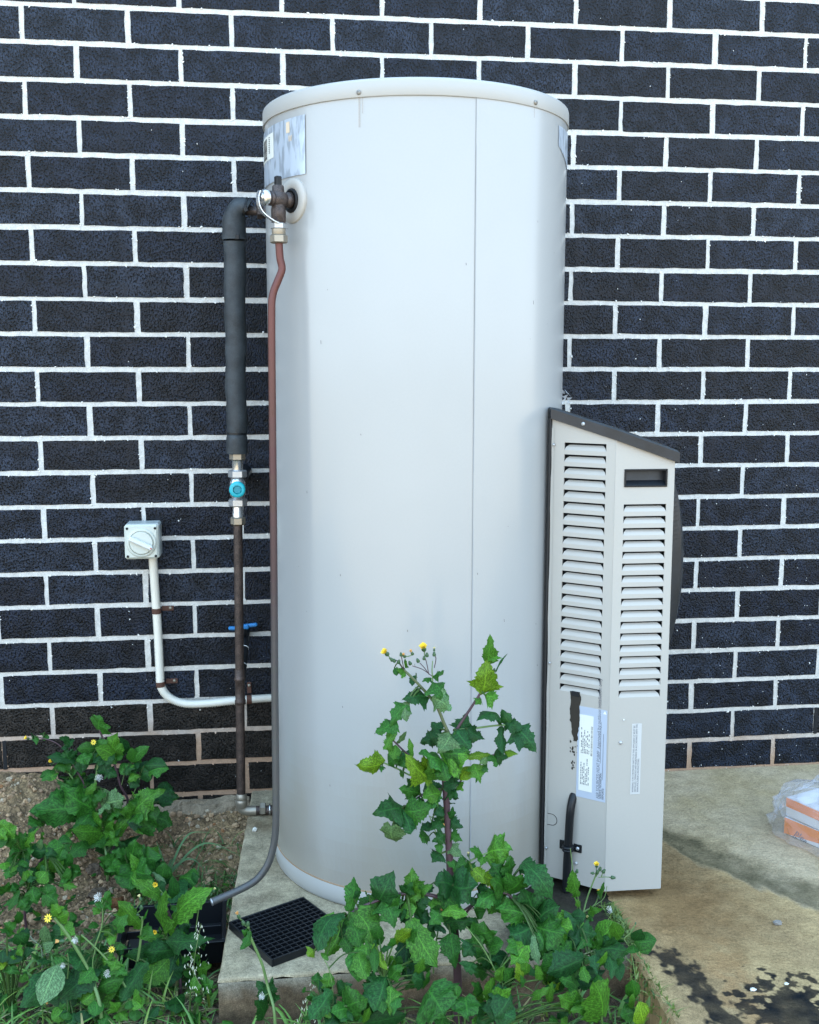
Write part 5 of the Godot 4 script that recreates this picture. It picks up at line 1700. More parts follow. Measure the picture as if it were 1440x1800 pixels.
func plants() -> void:
	var data := {
	"tall": {"stems": [["stem", 8, 6, 0, [V(899, 0, 960), V(891, 129, 960), V(884, 216, 960), V(880, 283, 960), V(876, 352, 960), V(873, 393, 960)]], ["stem", 5, 4, 1, [V(873, 393, 960), V(877, 437, 970), V(881, 472, 970)]], ["branch", 4, 3, 1, [V(883, 469, 960), V(873, 491, 960), V(858, 527, 960), V(843, 548, 960), V(817, 578, 960), V(799, 596, 960)]], ["branch", 4, 2, 0, [V(883, 467, 960), V(908, 505, 960), V(932, 542, 960), V(943, 563, 960), V(950, 592, 960), V(950, 640, 960)]], ["branch", 3, 2, 2, [V(889, 482, 960), V(922, 484, 960), V(975, 488, 960), V(1001, 485, 960), V(1017, 478, 960)]], ["branch", 3, 2, 0, [V(870, 391, 960), V(843, 411, 960), V(804, 443, 960), V(780, 468, 960)]], ["branch", 2, 2, 2, [V(848, 392, 960), V(817, 399, 960), V(786, 416, 960), V(762, 428, 960)]], ["branch", 2, 2, 0, [V(878, 358, 960), V(896, 381, 960), V(922, 404, 960), V(957, 431, 960), V(983, 440, 960)]], ["branch", 3, 2, 0, [V(874, 374, 960), V(843, 370, 960), V(817, 355, 960), V(796, 341, 960)]], ["branch", 2, 1, 2, [V(882, 269, 960), V(865, 276, 960), V(854, 301, 960), V(845, 324, 960)]], ["branch", 3, 2, 2, [V(892, 196, 960), V(905, 218, 960), V(924, 236, 960), V(953, 248, 960)]], ["branch", 2, 1, 2, [V(845, 550, 960), V(850, 569, 960), V(849, 595, 960), V(850, 611, 960)]], ["branch", 1, 1, 0, [V(849, 583, 960), V(832, 596, 960), V(814, 603, 960)]], ["branch", 1, 1, 0, [V(844, 586, 960), V(836, 598, 960), V(827, 608, 960)]], ["branch", 1, 1, 0, [V(843, 588, 960), V(839, 609, 960), V(836, 618, 960)]], ["branch", 1, 1, 0, [V(853, 598, 960), V(856, 616, 960), V(853, 622, 960)]], ["branch", 1, 1, 0, [V(799, 596, 960), V(788, 613, 960), V(773, 618, 960)]], ["branch", 1, 1, 0, [V(799, 596, 960), V(796, 613, 960), V(794, 624, 960)]], ["branch", 5, 3, 0, [V(884, 151, 960), V(858, 183, 990), V(837, 190, 990), V(808, 194, 990), V(780, 193, 990), V(735, 180, 990), V(708, 168, 990), V(679, 149, 990)]], ["branch", 3, 2, 0, [V(874, 134, 990), V(902, 154, 990), V(925, 171, 990), V(941, 187, 990)]], ["branch", 2, 2, 2, [V(849, 38, 990), V(850, 72, 990), V(858, 125, 990), V(863, 154, 990)]], ["branch", 3, 3, 0, [V(896, 127, 980), V(926, 177, 1000), V(951, 186, 1000), V(978, 189, 1000), V(990, 178, 1000)]]],
		"leaves": [["toothed", 843, 545, 960, 794, 554, 990, 21, 0, 0, 10, 20], ["toothed", 806, 542, 980, 771, 512, 1010, 17, 0, 1, 15, -30], ["toothed", 782, 515, 990, 742, 500, 1010, 21, 0, 1, 12, 0], ["toothed", 777, 505, 990, 760, 475, 1010, 11, 0, 2, 10, 0], ["lance", 801, 545, 980, 799, 515, 1000, 13, 0, 4, 10, 0], ["toothed", 850, 583, 960, 865, 600, 980, 11, 0, 1, 8, 0], ["toothed", 850, 574, 960, 877, 540, 980, 25, 0, 1, 20, -25], ["toothed", 845, 548, 970, 872, 535, 1010, 21, 0, 4, -20, 35], ["toothed", 848, 580, 960, 829, 581, 980, 8, 0, 1, 10, 0], ["toothed", 799, 597, 960, 782, 603, 980, 6, 0, 2, 5, 0], ["toothed", 799, 595, 960, 794, 590, 980, 7, 0, 2, 5, 0], ["toothed", 801, 600, 960, 799, 621, 980, 8, 0, 2, 5, 0], ["toothed", 941, 547, 960, 945, 611, 980, 29, 0, 3, 15, 0], ["toothed", 942, 547, 970, 957, 553, 990, 21, 0, 2, -10, 0], ["toothed", 945, 565, 960, 957, 592, 990, 17, 0, 3, -10, 30], ["toothed", 948, 600, 960, 946, 658, 980, 17, 0, 2, 12, -30], ["toothed", 949, 616, 960, 970, 619, 980, 10, 0, 2, 8, 0], ["lance", 961, 588, 970, 985, 620, 960, 2, 0, 0, 12, 0], ["toothed", 937, 539, 960, 928, 539, 980, 10, 0, 2, 12, 0], ["toothed", 890, 487, 970, 912, 462, 1000, 31, 1, 0, 10, 0], ["toothed", 895, 483, 960, 917, 506, 940, 22, 0, 0, 8, 0], ["toothed", 909, 488, 970, 940, 474, 990, 17, 0, 0, 8, 0], ["lance", 976, 486, 960, 924, 509, 990, 19, 0, 0, 70, 40], ["lance", 976, 486, 960, 974, 444, 990, 12, 0, 0, -12, 0], ["lance", 999, 485, 960, 976, 516, 960, 12, 0, 0, 25, 0], ["toothed", 999, 485, 960, 1035, 448, 990, 27, 1, 0, 30, -20], ["lance", 1012, 479, 960, 999, 451, 1000, 10, 0, 0, 10, 0], ["lance", 980, 487, 960, 1007, 489, 980, 14, 0, 0, 12, 0], ["toothed", 871, 476, 940, 853, 491, 930, 18, 0, 0, 10, 0], ["toothed", 871, 474, 950, 848, 473, 960, 21, 0, 0, 10, 0], ["toothed", 881, 480, 970, 853, 458, 1000, 25, 0, 4, 12, 15], ["toothed", 866, 447, 980, 898, 462, 1010, 32, 0, 1, 12, 0], ["heart", 865, 436, 980, 900, 456, 1010, 36, 0, 2, 12, -15], ["heart", 864, 436, 980, 872, 413, 1010, 25, 0, 1, 14, 0], ["heart", 864, 435, 980, 824, 463, 1010, 28, 0, 1, 12, 20], ["toothed", 840, 403, 980, 801, 465, 1020, 26, 0, 3, 15, 10], ["toothed", 843, 403, 980, 826, 455, 1010, 15, 0, 3, -10, -30], ["lance", 810, 445, 990, 804, 483, 990, 6, 0, 2, 10, 0], ["toothed", 843, 397, 960, 840, 391, 980, 10, 0, 3, 12, 0], ["toothed", 871, 461, 930, 831, 452, 930, 20, 0, 0, 10, 0], ["toothed", 856, 399, 980, 846, 446, 1010, 21, 0, 2, 10, 0], ["toothed", 899, 447, 940, 907, 467, 930, 18, 0, 0, 8, 0], ["toothed", 882, 461, 960, 889, 478, 980, 17, 0, 1, 12, 0], ["lance", 787, 462, 960, 800, 489, 980, 5, 0, 4, 8, 0], ["oval", 784, 460, 960, 779, 442, 980, 12, 0, 2, 10, 0], ["toothed", 765, 430, 960, 710, 434, 980, 23, 0, 3, 15, -20], ["toothed", 770, 423, 960, 790, 443, 980, 15, 0, 1, 12, 0], ["toothed", 791, 440, 960, 808, 422, 980, 13, 0, 1, 12, 0], ["toothed", 778, 468, 960, 763, 462, 980, 13, 0, 2, 12, 0], ["toothed", 804, 422, 940, 809, 440, 940, 16, 0, 0, 10, 0], ["toothed", 760, 423, 960, 756, 420, 980, 6, 0, 1, 12, 0], ["toothed", 799, 408, 960, 788, 413, 980, 10, 0, 2, 12, 0], ["toothed", 829, 368, 960, 796, 385, 990, 21, 0, 1, 12, 0], ["toothed", 822, 369, 960, 807, 402, 980, 21, 0, 0, 12, 0], ["toothed", 836, 365, 940, 871, 376, 950, 20, 0, 0, 8, 0], ["toothed", 865, 368, 970, 824, 379, 1010, 23, 0, 2, 14, 0], ["toothed", 847, 366, 970, 844, 354, 1000, 19, 0, 1, 10, 0], ["toothed", 868, 378, 970, 898, 392, 980, 17, 0, 0, 10, 0], ["toothed", 875, 371, 960, 893, 365, 980, 16, 0, 0, 12, 0], ["toothed", 833, 357, 960, 826, 352, 980, 10, 0, 0, 12, 0], ["toothed", 880, 390, 960, 892, 405, 980, 14, 0, 0, 12, 0], ["toothed", 795, 350, 980, 742, 360, 1010, 30, 1, 0, 14, 15], ["toothed", 796, 343, 980, 845, 364, 1010, 29, 0, 1, 12, -10], ["toothed", 792, 347, 980, 804, 317, 1020, 28, 1, 0, 12, 0], ["heart", 772, 326, 1000, 777, 286, 990, 23, 0, 4, 25, 0], ["toothed", 801, 345, 960, 809, 312, 980, 17, 0, 1, 12, 0], ["lance", 957, 433, 960, 907, 438, 980, 8, 0, 3, 10, 0], ["toothed", 958, 434, 960, 965, 420, 980, 16, 0, 1, 12, 0], ["toothed", 962, 434, 960, 978, 436, 980, 17, 0, 0, 12, 0], ["oval", 920, 417, 970, 895, 399, 980, 14, 0, 3, 10, 0], ["toothed", 923, 422, 970, 933, 393, 990, 19, 0, 2, 12, 0], ["toothed", 949, 418, 960, 925, 390, 980, 10, 0, 1, 12, 0], ["toothed", 981, 438, 960, 999, 444, 980, 10, 0, 3, 12, 0], ["toothed", 899, 384, 960, 901, 378, 980, 10, 0, 2, 12, 0], ["lance", 951, 433, 960, 934, 428, 980, 8, 0, 4, 12, 0], ["toothed", 870, 339, 960, 851, 332, 980, 14, 0, 0, 12, 0], ["toothed", 867, 317, 960, 843, 308, 980, 14, 0, 0, 12, 0], ["toothed", 882, 316, 960, 902, 309, 980, 14, 0, 0, 12, 0], ["toothed", 882, 289, 960, 900, 284, 980, 12, 0, 1, 12, 0], ["toothed", 881, 313, 960, 885, 344, 980, 10, 0, 0, 12, 0], ["toothed", 873, 289, 960, 854, 285, 980, 16, 0, 0, 12, 0], ["toothed", 868, 253, 960, 849, 250, 980, 18, 0, 0, 8, 0], ["toothed", 883, 269, 960, 903, 250, 980, 14, 0, 4, 10, 0], ["toothed", 886, 241, 960, 894, 228, 980, 14, 0, 1, 12, 0], ["lance", 888, 357, 960, 894, 364, 980, 4, 0, 0, 12, 0], ["lance", 883, 346, 960, 889, 353, 980, 4, 0, 0, 12, 0], ["lance", 867, 276, 960, 862, 263, 980, 8, 0, 1, 12, 0], ["heart", 952, 248, 960, 983, 266, 990, 31, 0, 2, 12, 0], ["toothed", 944, 244, 960, 917, 268, 980, 14, 0, 1, 12, 0], ["toothed", 943, 243, 960, 936, 235, 980, 12, 0, 2, 12, 0], ["toothed", 919, 234, 960, 894, 231, 980, 16, 0, 1, 12, 0], ["toothed", 916, 228, 960, 923, 224, 980, 16, 0, 1, 12, 0], ["lance", 697, 167, 990, 713, 219, 970, 18, 1, 1, 20, 25], ["lance", 705, 190, 990, 714, 213, 1010, 5, 0, 0, 8, 0], ["lance", 749, 185, 990, 769, 240, 1010, 28, 1, 0, 60, -20], ["toothed", 757, 190, 1000, 772, 163, 1040, 28, 0, 1, 12, 0], ["toothed", 741, 171, 980, 732, 146, 1000, 17, 0, 0, 10, 0], ["lance", 684, 176, 1010, 637, 137, 1060, 25, 1, 0, 30, 25], ["toothed", 687, 161, 1000, 653, 111, 1040, 32, 0, 2, 14, -10], ["lance", 695, 164, 1010, 712, 128, 1050, 21, 0, 1, 14, 0], ["heart", 710, 169, 1000, 735, 130, 1040, 30, 0, 2, 14, 0], ["toothed", 634, 126, 1040, 625, 123, 1050, 13, 0, 3, 8, 0], ["toothed", 791, 197, 990, 807, 224, 1010, 15, 0, 0, 10, 0], ["toothed", 816, 194, 990, 811, 238, 990, 20, 0, 2, 12, 0], ["toothed", 821, 190, 990, 842, 218, 1010, 12, 0, 2, 12, 0], ["toothed", 812, 191, 990, 816, 222, 1010, 14, 0, 2, 12, 0], ["toothed", 795, 175, 980, 776, 170, 1000, 15, 0, 0, 10, 0], ["toothed", 792, 168, 980, 798, 147, 1010, 20, 0, 0, 12, 0], ["toothed", 799, 180, 990, 814, 201, 1010, 18, 0, 2, 12, 0], ["toothed", 814, 157, 990, 832, 176, 1010, 14, 0, 0, 12, 0], ["heart", 883, 203, 990, 844, 226, 1020, 25, 0, 0, 12, 20], ["heart", 883, 203, 990, 920, 222, 1030, 34, 1, 0, 14, 0], ["lance", 878, 195, 990, 858, 193, 1010, 12, 1, 0, 8, 0], ["toothed", 927, 198, 990, 943, 204, 1010, 14, 0, 0, 12, 0], ["toothed", 936, 168, 990, 946, 192, 1010, 18, 0, 1, 12, 0], ["toothed", 928, 189, 1010, 924, 173, 1020, 17, 0, 2, 10, 0], ["toothed", 919, 227, 980, 943, 209, 1000, 20, 0, 3, 10, 0], ["toothed", 857, 165, 1010, 839, 157, 1030, 16, 0, 1, 8, 0], ["lance", 859, 164, 1010, 899, 175, 1040, 13, 0, 2, 12, 0], ["toothed", 849, 181, 990, 841, 173, 1010, 14, 0, 2, 12, 0], ["lance", 803, 162, 1020, 844, 95, 1070, 28, 0, 2, 14, -10], ["toothed", 814, 157, 990, 846, 146, 1010, 17, 0, 0, 10, 0], ["toothed", 867, 134, 990, 920, 152, 1030, 20, 1, 0, 12, 0], ["toothed", 876, 125, 1010, 883, 83, 1050, 25, 0, 1, 14, 0], ["toothed", 872, 100, 990, 867, 90, 1010, 12, 0, 1, 12, 0], ["oval", 921, 112, 1010, 899, 88, 1030, 14, 0, 1, 12, 0], ["heart", 951, 106, 990, 910, 133, 1020, 20, 0, 1, 10, 0], ["lance", 863, 134, 990, 837, 135, 1010, 12, 0, 0, 12, 0], ["heart", 977, 192, 1000, 1003, 235, 1030, 26, 1, 1, 12, 20], ["heart", 975, 193, 1000, 952, 231, 1030, 19, 1, 1, 10, 0], ["toothed", 970, 189, 1000, 918, 196, 1050, 25, 1, 1, 12, 0], ["toothed", 977, 192, 980, 930, 223, 990, 20, 0, 3, 10, 0], ["heart", 989, 217, 990, 994, 252, 1000, 18, 0, 1, -14, 35], ["lance", 1009, 246, 1000, 1054, 204, 1050, 27, 1, 0, 55, -10], ["heart", 1009, 236, 990, 1028, 244, 1020, 19, 0, 0, 14, 0], ["heart", 1030, 129, 1000, 958, 186, 1050, 30, 1, 1, 14, 15], ["heart", 1033, 134, 990, 1012, 197, 1020, 36, 1, 0, 14, 0], ["heart", 1033, 129, 1000, 1056, 174, 1030, 29, 1, 0, 14, 0], ["heart", 1025, 135, 1020, 975, 143, 1060, 36, 1, 0, 14, 10], ["heart", 1029, 132, 1020, 1061, 149, 1060, 38, 0, 1, 14, -15], ["lance", 1018, 134, 1050, 1024, 92, 1080, 9, 0, 4, 15, 0], ["heart", 1028, 130, 1030, 1038, 111, 1060, 30, 0, 1, 14, 0], ["toothed", 1019, 100, 1020, 1021, 80, 1040, 19, 0, 0, 10, 0]],
		"heads": [["flower", 766, 630, 965, 10, -0.6, 0.7, 0.5], ["bud", 775, 619, 965, 8, -0.5, 0.6, 0.2], ["bud", 781, 617, 965, 7, -0.2, 0.8, 0.2], ["bud", 793, 628, 965, 7, -0.1, 1, 0.1], ["spent", 799, 624, 965, 6, -0.4, 0.8, 0.3], ["bud", 790, 615, 965, 8, 0.2, 0.8, 0.3], ["bud", 808, 612, 965, 8, -0.4, 0.9, 0.2], ["spent", 812, 629, 965, 7, -0.4, 0.8, 0.2], ["bud", 822, 616, 965, 8, -0.4, 0.9, 0.2], ["flower", 833, 637, 965, 11, -0.2, 0.7, 0.6], ["bud", 839, 626, 965, 8, -0.1, 1, 0.2], ["bud", 834, 620, 965, 7, 0, 1, 0.2], ["bud", 852, 627, 965, 8, 0, 1, 0.1], ["cream", 852, 634, 965, 5, 0, 1, 0.2], ["bud", 960, 594, 965, 6, 0, 1, 0.1], ["cream", 916, 250, 965, 6, 0, 1, 0.3], ["bud", 912, 239, 965, 6, 0, 1, 0.3], ["bud", 853, 331, 965, 6, 0, 1, 0.3], ["spent", 868, 306, 965, 7, 0.4, 0.6, 0.5], ["spent", 862, 160, 995, 5, 0, 0.8, 0.5], ["cream", 845, 83, 995, 4, 0, 0.5, 0.8]]},
	"low_right": {"stems": [["stem", 3, 2, 1, [V(1002, -60, 1060), V(1022, 41, 1060), V(1053, 66, 1060), V(1084, 87, 1060), V(1118, 100, 1060), V(1142, 107, 1060)]]],
		"leaves": [["toothed", 1123, 102, 1060, 1180, 115, 1090, 28, 1, 0, 12, 0], ["toothed", 1140, 106, 1060, 1127, 149, 1080, 13, 0, 1, 12, 0], ["toothed", 1147, 103, 1060, 1160, 133, 1080, 17, 0, 0, 12, 0], ["toothed", 1147, 101, 1070, 1142, 78, 1110, 14, 0, 0, 14, 0], ["toothed", 1125, 102, 1070, 1121, 81, 1100, 11, 1, 0, 12, 0], ["lance", 1106, 96, 1070, 1039, 92, 1110, 26, 1, 0, 14, -15], ["lance", 1094, 103, 1040, 1028, 85, 1080, 24, 0, 1, 14, 0], ["toothed", 1105, 89, 1030, 1086, 156, 1010, 26, 1, 0, 16, 0], ["toothed", 1109, 130, 1030, 1134, 126, 1050, 21, 1, 0, 10, 0], ["toothed", 1107, 115, 1040, 1120, 117, 1060, 19, 0, 1, 10, 0], ["heart", 1109, 72, 1060, 1108, 51, 1080, 22, 0, 0, 10, 0], ["toothed", 1090, 56, 1060, 1123, 45, 1080, 19, 0, 0, 12, 0], ["lance", 1041, 52, 1060, 1016, 91, 1080, 11, 0, 2, 12, 0], ["toothed", 1041, 39, 1060, 1058, 55, 1080, 11, 0, 3, 12, 0]],
		"heads": []},
	"small_thistle": {"stems": [["stem", 3, 2, 2, [V(1137, 46, 940), V(1143, 94, 930), V(1153, 124, 920), V(1169, 170, 920)]], ["branch", 2, 1, 2, [V(1144, 89, 920), V(1136, 127, 920), V(1124, 190, 920), V(1119, 228, 920)]], ["branch", 2, 1, 2, [V(1149, 100, 920), V(1170, 114, 920), V(1176, 136, 920)]], ["branch", 1, 1, 2, [V(1175, 167, 920), V(1190, 167, 920), V(1203, 165, 920)]], ["branch", 1, 1, 2, [V(1165, 109, 920), V(1186, 124, 920), V(1192, 148, 920)]]],
		"leaves": [["lance", 1136, 130, 920, 1118, 195, 940, 15, 0, 2, 12, 0], ["lance", 1180, 122, 920, 1180, 167, 940, 9, 0, 1, 10, 0], ["toothed", 1155, 99, 920, 1177, 114, 940, 10, 0, 2, 12, 0], ["toothed", 1141, 111, 920, 1126, 141, 940, 8, 0, 2, 12, 0], ["toothed", 1152, 94, 920, 1159, 91, 940, 10, 0, 1, 12, 0]],
		"heads": [["flower", 1169, 195, 925, 8, -0.2, 0.8, 0.5], ["bud", 1177, 189, 925, 8, 0.2, 0.9, 0.2], ["bud", 1185, 184, 925, 9, 0.4, 0.8, 0.2], ["bud", 1159, 179, 925, 7, -0.9, 0.2, 0.2], ["bud", 1171, 183, 925, 8, 0, 1, 0.2], ["bud", 1205, 167, 925, 9, 1, -0.1, 0.1], ["bud", 1175, 133, 925, 7, 0, 1, 0.1], ["flower", 1175, 141, 925, 6, 0, 1, 0.3], ["bud", 1132, 187, 925, 8, 0.2, 0.9, 0.2], ["seed", 1194, 103, 925, 14, 0.5, 0.5, 0.6], ["cream", 1153, 91, 925, 7, 0, 0.6, 0.6]]},
	"oval": {"stems": [],
		"leaves": [["heart", 1117, 28, 1140, 1090, 112, 1170, 35, 0, 2, 12, 10]],
		"heads": []},
	"paired": {"stems": [["stem", 2, 1, 2, [V(1202, -55, 1100), V(1195, 22, 1100), V(1178, 123, 1100), V(1165, 144, 1100)]]],
		"leaves": [["oval", 1160, 144, 1100, 1139, 186, 1120, 13, 0, 2, 10, 0], ["oval", 1182, 138, 1100, 1210, 156, 1130, 19, 0, 1, 10, 0], ["oval", 1182, 133, 1100, 1178, 130, 1120, 12, 0, 1, 12, 0], ["oval", 1188, 27, 1100, 1177, 73, 1120, 14, 0, 1, 12, 0], ["oval", 1186, 12, 1100, 1174, 51, 1120, 11, 0, 2, 12, 0], ["oval", 1188, 4, 1100, 1161, 12, 1120, 16, 0, 1, 12, 0], ["oval", 1195, 3, 1130, 1188, 45, 1140, 20, 0, 3, 10, 0], ["oval", 1215, 12, 1100, 1208, 48, 1120, 6, 0, 4, 12, 0], ["oval", 1180, 140, 1100, 1189, 168, 1120, 12, 0, 0, 12, 0]],
		"heads": [["bud", 1184, 175, 1105, 4, 0, 1, 0]]},
	"mid_heart": {"stems": [],
		"leaves": [["heart", 821, 87, 1120, 833, 77, 1170, 46, 1, 1, 12, 0]],
		"heads": []},
	"small_heart": {"stems": [],
		"leaves": [["heart", 880, 82, 1140, 877, 70, 1180, 27, 1, 1, 10, 0], ["oval", 867, 80, 1140, 866, 103, 1140, 11, 1, 1, 8, 0]],
		"heads": []},
	"low_mid": {"stems": [["stem", 3, 1, 2, [V(661, 13, 1080), V(663, 68, 1080), V(656, 115, 1080), V(647, 134, 1080)]], ["stem", 3, 2, 2, [V(757, 14, 1080), V(753, 61, 1080), V(750, 89, 1080)]]],
		"leaves": [["oval", 712, 128, 1050, 709, 109, 1100, 26, 1, 1, 14, 0], ["lance", 736, 138, 1050, 754, 117, 1100, 9, 0, 3, 18, 0], ["oval", 747, 131, 1030, 746, 160, 1040, 12, 0, 1, 8, 0], ["lance", 771, 124, 1030, 801, 165, 1060, 12, 0, 3, 14, 0], ["lance", 757, 147, 1080, 766, 173, 1100, 7, 0, 1, 12, 0], ["lance", 753, 94, 1080, 731, 64, 1130, 27, 1, 0, 18, 0], ["toothed", 759, 86, 1080, 778, 118, 1100, 16, 1, 1, 12, 0], ["toothed", 740, 90, 1080, 714, 104, 1100, 11, 1, 0, 10, 0], ["lance", 746, 85, 1080, 747, 63, 1130, 17, 0, 1, 12, 0], ["oval", 775, 83, 1040, 783, 106, 1040, 9, 0, 1, 8, 0], ["oval", 792, 81, 1040, 797, 98, 1040, 9, 0, 1, 8, 0], ["oval", 815, 96, 1040, 809, 124, 1050, 16, 0, 2, 8, 0], ["lance", 803, 90, 1080, 815, 131, 1100, 9, 0, 2, 12, 0], ["heart", 820, 79, 1080, 802, 102, 1100, 17, 1, 0, 10, 0], ["oval", 846, 36, 1100, 840, 35, 1140, 20, 1, 1, 10, 0], ["oval", 712, 22, 1100, 786, 34, 1110, 19, 0, 0, 12, 30]],
		"heads": [["cream", 721, 110, 1085, 6, 0, 0.7, 0.6]]},
	"bottom_left_c": {"stems": [["stem", 2, 1, 2, [V(649, 13, 1100), V(644, 59, 1100), V(650, 82, 1100)]]],
		"leaves": [["heart", 688, 51, 1100, 660, 68, 1130, 18, 1, 1, 10, 0], ["heart", 684, 56, 1100, 707, 78, 1130, 27, 1, 1, 12, 10], ["heart", 684, 54, 1100, 671, 49, 1130, 17, 1, 0, 10, 0], ["lance", 659, 88, 1100, 619, 68, 1150, 18, 1, 0, 14, 0], ["toothed", 640, 75, 1080, 662, 96, 1080, 16, 0, 0, 8, 0], ["toothed", 670, 65, 1080, 695, 94, 1100, 16, 0, 0, 8, 0], ["lance", 712, 22, 1100, 721, 63, 1120, 7, 0, 2, 12, 0], ["heart", 725, 46, 1100, 706, 80, 1120, 13, 0, 1, 12, 0], ["lance", 644, 62, 1100, 657, 48, 1120, 7, 0, 2, 12, 0], ["oval", 625, 70, 1100, 622, 91, 1120, 6, 0, 1, 12, 0], ["oval", 669, 27, 1100, 662, 54, 1120, 9, 0, 1, 12, 0]],
		"heads": []},
	"low_c2": {"stems": [["stem", 2, 1, 2, [V(963, -2, 1120), V(943, 91, 1120), V(915, 153, 1120), V(885, 196, 1120)]]],
		"leaves": [["heart", 906, 153, 1070, 940, 169, 1100, 22, 0, 1, 12, 0], ["toothed", 908, 135, 1070, 893, 131, 1090, 19, 0, 0, 8, 0], ["heart", 994, 132, 1080, 963, 122, 1120, 20, 0, 2, 10, 0], ["heart", 966, 109, 1070, 938, 120, 1090, 17, 0, 0, 8, 0], ["toothed", 933, 84, 1070, 928, 117, 1080, 16, 0, 0, 8, 0], ["toothed", 948, 93, 1120, 945, 137, 1140, 15, 0, 2, 8, 0], ["heart", 923, 60, 1120, 956, 96, 1150, 17, 1, 2, 12, 0], ["oval", 925, 65, 1120, 924, 110, 1140, 15, 0, 2, 8, 0], ["oval", 958, 80, 1140, 929, 62, 1170, 21, 1, 0, 10, 0], ["oval", 930, 65, 1140, 958, 58, 1170, 21, 1, 0, 10, 0], ["oval", 916, 31, 1120, 907, 69, 1140, 14, 0, 0, 12, 0], ["heart", 1085, 43, 1120, 1039, 71, 1140, 18, 0, 2, 10, 0], ["heart", 1071, 29, 1120, 1079, 58, 1140, 14, 0, 1, 12, 0], ["oval", 916, 47, 1110, 940, 22, 1120, 25, 0, 0, 8, 0], ["lance", 981, 85, 1120, 972, 132, 1140, 11, 0, 3, 12, 0], ["lance", 983, 100, 1120, 985, 131, 1140, 11, 0, 2, 12, 0], ["lance", 1016, 90, 1120, 1005, 127, 1140, 8, 0, 2, 12, 0], ["lance", 1031, 47, 1120, 1029, 96, 1140, 9, 0, 2, 12, 0], ["oval", 1064, 6, 1120, 1044, 27, 1140, 12, 0, 2, 12, 0]],
		"heads": []},
	"bud_stalk": {"stems": [["stem", 4, 3, 2, [V(563, 11, 1030), V(552, 42, 1000), V(543, 84, 1000), V(523, 139, 1000), V(520, 156, 1000)]], ["branch", 2, 1, 2, [V(520, 156, 1000), V(513, 163, 1000), V(508, 171, 1000)]]],
		"leaves": [["lance", 524, 153, 1010, 507, 136, 1040, 8, 0, 1, 10, 0], ["toothed", 523, 145, 1000, 514, 159, 1020, 9, 0, 1, 12, 0], ["toothed", 553, -2, 980, 536, 39, 980, 20, 1, 0, 12, 0], ["toothed", 556, -9, 980, 561, 46, 980, 16, 1, 0, 12, 0], ["toothed", 543, -21, 1000, 530, 28, 1020, 18, 0, 0, 12, 0]],
		"heads": [["bud", 511, 169, 1005, 9, -0.3, 0.9, 0.2], ["spent", 503, 182, 1005, 8, -0.3, 0.9, 0.2], ["bud", 520, 167, 1005, 9, 0.1, 1, 0.2], ["seed", 542, 27, 1005, 12, -0.3, 0.5, 0.8]]},
	"tray": {"stems": [["stem", 4, 4, 0, [V(378, -79, 760), V(374, -38, 740), V(370, 7, 740), V(358, 52, 740), V(346, 85, 740)]], ["branch", 2, 1, 2, [V(369, -17, 740), V(352, -2, 740), V(339, 27, 740)]], ["branch", 2, 1, 2, [V(408, -10, 740), V(412, 36, 740), V(421, 71, 740), V(441, 90, 740)]], ["branch", 1, 1, 2, [V(358, 52, 740), V(346, 99, 740), V(336, 109, 740)]]],
		"leaves": [["lance", 353, 16, 740, 444, 118, 770, 28, 0, 2, 14, -10], ["lance", 347, 85, 740, 298, 139, 760, 16, 0, 2, 14, 0], ["toothed", 344, 90, 740, 366, 96, 760, 7, 0, 2, 12, 0], ["toothed", 348, 92, 740, 361, 85, 760, 6, 0, 2, 12, 0], ["toothed", 374, 5, 720, 399, 17, 720, 16, 0, 0, 10, 0], ["oval", 378, -6, 740, 389, 21, 760, 10, 0, 1, 12, 0], ["lance", 375, -27, 740, 311, -4, 780, 22, 1, 0, 16, -10], ["lance", 359, -32, 750, 310, -58, 790, 28, 0, 2, 14, 0], ["lance", 341, -10, 720, 265, -31, 740, 13, 0, 0, 14, 0], ["toothed", 325, -40, 760, 320, -17, 770, 18, 1, 0, 12, 0], ["lance", 365, -17, 740, 363, 18, 760, 7, 0, 2, 12, 0], ["lance", 339, 9, 740, 341, 38, 760, 4, 0, 1, 12, 0], ["oval", 412, -27, 740, 397, -3, 760, 12, 0, 1, 12, 0], ["oval", 414, -20, 740, 410, 5, 760, 9, 0, 1, 12, 0], ["oval", 402, -76, 740, 385, -62, 760, 12, 0, 1, 12, 0], ["toothed", 406, -67, 740, 438, -48, 760, 18, 0, 2, 12, 0]],
		"heads": [["flower", 334, 118, 745, 8, 0, 0.4, 0.9], ["flower", 330, 19, 745, 7, 0, 0.4, 0.9], ["cream", 447, 100, 745, 7, 0.4, 0.9, 0.1], ["bud", 442, 93, 745, 7, 0.4, 0.9, 0.1], ["bud", 345, 98, 745, 7, -0.3, 0.9, 0.2], ["bud", 340, 21, 745, 6, -0.3, 0.9, 0.2]]},
	"two_stalk": {"stems": [["stem", 4, 3, 2, [V(294, -34, 850), V(301, -14, 820), V(311, 37, 820), V(315, 72, 820), V(317, 92, 820)]], ["branch", 1, 1, 2, [V(317, 90, 820), V(305, 98, 820), V(297, 105, 820)]]],
		"leaves": [["lance", 315, 70, 820, 278, 142, 850, 17, 0, 2, 16, 0], ["toothed", 314, 66, 820, 338, 69, 850, 13, 0, 1, 10, 0], ["toothed", 316, 59, 820, 320, 56, 840, 7, 0, 2, 12, 0], ["lance", 319, 85, 820, 330, 117, 840, 2, 0, 1, 12, 0], ["lance", 322, 2, 820, 280, -43, 880, 21, 0, 0, 14, 0], ["toothed", 318, 92, 820, 328, 100, 840, 4, 0, 1, 12, 0]],
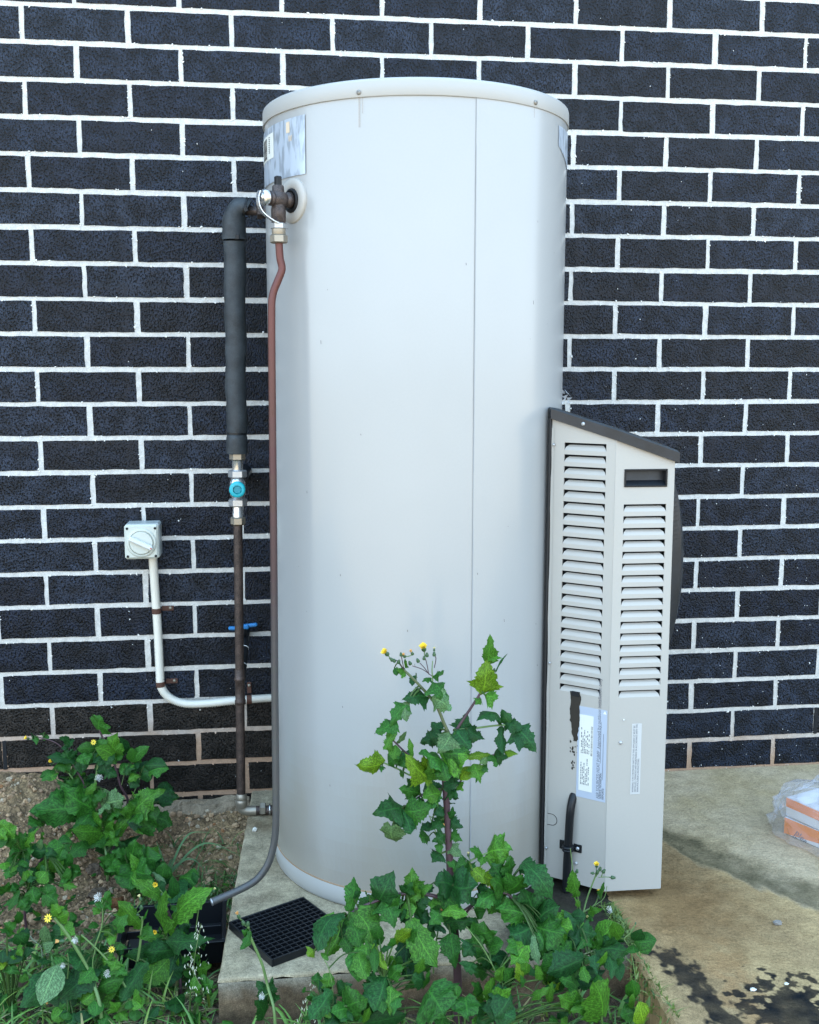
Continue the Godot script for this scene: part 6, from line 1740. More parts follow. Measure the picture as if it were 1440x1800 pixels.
		"heads": [["bud", 316, 117, 825, 9, 0, 1, 0.1], ["cream", 314, 134, 825, 8, -0.3, 0.9, 0.1], ["flower", 297, 112, 825, 8, -0.2, 0.5, 0.8], ["bud", 306, 100, 825, 6, -1, 0.3, 0.2]]},
	"star": {"stems": [["stem", 5, 4, 2, [V(245, -43, 890), V(221, 13, 860), V(199, 63, 860), V(177, 103, 860), V(164, 122, 860)]], ["branch", 3, 2, 2, [V(290, -30, 860), V(263, 21, 860), V(237, 56, 860), V(211, 85, 860)]], ["branch", 2, 1, 2, [V(235, 62, 860), V(248, 99, 860), V(251, 133, 860), V(249, 145, 860)]], ["branch", 2, 1, 2, [V(180, -17, 860), V(186, 29, 860), V(185, 51, 860)]], ["stem", 2, 1, 2, [V(240, -59, 860), V(234, -19, 860), V(229, 26, 860), V(235, 56, 860)]]],
		"leaves": [["heart", 166, 124, 860, 191, 139, 880, 15, 0, 2, 12, 0], ["heart", 160, 131, 860, 182, 148, 880, 11, 0, 2, 12, 0], ["oval", 167, 31, 860, 146, -13, 920, 27, 0, 4, 16, 10], ["lance", 171, -29, 880, 246, 14, 860, 26, 1, 0, 16, -10], ["heart", 215, 37, 840, 203, 26, 880, 26, 0, 0, 12, 0], ["oval", 235, -26, 860, 280, 5, 880, 21, 0, 1, 12, 0], ["toothed", 201, 46, 830, 184, 23, 830, 17, 0, 0, 8, 0], ["toothed", 229, 19, 860, 204, 0, 880, 22, 0, 1, 10, 0], ["heart", 223, 26, 830, 215, 46, 840, 18, 0, 4, 8, 0], ["oval", 234, -31, 880, 240, -47, 910, 15, 0, 1, 10, 0], ["oval", 180, -46, 880, 161, -54, 900, 15, 0, 2, 10, 0], ["oval", 194, -54, 880, 192, -67, 900, 14, 1, 0, 10, 0], ["oval", 216, -51, 880, 211, -67, 900, 15, 1, 0, 10, 0], ["oval", 187, -32, 880, 173, -39, 890, 18, 0, 1, 10, 0], ["oval", 170, 36, 840, 174, 32, 860, 15, 0, 1, 8, 0], ["toothed", 250, 113, 830, 260, 156, 830, 15, 0, 1, 10, 0], ["toothed", 250, 144, 860, 245, 144, 880, 10, 0, 1, 12, 0], ["toothed", 263, 23, 860, 294, 13, 880, 17, 0, 1, 12, 0], ["toothed", 270, 31, 860, 266, 21, 880, 18, 0, 2, 12, 0], ["lance", 273, 79, 860, 266, 74, 880, 8, 0, 2, 12, 0], ["toothed", 253, 86, 830, 280, 72, 840, 15, 0, 0, 8, 0], ["toothed", 259, 82, 830, 248, 70, 840, 15, 0, 2, 8, 0], ["toothed", 223, -29, 860, 191, -21, 880, 16, 0, 2, 12, 0]],
		"heads": [["star", 155, 124, 865, 13, -0.3, 0.5, 0.8], ["seed", 202, 79, 865, 13, -0.4, 0.4, 0.8], ["seed", 246, 158, 865, 16, -0.4, 0.6, 0.6], ["spent", 173, 78, 865, 10, -0.9, 0.2, 0.3], ["star", 265, 55, 865, 10, 0.2, 0.6, 0.7], ["seed", 178, 30, 865, 10, -0.4, 0.4, 0.8], ["seed", 256, 9, 865, 14, 0.1, 0.3, 0.9], ["spent", 148, -37, 865, 8, -0.4, -0.2, 0.8], ["bud", 266, 17, 865, 9, 0, 0.6, 0.6], ["spent", 287, 4, 865, 8, 0.5, 0.5, 0.5]]},
	"trefoil": {"stems": [["stem", 2, 1, 2, [V(282, -73, 920), V(281, -36, 920)]]],
		"leaves": [["toothed", 279, -36, 920, 272, -7, 940, 15, 0, 2, 10, 0], ["toothed", 282, -36, 920, 300, -39, 940, 13, 0, 2, 10, 0], ["toothed", 280, -38, 920, 282, -42, 940, 9, 0, 2, 8, 0], ["oval", 310, -10, 920, 326, -18, 940, 15, 0, 2, 10, 0], ["oval", 308, -18, 920, 319, 8, 940, 15, 0, 2, 10, 0], ["oval", 313, -30, 920, 315, -41, 940, 12, 0, 1, 10, 0], ["oval", 300, -13, 920, 306, -19, 940, 11, 0, 1, 12, 0]],
		"heads": []},
	"wall": {"stems": [["stem", 5, 3, 2, [V(168, -37, 280), V(156, -3, 250), V(132, 58, 220), V(136, 115, 220), V(146, 174, 220), V(151, 221, 220)]], ["stem", 4, 3, 0, [V(174, -40, 250), V(213, 75, 220), V(198, 117, 220), V(185, 172, 220), V(169, 214, 220), V(152, 262, 220)]], ["branch", 3, 2, 0, [V(132, 58, 220), V(109, 134, 220), V(91, 170, 220), V(81, 195, 220), V(53, 231, 220), V(10, 249, 220)]], ["branch", 3, 2, 2, [V(124, 76, 220), V(98, 122, 220), V(77, 156, 220)]], ["branch", 2, 1, 2, [V(213, 72, 220), V(228, 98, 220), V(246, 139, 220)]], ["branch", 3, 2, 2, [V(168, -29, 260), V(191, 3, 220), V(224, 41, 220)]], ["branch", 1, 1, 2, [V(198, 114, 220), V(210, 153, 220), V(225, 173, 220)]]],
		"leaves": [["heart", 153, 258, 220, 162, 298, 240, 34, 0, 1, 10, 0], ["oval", 143, 213, 220, 105, 220, 240, 17, 0, 1, 10, 0], ["heart", 151, 203, 220, 170, 186, 240, 21, 0, 0, 10, 0], ["heart", 184, 193, 220, 196, 257, 240, 21, 0, 2, 10, 0], ["heart", 181, 202, 220, 209, 232, 240, 17, 0, 2, 10, 0], ["heart", 146, 212, 220, 166, 239, 240, 19, 0, 1, 12, 0], ["oval", 225, 176, 220, 268, 220, 240, 15, 0, 1, 14, 0], ["oval", 225, 176, 220, 229, 216, 240, 15, 0, 1, 12, 0], ["oval", 225, 173, 220, 201, 158, 240, 17, 0, 1, 12, 0], ["oval", 225, 170, 220, 241, 168, 240, 13, 0, 0, 12, 0], ["oval", 253, 166, 220, 309, 176, 250, 21, 0, 0, 14, 0], ["oval", 244, 136, 220, 270, 155, 240, 21, 0, 0, 12, 0], ["lance", 241, 133, 220, 223, 121, 240, 12, 0, 0, 12, 0], ["lance", 95, 182, 220, 31, 206, 240, 15, 0, 0, 14, 0], ["heart", 95, 182, 220, 124, 188, 240, 25, 0, 0, 12, 0], ["toothed", 84, 180, 220, 43, 174, 240, 21, 0, 1, 12, 0], ["toothed", 84, 186, 220, 77, 214, 240, 23, 0, 0, 12, 0], ["lance", 47, 164, 220, 14, 155, 240, 11, 0, 1, 12, 0], ["toothed", 86, 230, 220, 63, 253, 240, 13, 0, 0, 12, 0], ["toothed", 77, 230, 220, 98, 242, 240, 13, 0, 0, 12, 0], ["toothed", 74, 227, 220, 72, 226, 240, 11, 0, 0, 12, 0], ["toothed", 1, 251, 220, 10, 239, 240, 9, 0, 1, 12, 0], ["toothed", 1, 251, 220, -2, 267, 240, 8, 0, 0, 12, 0], ["heart", 159, 185, 220, 169, 154, 240, 23, 0, 0, 10, 0], ["heart", 116, 134, 190, 120, 103, 190, 22, 0, 0, 8, 0], ["toothed", 79, 136, 190, 72, 113, 200, 29, 0, 0, 8, 0], ["lance", 113, 106, 240, 145, 137, 240, 10, 0, 2, 10, 0], ["toothed", 108, 110, 220, 54, 112, 270, 36, 0, 1, 14, 0], ["toothed", 103, 119, 220, 75, 143, 240, 23, 0, 1, 10, 0], ["lance", 135, 68, 240, 16, 102, 320, 43, 0, 1, 18, -10], ["toothed", 127, 64, 240, 106, 61, 300, 36, 0, 1, 12, 0], ["toothed", 130, 88, 220, 153, 107, 240, 27, 0, 1, 10, 0], ["heart", 163, 85, 240, 210, 104, 270, 30, 0, 4, 12, 0], ["toothed", 159, 113, 220, 155, 74, 240, 17, 0, 4, 12, 0], ["toothed", 161, 83, 240, 180, 84, 280, 25, 0, 4, 12, 0], ["heart", 153, 23, 260, 98, 57, 320, 24, 0, 2, 14, 0], ["heart", 135, 35, 250, 151, 69, 270, 25, 0, 2, 12, 0], ["toothed", 160, 21, 250, 187, 54, 280, 23, 0, 2, 12, 0], ["toothed", 157, 12, 250, 186, 15, 280, 23, 0, 2, 12, 0], ["lance", 172, -21, 250, 233, 65, 270, 17, 0, 2, 16, 0], ["toothed", 230, 65, 270, 305, 138, 300, 38, 0, 2, 14, -10], ["toothed", 239, 82, 270, 206, 92, 310, 23, 0, 2, 12, 0], ["toothed", 238, 81, 260, 274, 116, 270, 32, 0, 2, 12, 0], ["toothed", 239, 70, 270, 253, 59, 320, 23, 0, 1, 12, 0], ["heart", 284, 63, 200, 300, 108, 170, 34, 0, 0, 12, 0], ["toothed", 176, 8, 250, 199, 3, 300, 23, 0, 2, 12, 0], ["toothed", 89, 27, 220, 94, 5, 240, 17, 0, 0, 12, 0], ["toothed", 151, 54, 220, 193, 51, 240, 21, 0, 1, 12, 0], ["toothed", 34, 87, 270, 26, 103, 320, 20, 0, 1, 8, 0], ["oval", 29, 43, 250, 22, 74, 280, 21, 0, 0, 8, 0]],
		"heads": [["flower", -15, 249, 225, 8, -0.6, 0.5, 0.5], ["star", 139, 232, 225, 11, -0.1, 0.4, 0.9], ["flower", 39, 190, 225, 8, -0.3, 0.5, 0.8], ["bud", 38, 181, 225, 6, -0.2, 0.2, 0.8], ["cream", 195, 237, 225, 8, 0.4, 0.5, 0.7], ["seed", 149, 142, 225, 18, 0, 0.6, 0.8], ["bud", 156, 243, 225, 6, 0, 1, 0.2], ["flower", 168, 163, 225, 6, 0, 0.3, 0.9], ["bud", 186, 236, 225, 8, 0.4, 0.8, 0.2], ["bud", -3, 253, 225, 7, -0.6, 0.6, 0.2]]},
	"cluster": {"stems": [],
		"leaves": [["heart", 241, -24, 360, 251, 51, 380, 28, 0, 1, 14, 0], ["heart", 238, -27, 360, 192, 3, 410, 31, 0, 1, 14, 20], ["heart", 244, -27, 360, 294, 12, 400, 35, 0, 1, 14, -15], ["heart", 242, -20, 380, 240, -42, 440, 38, 0, 1, 14, 0], ["heart", 246, -23, 380, 285, -11, 440, 34, 0, 1, 14, 0], ["toothed", 210, -2, 360, 167, 19, 400, 22, 0, 1, 12, 0], ["toothed", 224, 6, 360, 200, 28, 380, 16, 0, 1, 12, 0], ["oval", 313, -46, 360, 295, -18, 380, 20, 0, 1, 10, 0]],
		"heads": []},
	"tray_back": {"stems": [],
		"leaves": [["oval", 309, -32, 420, 315, 9, 440, 20, 0, 1, 10, 0], ["oval", 326, -49, 420, 370, -40, 480, 38, 0, 0, 14, 0], ["lance", 290, -12, 420, 323, -33, 440, 7, 0, 4, 8, 0], ["oval", 376, -39, 420, 386, -19, 440, 15, 0, 0, 12, 0], ["oval", 366, -38, 420, 377, -42, 440, 12, 0, 0, 12, 0]],
		"heads": []},
	"left_edge": {"stems": [["stem", 4, 3, 0, [V(21, -35, 470), V(31, -6, 440), V(35, 12, 420), V(57, 44, 420)]], ["stem", 3, 2, 0, [V(8, 36, 420), V(8, 57, 420)]]],
		"leaves": [["lance", -23, 149, 470, 7, 110, 480, 19, 0, 2, 12, 0], ["toothed", -31, 135, 470, -5, 113, 490, 19, 0, 2, 12, 0], ["toothed", 6, 55, 420, -12, 74, 440, 16, 0, 1, 12, 0], ["toothed", 9, 56, 420, 9, 103, 440, 19, 0, 1, 12, 0], ["toothed", 9, 54, 420, 23, 36, 460, 19, 0, 1, 12, 0], ["toothed", 8, 55, 420, -13, 59, 450, 19, 0, 1, 10, 0], ["toothed", 12, 66, 420, 45, 117, 440, 14, 0, 2, 12, 0], ["oval", 22, 57, 420, 59, 56, 440, 19, 0, 0, 10, 0], ["oval", 40, 59, 420, 54, 89, 440, 9, 0, 4, 12, 0], ["oval", 100, 62, 420, 63, 61, 440, 23, 0, 1, 12, 0], ["oval", 98, 58, 420, 91, 40, 440, 16, 0, 1, 12, 0], ["heart", 85, 13, 440, 73, 43, 450, 19, 0, 2, 10, 0], ["oval", 61, 10, 420, 89, 38, 440, 16, 0, 2, 12, 0], ["oval", 47, -3, 420, 60, 36, 440, 14, 0, 2, 12, 0], ["oval", 92, 14, 420, 114, 47, 440, 14, 0, 1, 12, 0], ["oval", 106, -4, 420, 95, 20, 440, 20, 0, 1, 12, 0], ["oval", 112, 1, 420, 129, 21, 440, 14, 0, 1, 12, 0], ["oval", 27, 1, 420, 16, 6, 440, 20, 0, 2, 12, 0], ["lance", -8, 25, 420, -9, 10, 440, 11, 0, 1, 12, 0], ["toothed", 0, 52, 500, -6, 40, 520, 14, 0, 1, 10, 0], ["toothed", 7, 57, 500, 18, 56, 520, 13, 0, 2, 12, 0], ["heart", -9, 0, 500, -17, 23, 520, 18, 0, 1, 10, 0], ["lance", 17, 3, 500, -4, -33, 520, 10, 0, 1, 12, 0], ["toothed", 44, 9, 500, 56, -22, 520, 21, 0, 1, 12, 0], ["oval", 74, 15, 500, 86, -15, 520, 19, 0, 1, 12, 0], ["oval", 27, 45, 500, 36, 35, 520, 14, 0, 2, 12, 0], ["oval", 48, 34, 500, 43, 47, 520, 13, 0, 2, 12, 0], ["oval", 78, 42, 500, 63, 35, 520, 19, 0, 2, 10, 0], ["oval", 107, 28, 500, 130, 49, 520, 14, 0, 1, 12, 0], ["oval", 107, 25, 500, 113, 20, 520, 13, 0, 1, 12, 0], ["toothed", 119, 22, 500, 149, 48, 520, 14, 0, 1, 12, 0]],
		"heads": []},
	"grey_weed": {"stems": [["stem", 2, 2, 4, [V(93, -42, 660), V(78, -27, 660), V(68, -10, 660)]]],
		"leaves": [["oval", 104, -43, 660, 106, 11, 680, 15, 0, 4, 10, 0], ["oval", 95, -38, 660, 119, -21, 680, 17, 0, 4, 10, 0], ["oval", 109, -15, 660, 139, -11, 680, 17, 0, 0, 12, 0], ["oval", 116, -1, 660, 148, -2, 680, 14, 0, 0, 12, 0], ["toothed", 106, -34, 660, 134, -34, 680, 15, 0, 0, 12, 0]],
		"heads": []},
	"corner_weed": {"stems": [],
		"leaves": [["heart", 58, 55, 780, 76, 84, 800, 14, 0, 1, 10, 0], ["heart", 61, 64, 780, 53, 68, 800, 11, 0, 1, 12, 0], ["oval", 94, 30, 780, 81, 53, 800, 17, 0, 0, 12, 0], ["oval", 75, 22, 780, 64, 3, 800, 18, 0, 0, 12, 0], ["oval", 53, 24, 780, 52, 8, 800, 18, 0, 0, 12, 0], ["oval", 41, -80, 780, 57, -66, 800, 11, 0, 1, 12, 0], ["oval", 43, -82, 780, 45, -104, 800, 14, 0, 1, 12, 0], ["lance", 46, -105, 780, 55, -116, 800, 7, 0, 1, 12, 0], ["lance", 61, -13, 780, 75, 20, 800, 11, 0, 2, 12, 0], ["lance", 43, 2, 780, 56, -6, 800, 13, 0, 3, 12, 0]],
		"heads": []},
	"fore_round": {"stems": [],
		"leaves": [["oval", 394, -69, 860, 367, -44, 890, 17, 0, 0, 10, 0], ["oval", 378, -52, 860, 383, -56, 900, 19, 0, 0, 10, 0], ["oval", 406, -95, 860, 419, -94, 880, 15, 0, 1, 10, 0], ["oval", 395, -105, 860, 407, -80, 880, 13, 0, 1, 12, 0], ["heart", 426, -29, 860, 446, -18, 880, 18, 0, 1, 8, 0], ["heart", 405, -32, 860, 425, -24, 880, 15, 0, 2, 12, 0], ["oval", 427, -51, 860, 416, -49, 880, 8, 0, 1, 12, 0]],
		"heads": []},
	}
	var about := {
		"tall": ["sow_thistle", "tall sow thistle with purple stem standing against the tank, pale yellow flowers on top"],
		"low_right": ["sow_thistle", "low sow thistle with spiky blue-green leaves in front of the path edge"],
		"small_thistle": ["sow_thistle", "small thin sow thistle with yellow buds in front of the heat pump base"],
		"oval": ["leafy_seedling", "seedling with one big pale notched oval leaf at the bottom right", "seedling"],
		"paired": ["young_weed", "young weed with small oval leaves beside the path edge", "weed"],
		"mid_heart": ["round_leaf_weed", "weed with one large dewy heart shaped leaf, bottom centre", "weed"],
		"small_heart": ["round_leaf_weed", "weed with a small dewy heart shaped leaf right of the large one", "weed"],
		"low_mid": ["broad_leaf_weed", "broad leaved weed hanging over the middle of the slab's front edge", "weed"],
		"bottom_left_c": ["broad_leaf_weed", "mildewed broad leaved weed below the black grid tile", "weed"],
		"low_c2": ["broad_leaf_weed", "leafy green weed at the bottom between the heart leaves and the big oval leaf", "weed"],
		"bud_stalk": ["sow_thistle", "single bent thistle stalk with an orange bud in front of the black grid tile"],
		"tray": ["sow_thistle", "sow thistle with long bright leaves growing in front of the black tray"],
		"two_stalk": ["sow_thistle", "thin sow thistle with one long narrow leaf at the tray's left corner"],
		"star": ["sow_thistle", "sprawling sow thistle with star shaped yellow flower and white seed heads, lower left"],
		"trefoil": ["young_weed", "young weed with three pronged leaf at the bottom left", "weed"],
		"wall": ["sow_thistle", "bushy sow thistle growing against the lowest bricks on the left"],
		"cluster": ["broad_leaf_weed", "rosette of broad toothed leaves on the soil below the wall thistle", "weed"],
		"tray_back": ["broad_leaf_weed", "dark broad leaved weed behind the black tray", "weed"],
		"left_edge": ["trailing_weed", "trailing weed with lobed leaves and dark stem at the left edge", "weed"],
		"grey_weed": ["young_weed", "small grey-green weed on the soil below the star flower", "weed"],
		"corner_weed": ["broad_leaf_weed", "dark weed in the lower left corner of the picture", "weed"],
		"fore_round": ["round_leaf_weed", "weed with small round leaves in the grass in front of the tray", "weed"],
	}
	var count := 0
	for key in data:
		var d: Dictionary = data[key]
		var info: Array = about[key]
		var q := RandomNumberGenerator.new()
		q.seed = hash(key)
		# the root stands in the soil below the lowest stem or below the leaves
		var root := Vector3.ZERO
		if d.stems.size():
			root = d.stems[0][4][0]
		else:
			for lf in d.leaves: root += Vector3(lf[1], lf[2], lf[3]) * 0.001 / d.leaves.size()
		root.y = soil_height(root.x, root.z) - 0.01
		var o := thing(info[0], info[1], "thistle" if info.size() < 3 else info[2], root)
		var rail: Array = []
		for i in d.stems.size():
			var s: Array = d.stems[i]
			var pts: Array = []
			for p in s[4]: pts.append(p - root)
			if i == 0 and pts[0].y > 0.02:
				pts.push_front(Vector3(pts[0].x * 0.3, 0, pts[0].z * 0.3))
			var path := curve(pts, 0.008)
			if path.size() < 2: continue
			for p in path: rail.append(p)
			var st := new_st()
			var k := 1.0 if s[1] > 5 else 0.75
			color_tube(st, path, s[1] * 0.001 * k, s[2] * 0.001 * k, stem_color(s[3]), 8)
			put(s[0], st.commit(), M.stem, o)
		if rail.is_empty(): rail = [Vector3.ZERO]
		for lf in d.leaves:
			count += 1
			var b: Vector3 = V(lf[1], lf[2], lf[3]) - root
			var t: Vector3 = V(lf[4], lf[5], lf[6]) - root
			var axis := (t - b).normalized()
			var face := Vector3(q.randf_range(-0.25, 0.25), 0.55 + q.randf_range(-0.3, 0.3), 0.85)
			face = face.rotated(axis, deg_to_rad(lf[11] + q.randf_range(-16, 16)))
			var tint := hue(lf[9], q)
			var st := new_st()
			var kind: int = KINDS.find(lf[0])
			leaf_shape(st, b, t, face, lf[7] * 0.001, kind, tint, lf[10] * 0.01, count)
			# a stalk back to the nearest stem
			var best: Vector3 = rail[0]
			for p in rail:
				if (p as Vector3).distance_squared_to(b) < best.distance_squared_to(b): best = p
			var gap := best.distance_to(b)
			st.generate_normals()
			if gap > 0.004:
				var sag := Vector3(0, 0.12 * gap, 0.05 * gap)
				var ps := new_st()
				var r: float = 0.0011 + 0.00003 * lf[7]
				color_tube(ps, curve([best, (best + b) * 0.5 + sag, b + axis * 0.003], 0.012), r * 1.2, r, Color(0.16, 0.22, 0.08).lerp(tint, 0.35), 6)
				var both := new_st()
				var am := ps.commit()
				both.append_from(st.commit(), 0, Transform3D())
				both.append_from(am, 0, Transform3D())
				put("leaf", both.commit(), leaf_mats[lf[8]], o)
			else:
				put("leaf", st.commit(), leaf_mats[lf[8]], o)
		# an understorey of smaller leaves fills out the leafy ones
		if key in ["tall", "low_right", "low_mid", "bottom_left_c", "low_c2", "wall", "cluster", "left_edge", "star", "tray_back", "corner_weed", "tray"]:
			for lf in d.leaves + (d.leaves if key in ["low_mid", "low_c2", "low_right", "bottom_left_c", "star", "corner_weed", "wall", "cluster", "left_edge", "tray"] else []):
				var lo: float = lf[2] * 0.001
				if q.randf() < (0.15 if lo < 0.215 else 0.85): continue
				count += 1
				var b: Vector3 = V(lf[1], lf[2], lf[3]) - root + Vector3(q.randf_range(-0.025, 0.025), q.randf_range(-0.035, 0.008), q.randf_range(-0.05, 0.02) if lo < 0.215 else -0.02)
				var ax: Vector3 = (V(lf[4], lf[5], lf[6]) - V(lf[1], lf[2], lf[3])) * q.randf_range(0.6, 0.95)
				ax = ax.rotated(Vector3.BACK, q.randf_range(-1.1, 1.1))
				if key in ["wall", "cluster", "tray_back"]: b.z = max(b.z, 0.03 - root.z)
				var st := new_st()
				leaf_shape(st, b, b + ax, Vector3(q.randf_range(-0.3, 0.3), 0.7, 0.7), lf[7] * 0.001 * q.randf_range(0.7, 1.0), [1, 2, 1, 4, 3][q.randi() % 5], hue([0, 1, 1, 2][q.randi() % 4], q), 0.12, count)
				st.generate_normals()
				var ps := new_st()
				var best: Vector3 = rail[0]
				for p in rail:
					if (p as Vector3).distance_squared_to(b) < best.distance_squared_to(b): best = p
				if best.distance_to(b) > 0.006: color_tube(ps, curve([best, (best + b) * 0.5 + Vector3(0, 0.01, 0), b + ax * 0.05], 0.015), 0.0014, 0.001, Color(0.12, 0.20, 0.06), 5)
				var both := new_st()
				both.append_from(st.commit(), 0, Transform3D())
				if best.distance_to(b) > 0.006: both.append_from(ps.commit(), 0, Transform3D())
				put("leaf", both.commit(), leaf_mats[0 if q.randf() < 0.7 else 1], o)
		for h in d.heads:
			head(o, h, V(h[1], h[2], h[3]) - root, rail, q)


func head(o: Node3D, h: Array, at: Vector3, rail: Array, q: RandomNumberGenerator) -> void:
	var s: float = h[4] * (0.00062 if h[0] == "seed" else (0.00068 if h[0] == "star" else 0.0009))
	var dir := Vector3(h[5], h[6], h[7]).normalized()
	var kind: String = h[0]
	var x := aim(at, dir)
	var best: Vector3 = rail[0]
	for p in rail:
		if (p as Vector3).distance_squared_to(at) < best.distance_squared_to(at): best = p
	var foot := at - dir * s * 0.9
	if best.distance_to(foot) > 0.006 and best.distance_to(foot) < 0.2:
		var st := new_st()
		color_tube(st, curve([best, (best + foot) * 0.5 - dir * 0.004, foot], 0.01), 0.0010, 0.0009, stem_color(2), 6)
		put("flower_stalk", st.commit(), M.stem, o)
	var cup := [Vector2(0.0005, -s * 0.95), Vector2(s * 0.40, -s * 0.85), Vector2(s * 0.48, -s * 0.55), Vector2(s * 0.34, -s * 0.2), Vector2(s * 0.27, s * 0.1), Vector2(s * 0.1, s * 0.25)]
	var b: MeshInstance3D
	if kind in ["bud", "spent", "cream", "flower", "star", "seed"]:
		b = put("bud", lathe_mesh(cup if kind != "seed" else [Vector2(0.0005, -s * 0.6), Vector2(s * 0.2, -s * 0.5), Vector2(s * 0.25, -s * 0.2), Vector2(s * 0.15, 0.0)], 9, x), M.bud, o)
	var st := new_st()
	match kind:
		"flower", "cream", "spent":
			for k in 26:
				var a := k * 2.39996
				var r: float = s * 0.75 * sqrt((k + 1) / 26.0) * (0.6 if kind != "flower" else 1.0)
				var tip := Vector3(cos(a) * r, s * (0.55 + (0.3 if kind == "spent" else 0.12) * q.randf()), sin(a) * r)
				var side := Vector3(-sin(a), 0, cos(a)) * s * 0.16
				var low := Vector3(cos(a) * r * 0.25, s * 0.02, sin(a) * r * 0.25)
				flat(st, x * (low - side * 0.6), x * (low + side * 0.6), x * (tip + side), dir)
				flat(st, x * (low - side * 0.6), x * (tip + side), x * (tip - side), dir)
			put("flower", st.commit(), {"flower": M.petal, "cream": M.petal_cream, "spent": M.petal_spent}[kind], o)
		"star":
			for k in 9:
				var a := PI2 * k / 9.0
				var tip := Vector3(cos(a), 0.32, sin(a)) * s
				var side := Vector3(-sin(a), 0, cos(a)) * s * 0.16
				flat(st, x * Vector3(0, s * 0.12, 0), x * (tip * 0.6 + side), x * tip, dir)
				flat(st, x * Vector3(0, s * 0.12, 0), x * (tip * 0.6 - side), x * tip, dir)
			put("flower", st.commit(), M.petal, o)
		"seed":
			for k in 34:
				var a := k * 2.39996
				var e := acos(1.0 - 0.85 * (k + 0.5) / 34.0)
				var tip := Vector3(cos(a) * sin(e), cos(e), sin(a) * sin(e)) * s * q.randf_range(0.7, 1.1)
				var side := Vector3(-sin(a), 0.2, cos(a)) * s * 0.04
				flat(st, x * Vector3.ZERO, x * (tip + side), x * (tip - side), dir)
			put("seed_head", st.commit(), M.fluff, o)


func blade_mesh(bend: float, w := 0.5) -> ArrayMesh:
	# a grass blade one unit long
	var st := new_st()
	var n := 5
	var prev: Array = []
	for i in n + 1:
		var v := float(i) / n
		var c := Vector3(0, v * (1.0 - bend * 0.45 * v), bend * v * v * 0.9)
		var ww: float = 0.028 * w * (1.0 - pow(v, 2.2))
		var row := [c - Vector3(ww, 0, 0), c + Vector3(0, 0, -ww * 0.5), c + Vector3(ww, 0, 0)]
		if prev:
			for m in 2:
				flat(st, prev[m], prev[m + 1], row[m + 1], Vector3(0, 0.4, -1))
				flat(st, prev[m], row[m + 1], row[m], Vector3(0, 0.4, -1))
		prev = row
	return st.commit()


func grass_tint(q: RandomNumberGenerator) -> Color:
	var c := Color(0.055, 0.15, 0.03).lerp(Color(0.13, 0.28, 0.045), q.randf())
	if q.randf() < 0.14: c = Color(0.30, 0.27, 0.11)
	if q.randf() < 0.08: c = Color(0.16, 0.26, 0.04)
	return c


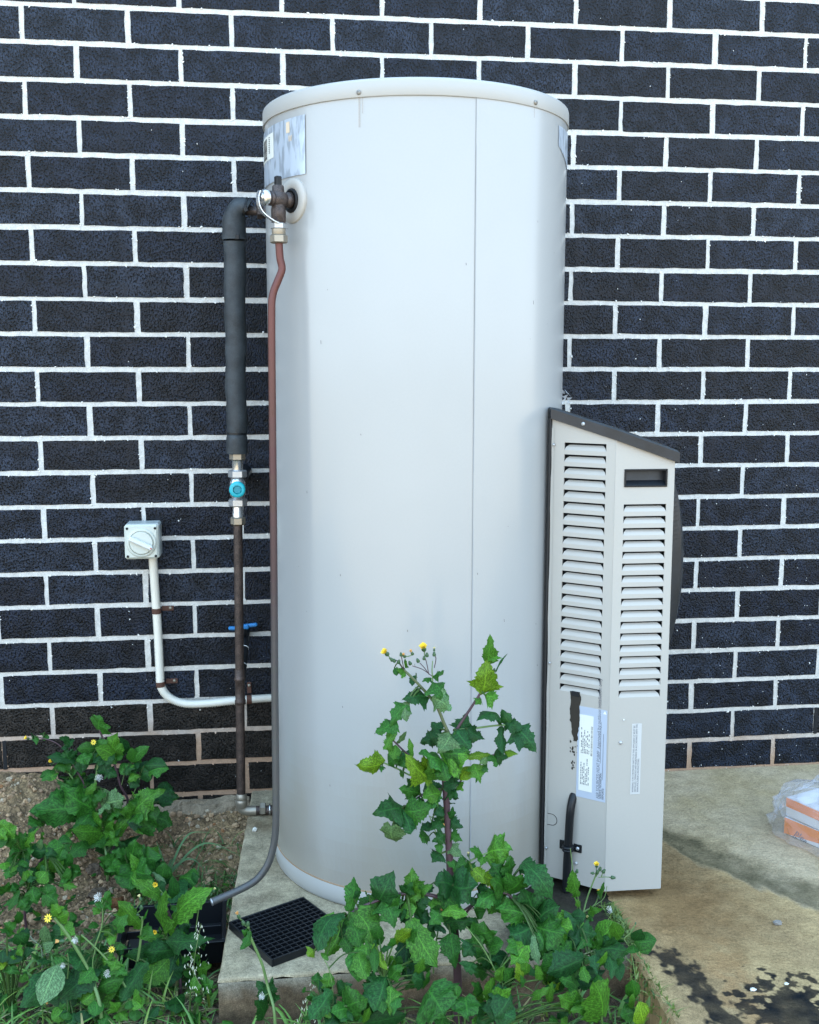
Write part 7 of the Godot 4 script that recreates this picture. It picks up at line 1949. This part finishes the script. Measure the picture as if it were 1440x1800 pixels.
func grasses() -> void:
	# the lawn's ragged edge, lower left and in front of the slab
	for v in 3:
		var spots: Array = []
		var tints: Array = []
		var q := RandomNumberGenerator.new()
		q.seed = 500 + v
		for i in 2300:
			var x := q.randf_range(-0.30, 1.26)
			var z: float = q.randf_range(0.50, 1.30)
			if x > 0.44 and z < 0.915: continue
			if abs(x - 0.348) < 0.125 and abs(z - 0.568) < 0.10: continue
			if x < 0.44 and z < 0.56 + 0.16 * q.randf(): continue
			if noise.get_noise_2d(x * 5.0, z * 5.0) + q.randf_range(-0.3, 0.4) < -0.05: continue
			var l := q.randf_range(0.035, 0.105) * (0.8 if v == 0 else 1.0)
			if z > 1.0: l *= 1.15
			var bs := Basis(Vector3.UP, q.randf() * PI2) * Basis(Vector3.RIGHT, q.randf_range(-0.2, 0.75))
			spots.append(Transform3D(bs.scaled(Vector3(l * 1.3, l, l)), Vector3(x, soil_height(x, z) - 0.003, z)))
			tints.append(grass_tint(q))
		tag(scatter("grass", blade_mesh([0.25, 0.7, 1.1][v], [0.9, 1.0, 1.3][v]), M.blade, spots, tints), "unmown grass among the weeds at the bottom of the picture", "grass")
	var spots5: Array = []
	var tints5: Array = []
	var q5 := RandomNumberGenerator.new()
	q5.seed = 560
	for i in 900:
		var x := q5.randf_range(0.24, 0.475)
		var z: float = q5.randf_range(0.16, 0.50)
		if x > lerp(0.485, 0.465, z): continue
		if noise.get_noise_2d(x * 8.0 + 3.0, z * 8.0) + 0.8 * (x - 0.33) * 3.0 + q5.randf_range(-0.2, 0.3) < 0.0: continue
		var l := q5.randf_range(0.03, 0.085)
		spots5.append(Transform3D((Basis(Vector3.UP, q5.randf() * PI2) * Basis(Vector3.RIGHT, q5.randf_range(0.0, 0.9))).scaled(Vector3(l, l, l)), Vector3(x, soil_height(x, z) - 0.002, z)))
		tints5.append(Color(0.04, 0.11, 0.03).lerp(Color(0.09, 0.19, 0.04), q5.randf()))  # darker greens carry the shade of this corner
	tag(scatter("grass", blade_mesh(0.8, 0.9), M.blade, spots5, tints5), "grass tinted dark for the shade in the corner between the weeds and the slab", "grass")
	# flattened cut grass at the lower left
	var spots2: Array = []
	var tints2: Array = []
	var q2 := RandomNumberGenerator.new()
	q2.seed = 540
	for i in 900:
		var x := q2.randf_range(-0.15, 0.44)
		var z: float = q2.randf_range(0.52, 0.98)
		if abs(x - 0.348) < 0.125 and abs(z - 0.568) < 0.10: continue
		var l := q2.randf_range(0.03, 0.08)
		spots2.append(Transform3D((Basis(Vector3.UP, q2.randf() * PI2) * Basis(Vector3.RIGHT, q2.randf_range(1.2, 1.6))).scaled(Vector3(l, l, l)), Vector3(x, soil_height(x, z) + 0.006 + 0.010 * q2.randf(), z)))
		var c := Color(0.05, 0.11, 0.03).lerp(Color(0.13, 0.12, 0.05), q2.randf())
		if q2.randf() < 0.12: c = Color(0.38, 0.34, 0.18)
		tints2.append(c)
	tag(scatter("cut_grass", blade_mesh(0.4, 0.8), M.blade, spots2, tints2), "flattened clippings on the soil at the lower left", "grass")
	# small round-leaved ground cover
	var lst := new_st()
	leaf_shape(lst, Vector3.ZERO, Vector3(0, 0.2, 1), Vector3(0, 1, 0.1), 0.45, 2, Color(1, 1, 1), 0.08, 3)
	lst.generate_normals()
	var lm := lst.commit()
	var spots3: Array = []
	var tints3: Array = []
	for i in 2300:
		var x := q2.randf_range(-0.30, 1.26)
		var z: float = q2.randf_range(0.28, 1.25)
		if x > 0.44 and z < 0.92: continue
		if abs(x - 0.348) < 0.125 and abs(z - 0.568) < 0.10: continue
		if noise.get_noise_2d(x * 6.0 + 20.0, z * 6.0) < -0.08 + 0.22 * smoothstep(0.6, 0.35, z): continue
		var s := q2.randf_range(0.010, 0.026)
		var bs := Basis(Vector3.UP, q2.randf() * PI2) * Basis(Vector3.RIGHT, q2.randf_range(-0.5, 0.5))
		spots3.append(Transform3D(bs.scaled(Vector3.ONE * s), Vector3(x, soil_height(x, z) + q2.randf_range(0.006, 0.045), z)))
		tints3.append(hue(q2.randi_range(0, 2), q2))
	tag(scatter("ground_cover", lm, leaf_mats[0], spots3, tints3), "small round leaves of low ground cover between the weeds", "plant")
	# moss in the gap between slab and path
	var spots4: Array = []
	var tints4: Array = []
	for i in 1600:
		var x: float = 1.272 + 0.024 * q2.randfn() * 0.6
		var z: float = q2.randf_range(0.72, 1.12)
		x = min(x, 1.262)
		if z < 0.9 and q2.randf() < 0.5: x = 1.262 + q2.randf() * 0.01
		var l := q2.randf_range(0.006, 0.02)
		spots4.append(Transform3D((Basis(Vector3.UP, q2.randf() * PI2) * Basis(Vector3.RIGHT, q2.randf_range(-0.6, 0.6))).scaled(Vector3(l * 2.5, l, l)), Vector3(x, -0.05 + 0.05 * q2.randf() if z > 0.9 else 0.0, z)))
		tints4.append(Color(0.05, 0.11, 0.02).lerp(Color(0.16, 0.22, 0.04), q2.randf()))
	tag(scatter("moss", blade_mesh(0.5, 1.6), M.blade, spots4, tints4), "bright moss in the gap between slab and path", "moss")
	# a long-bladed tuft in the corner by the slab
	var tf := thing("grass_tuft", "tuft of long arching grass blades between the wall thistle and the slab", "grass tuft", Vector3(0.305, soil_height(0.305, 0.26), 0.26))
	for b in [[Vector3(0.11, 0.13, 0.05), 0.05], [Vector3(0.19, 0.085, 0.10), 0.06], [Vector3(-0.05, 0.06, 0.06), 0.02], [Vector3(0.07, 0.05, 0.10), 0.03], [Vector3(0.03, 0.08, 0.08), 0.02], [Vector3(-0.02, 0.10, 0.02), 0.01], [Vector3(0.13, 0.02, 0.12), 0.06], [Vector3(-0.08, 0.03, 0.10), 0.03]]:
		var st := new_st()
		var e: Vector3 = b[0]
		var path := curve([Vector3.ZERO, e * 0.5 + Vector3(0, b[1], 0), e], 0.012)
		for i in path.size() - 1:
			var w0 := 0.0028 * (1.0 - pow(float(i) / path.size(), 3.0))
			var w1 := 0.0028 * (1.0 - pow(float(i + 1) / path.size(), 3.0))
			var sd := Vector3(0.3, 0.2, -0.9).cross(e).normalized()
			st.set_color(Color(0.05, 0.13, 0.03))
			quad(st, path[i] - sd * w0, path[i] + sd * w0, path[i + 1] + sd * w1, path[i + 1] - sd * w1, Vector3(0, 0.5, 1))
		put("blade", st.commit(), M.blade, tf)
	# flowering grass heads
	for g in [[Vector3(0.405, 0, 0.79), 0.17, 0.02, "seeding grass with pale spikelets between the tray and the slab"], [Vector3(0.435, 0, 0.86), 0.13, -0.03, "seeding grass with pale spikelets close to the slab's front left corner"], [Vector3(0.60, 0, 1.0), 0.15, 0.03, "seeding grass with pale spikelets below the black grid tile"]]:
		var root: Vector3 = g[0]
		root.y = soil_height(root.x, root.z)
		var o := thing("seeding_grass", g[3], "grass", root)
		var st := new_st()
		var top := Vector3(g[2], g[1], 0.02)
		color_tube(st, curve([Vector3.ZERO, top * 0.5 + Vector3(-g[2] * 0.3, 0, 0), top], 0.01), 0.0009, 0.0005, Color(0.16, 0.22, 0.08), 5)
		put("stalk", st.commit(), M.stem, o)
		var hs := new_st()
		for i in 34:
			var v := 0.45 + 0.55 * q2.randf()
			var c := top * v
			var sp := 0.030 * (1.05 - v)
			var p := c + Vector3(q2.randf_range(-1, 1), q2.randf_range(0.0, 1.0), q2.randf_range(-1, 1)) * (sp + 0.006)
			lathe(hs, [Vector2(0.0002, -0.003), Vector2(0.0009, -0.0008), Vector2(0.0006, 0.0018), Vector2(0.0001, 0.0034)], 5, aim(p, Vector3(q2.randf_range(-0.6, 0.6), 1, q2.randf_range(-0.6, 0.6))))
		put("spikelets", hs.commit(), mat(Color(0.55, 0.56, 0.42), 0.7), o).set_meta("kind", "stuff")
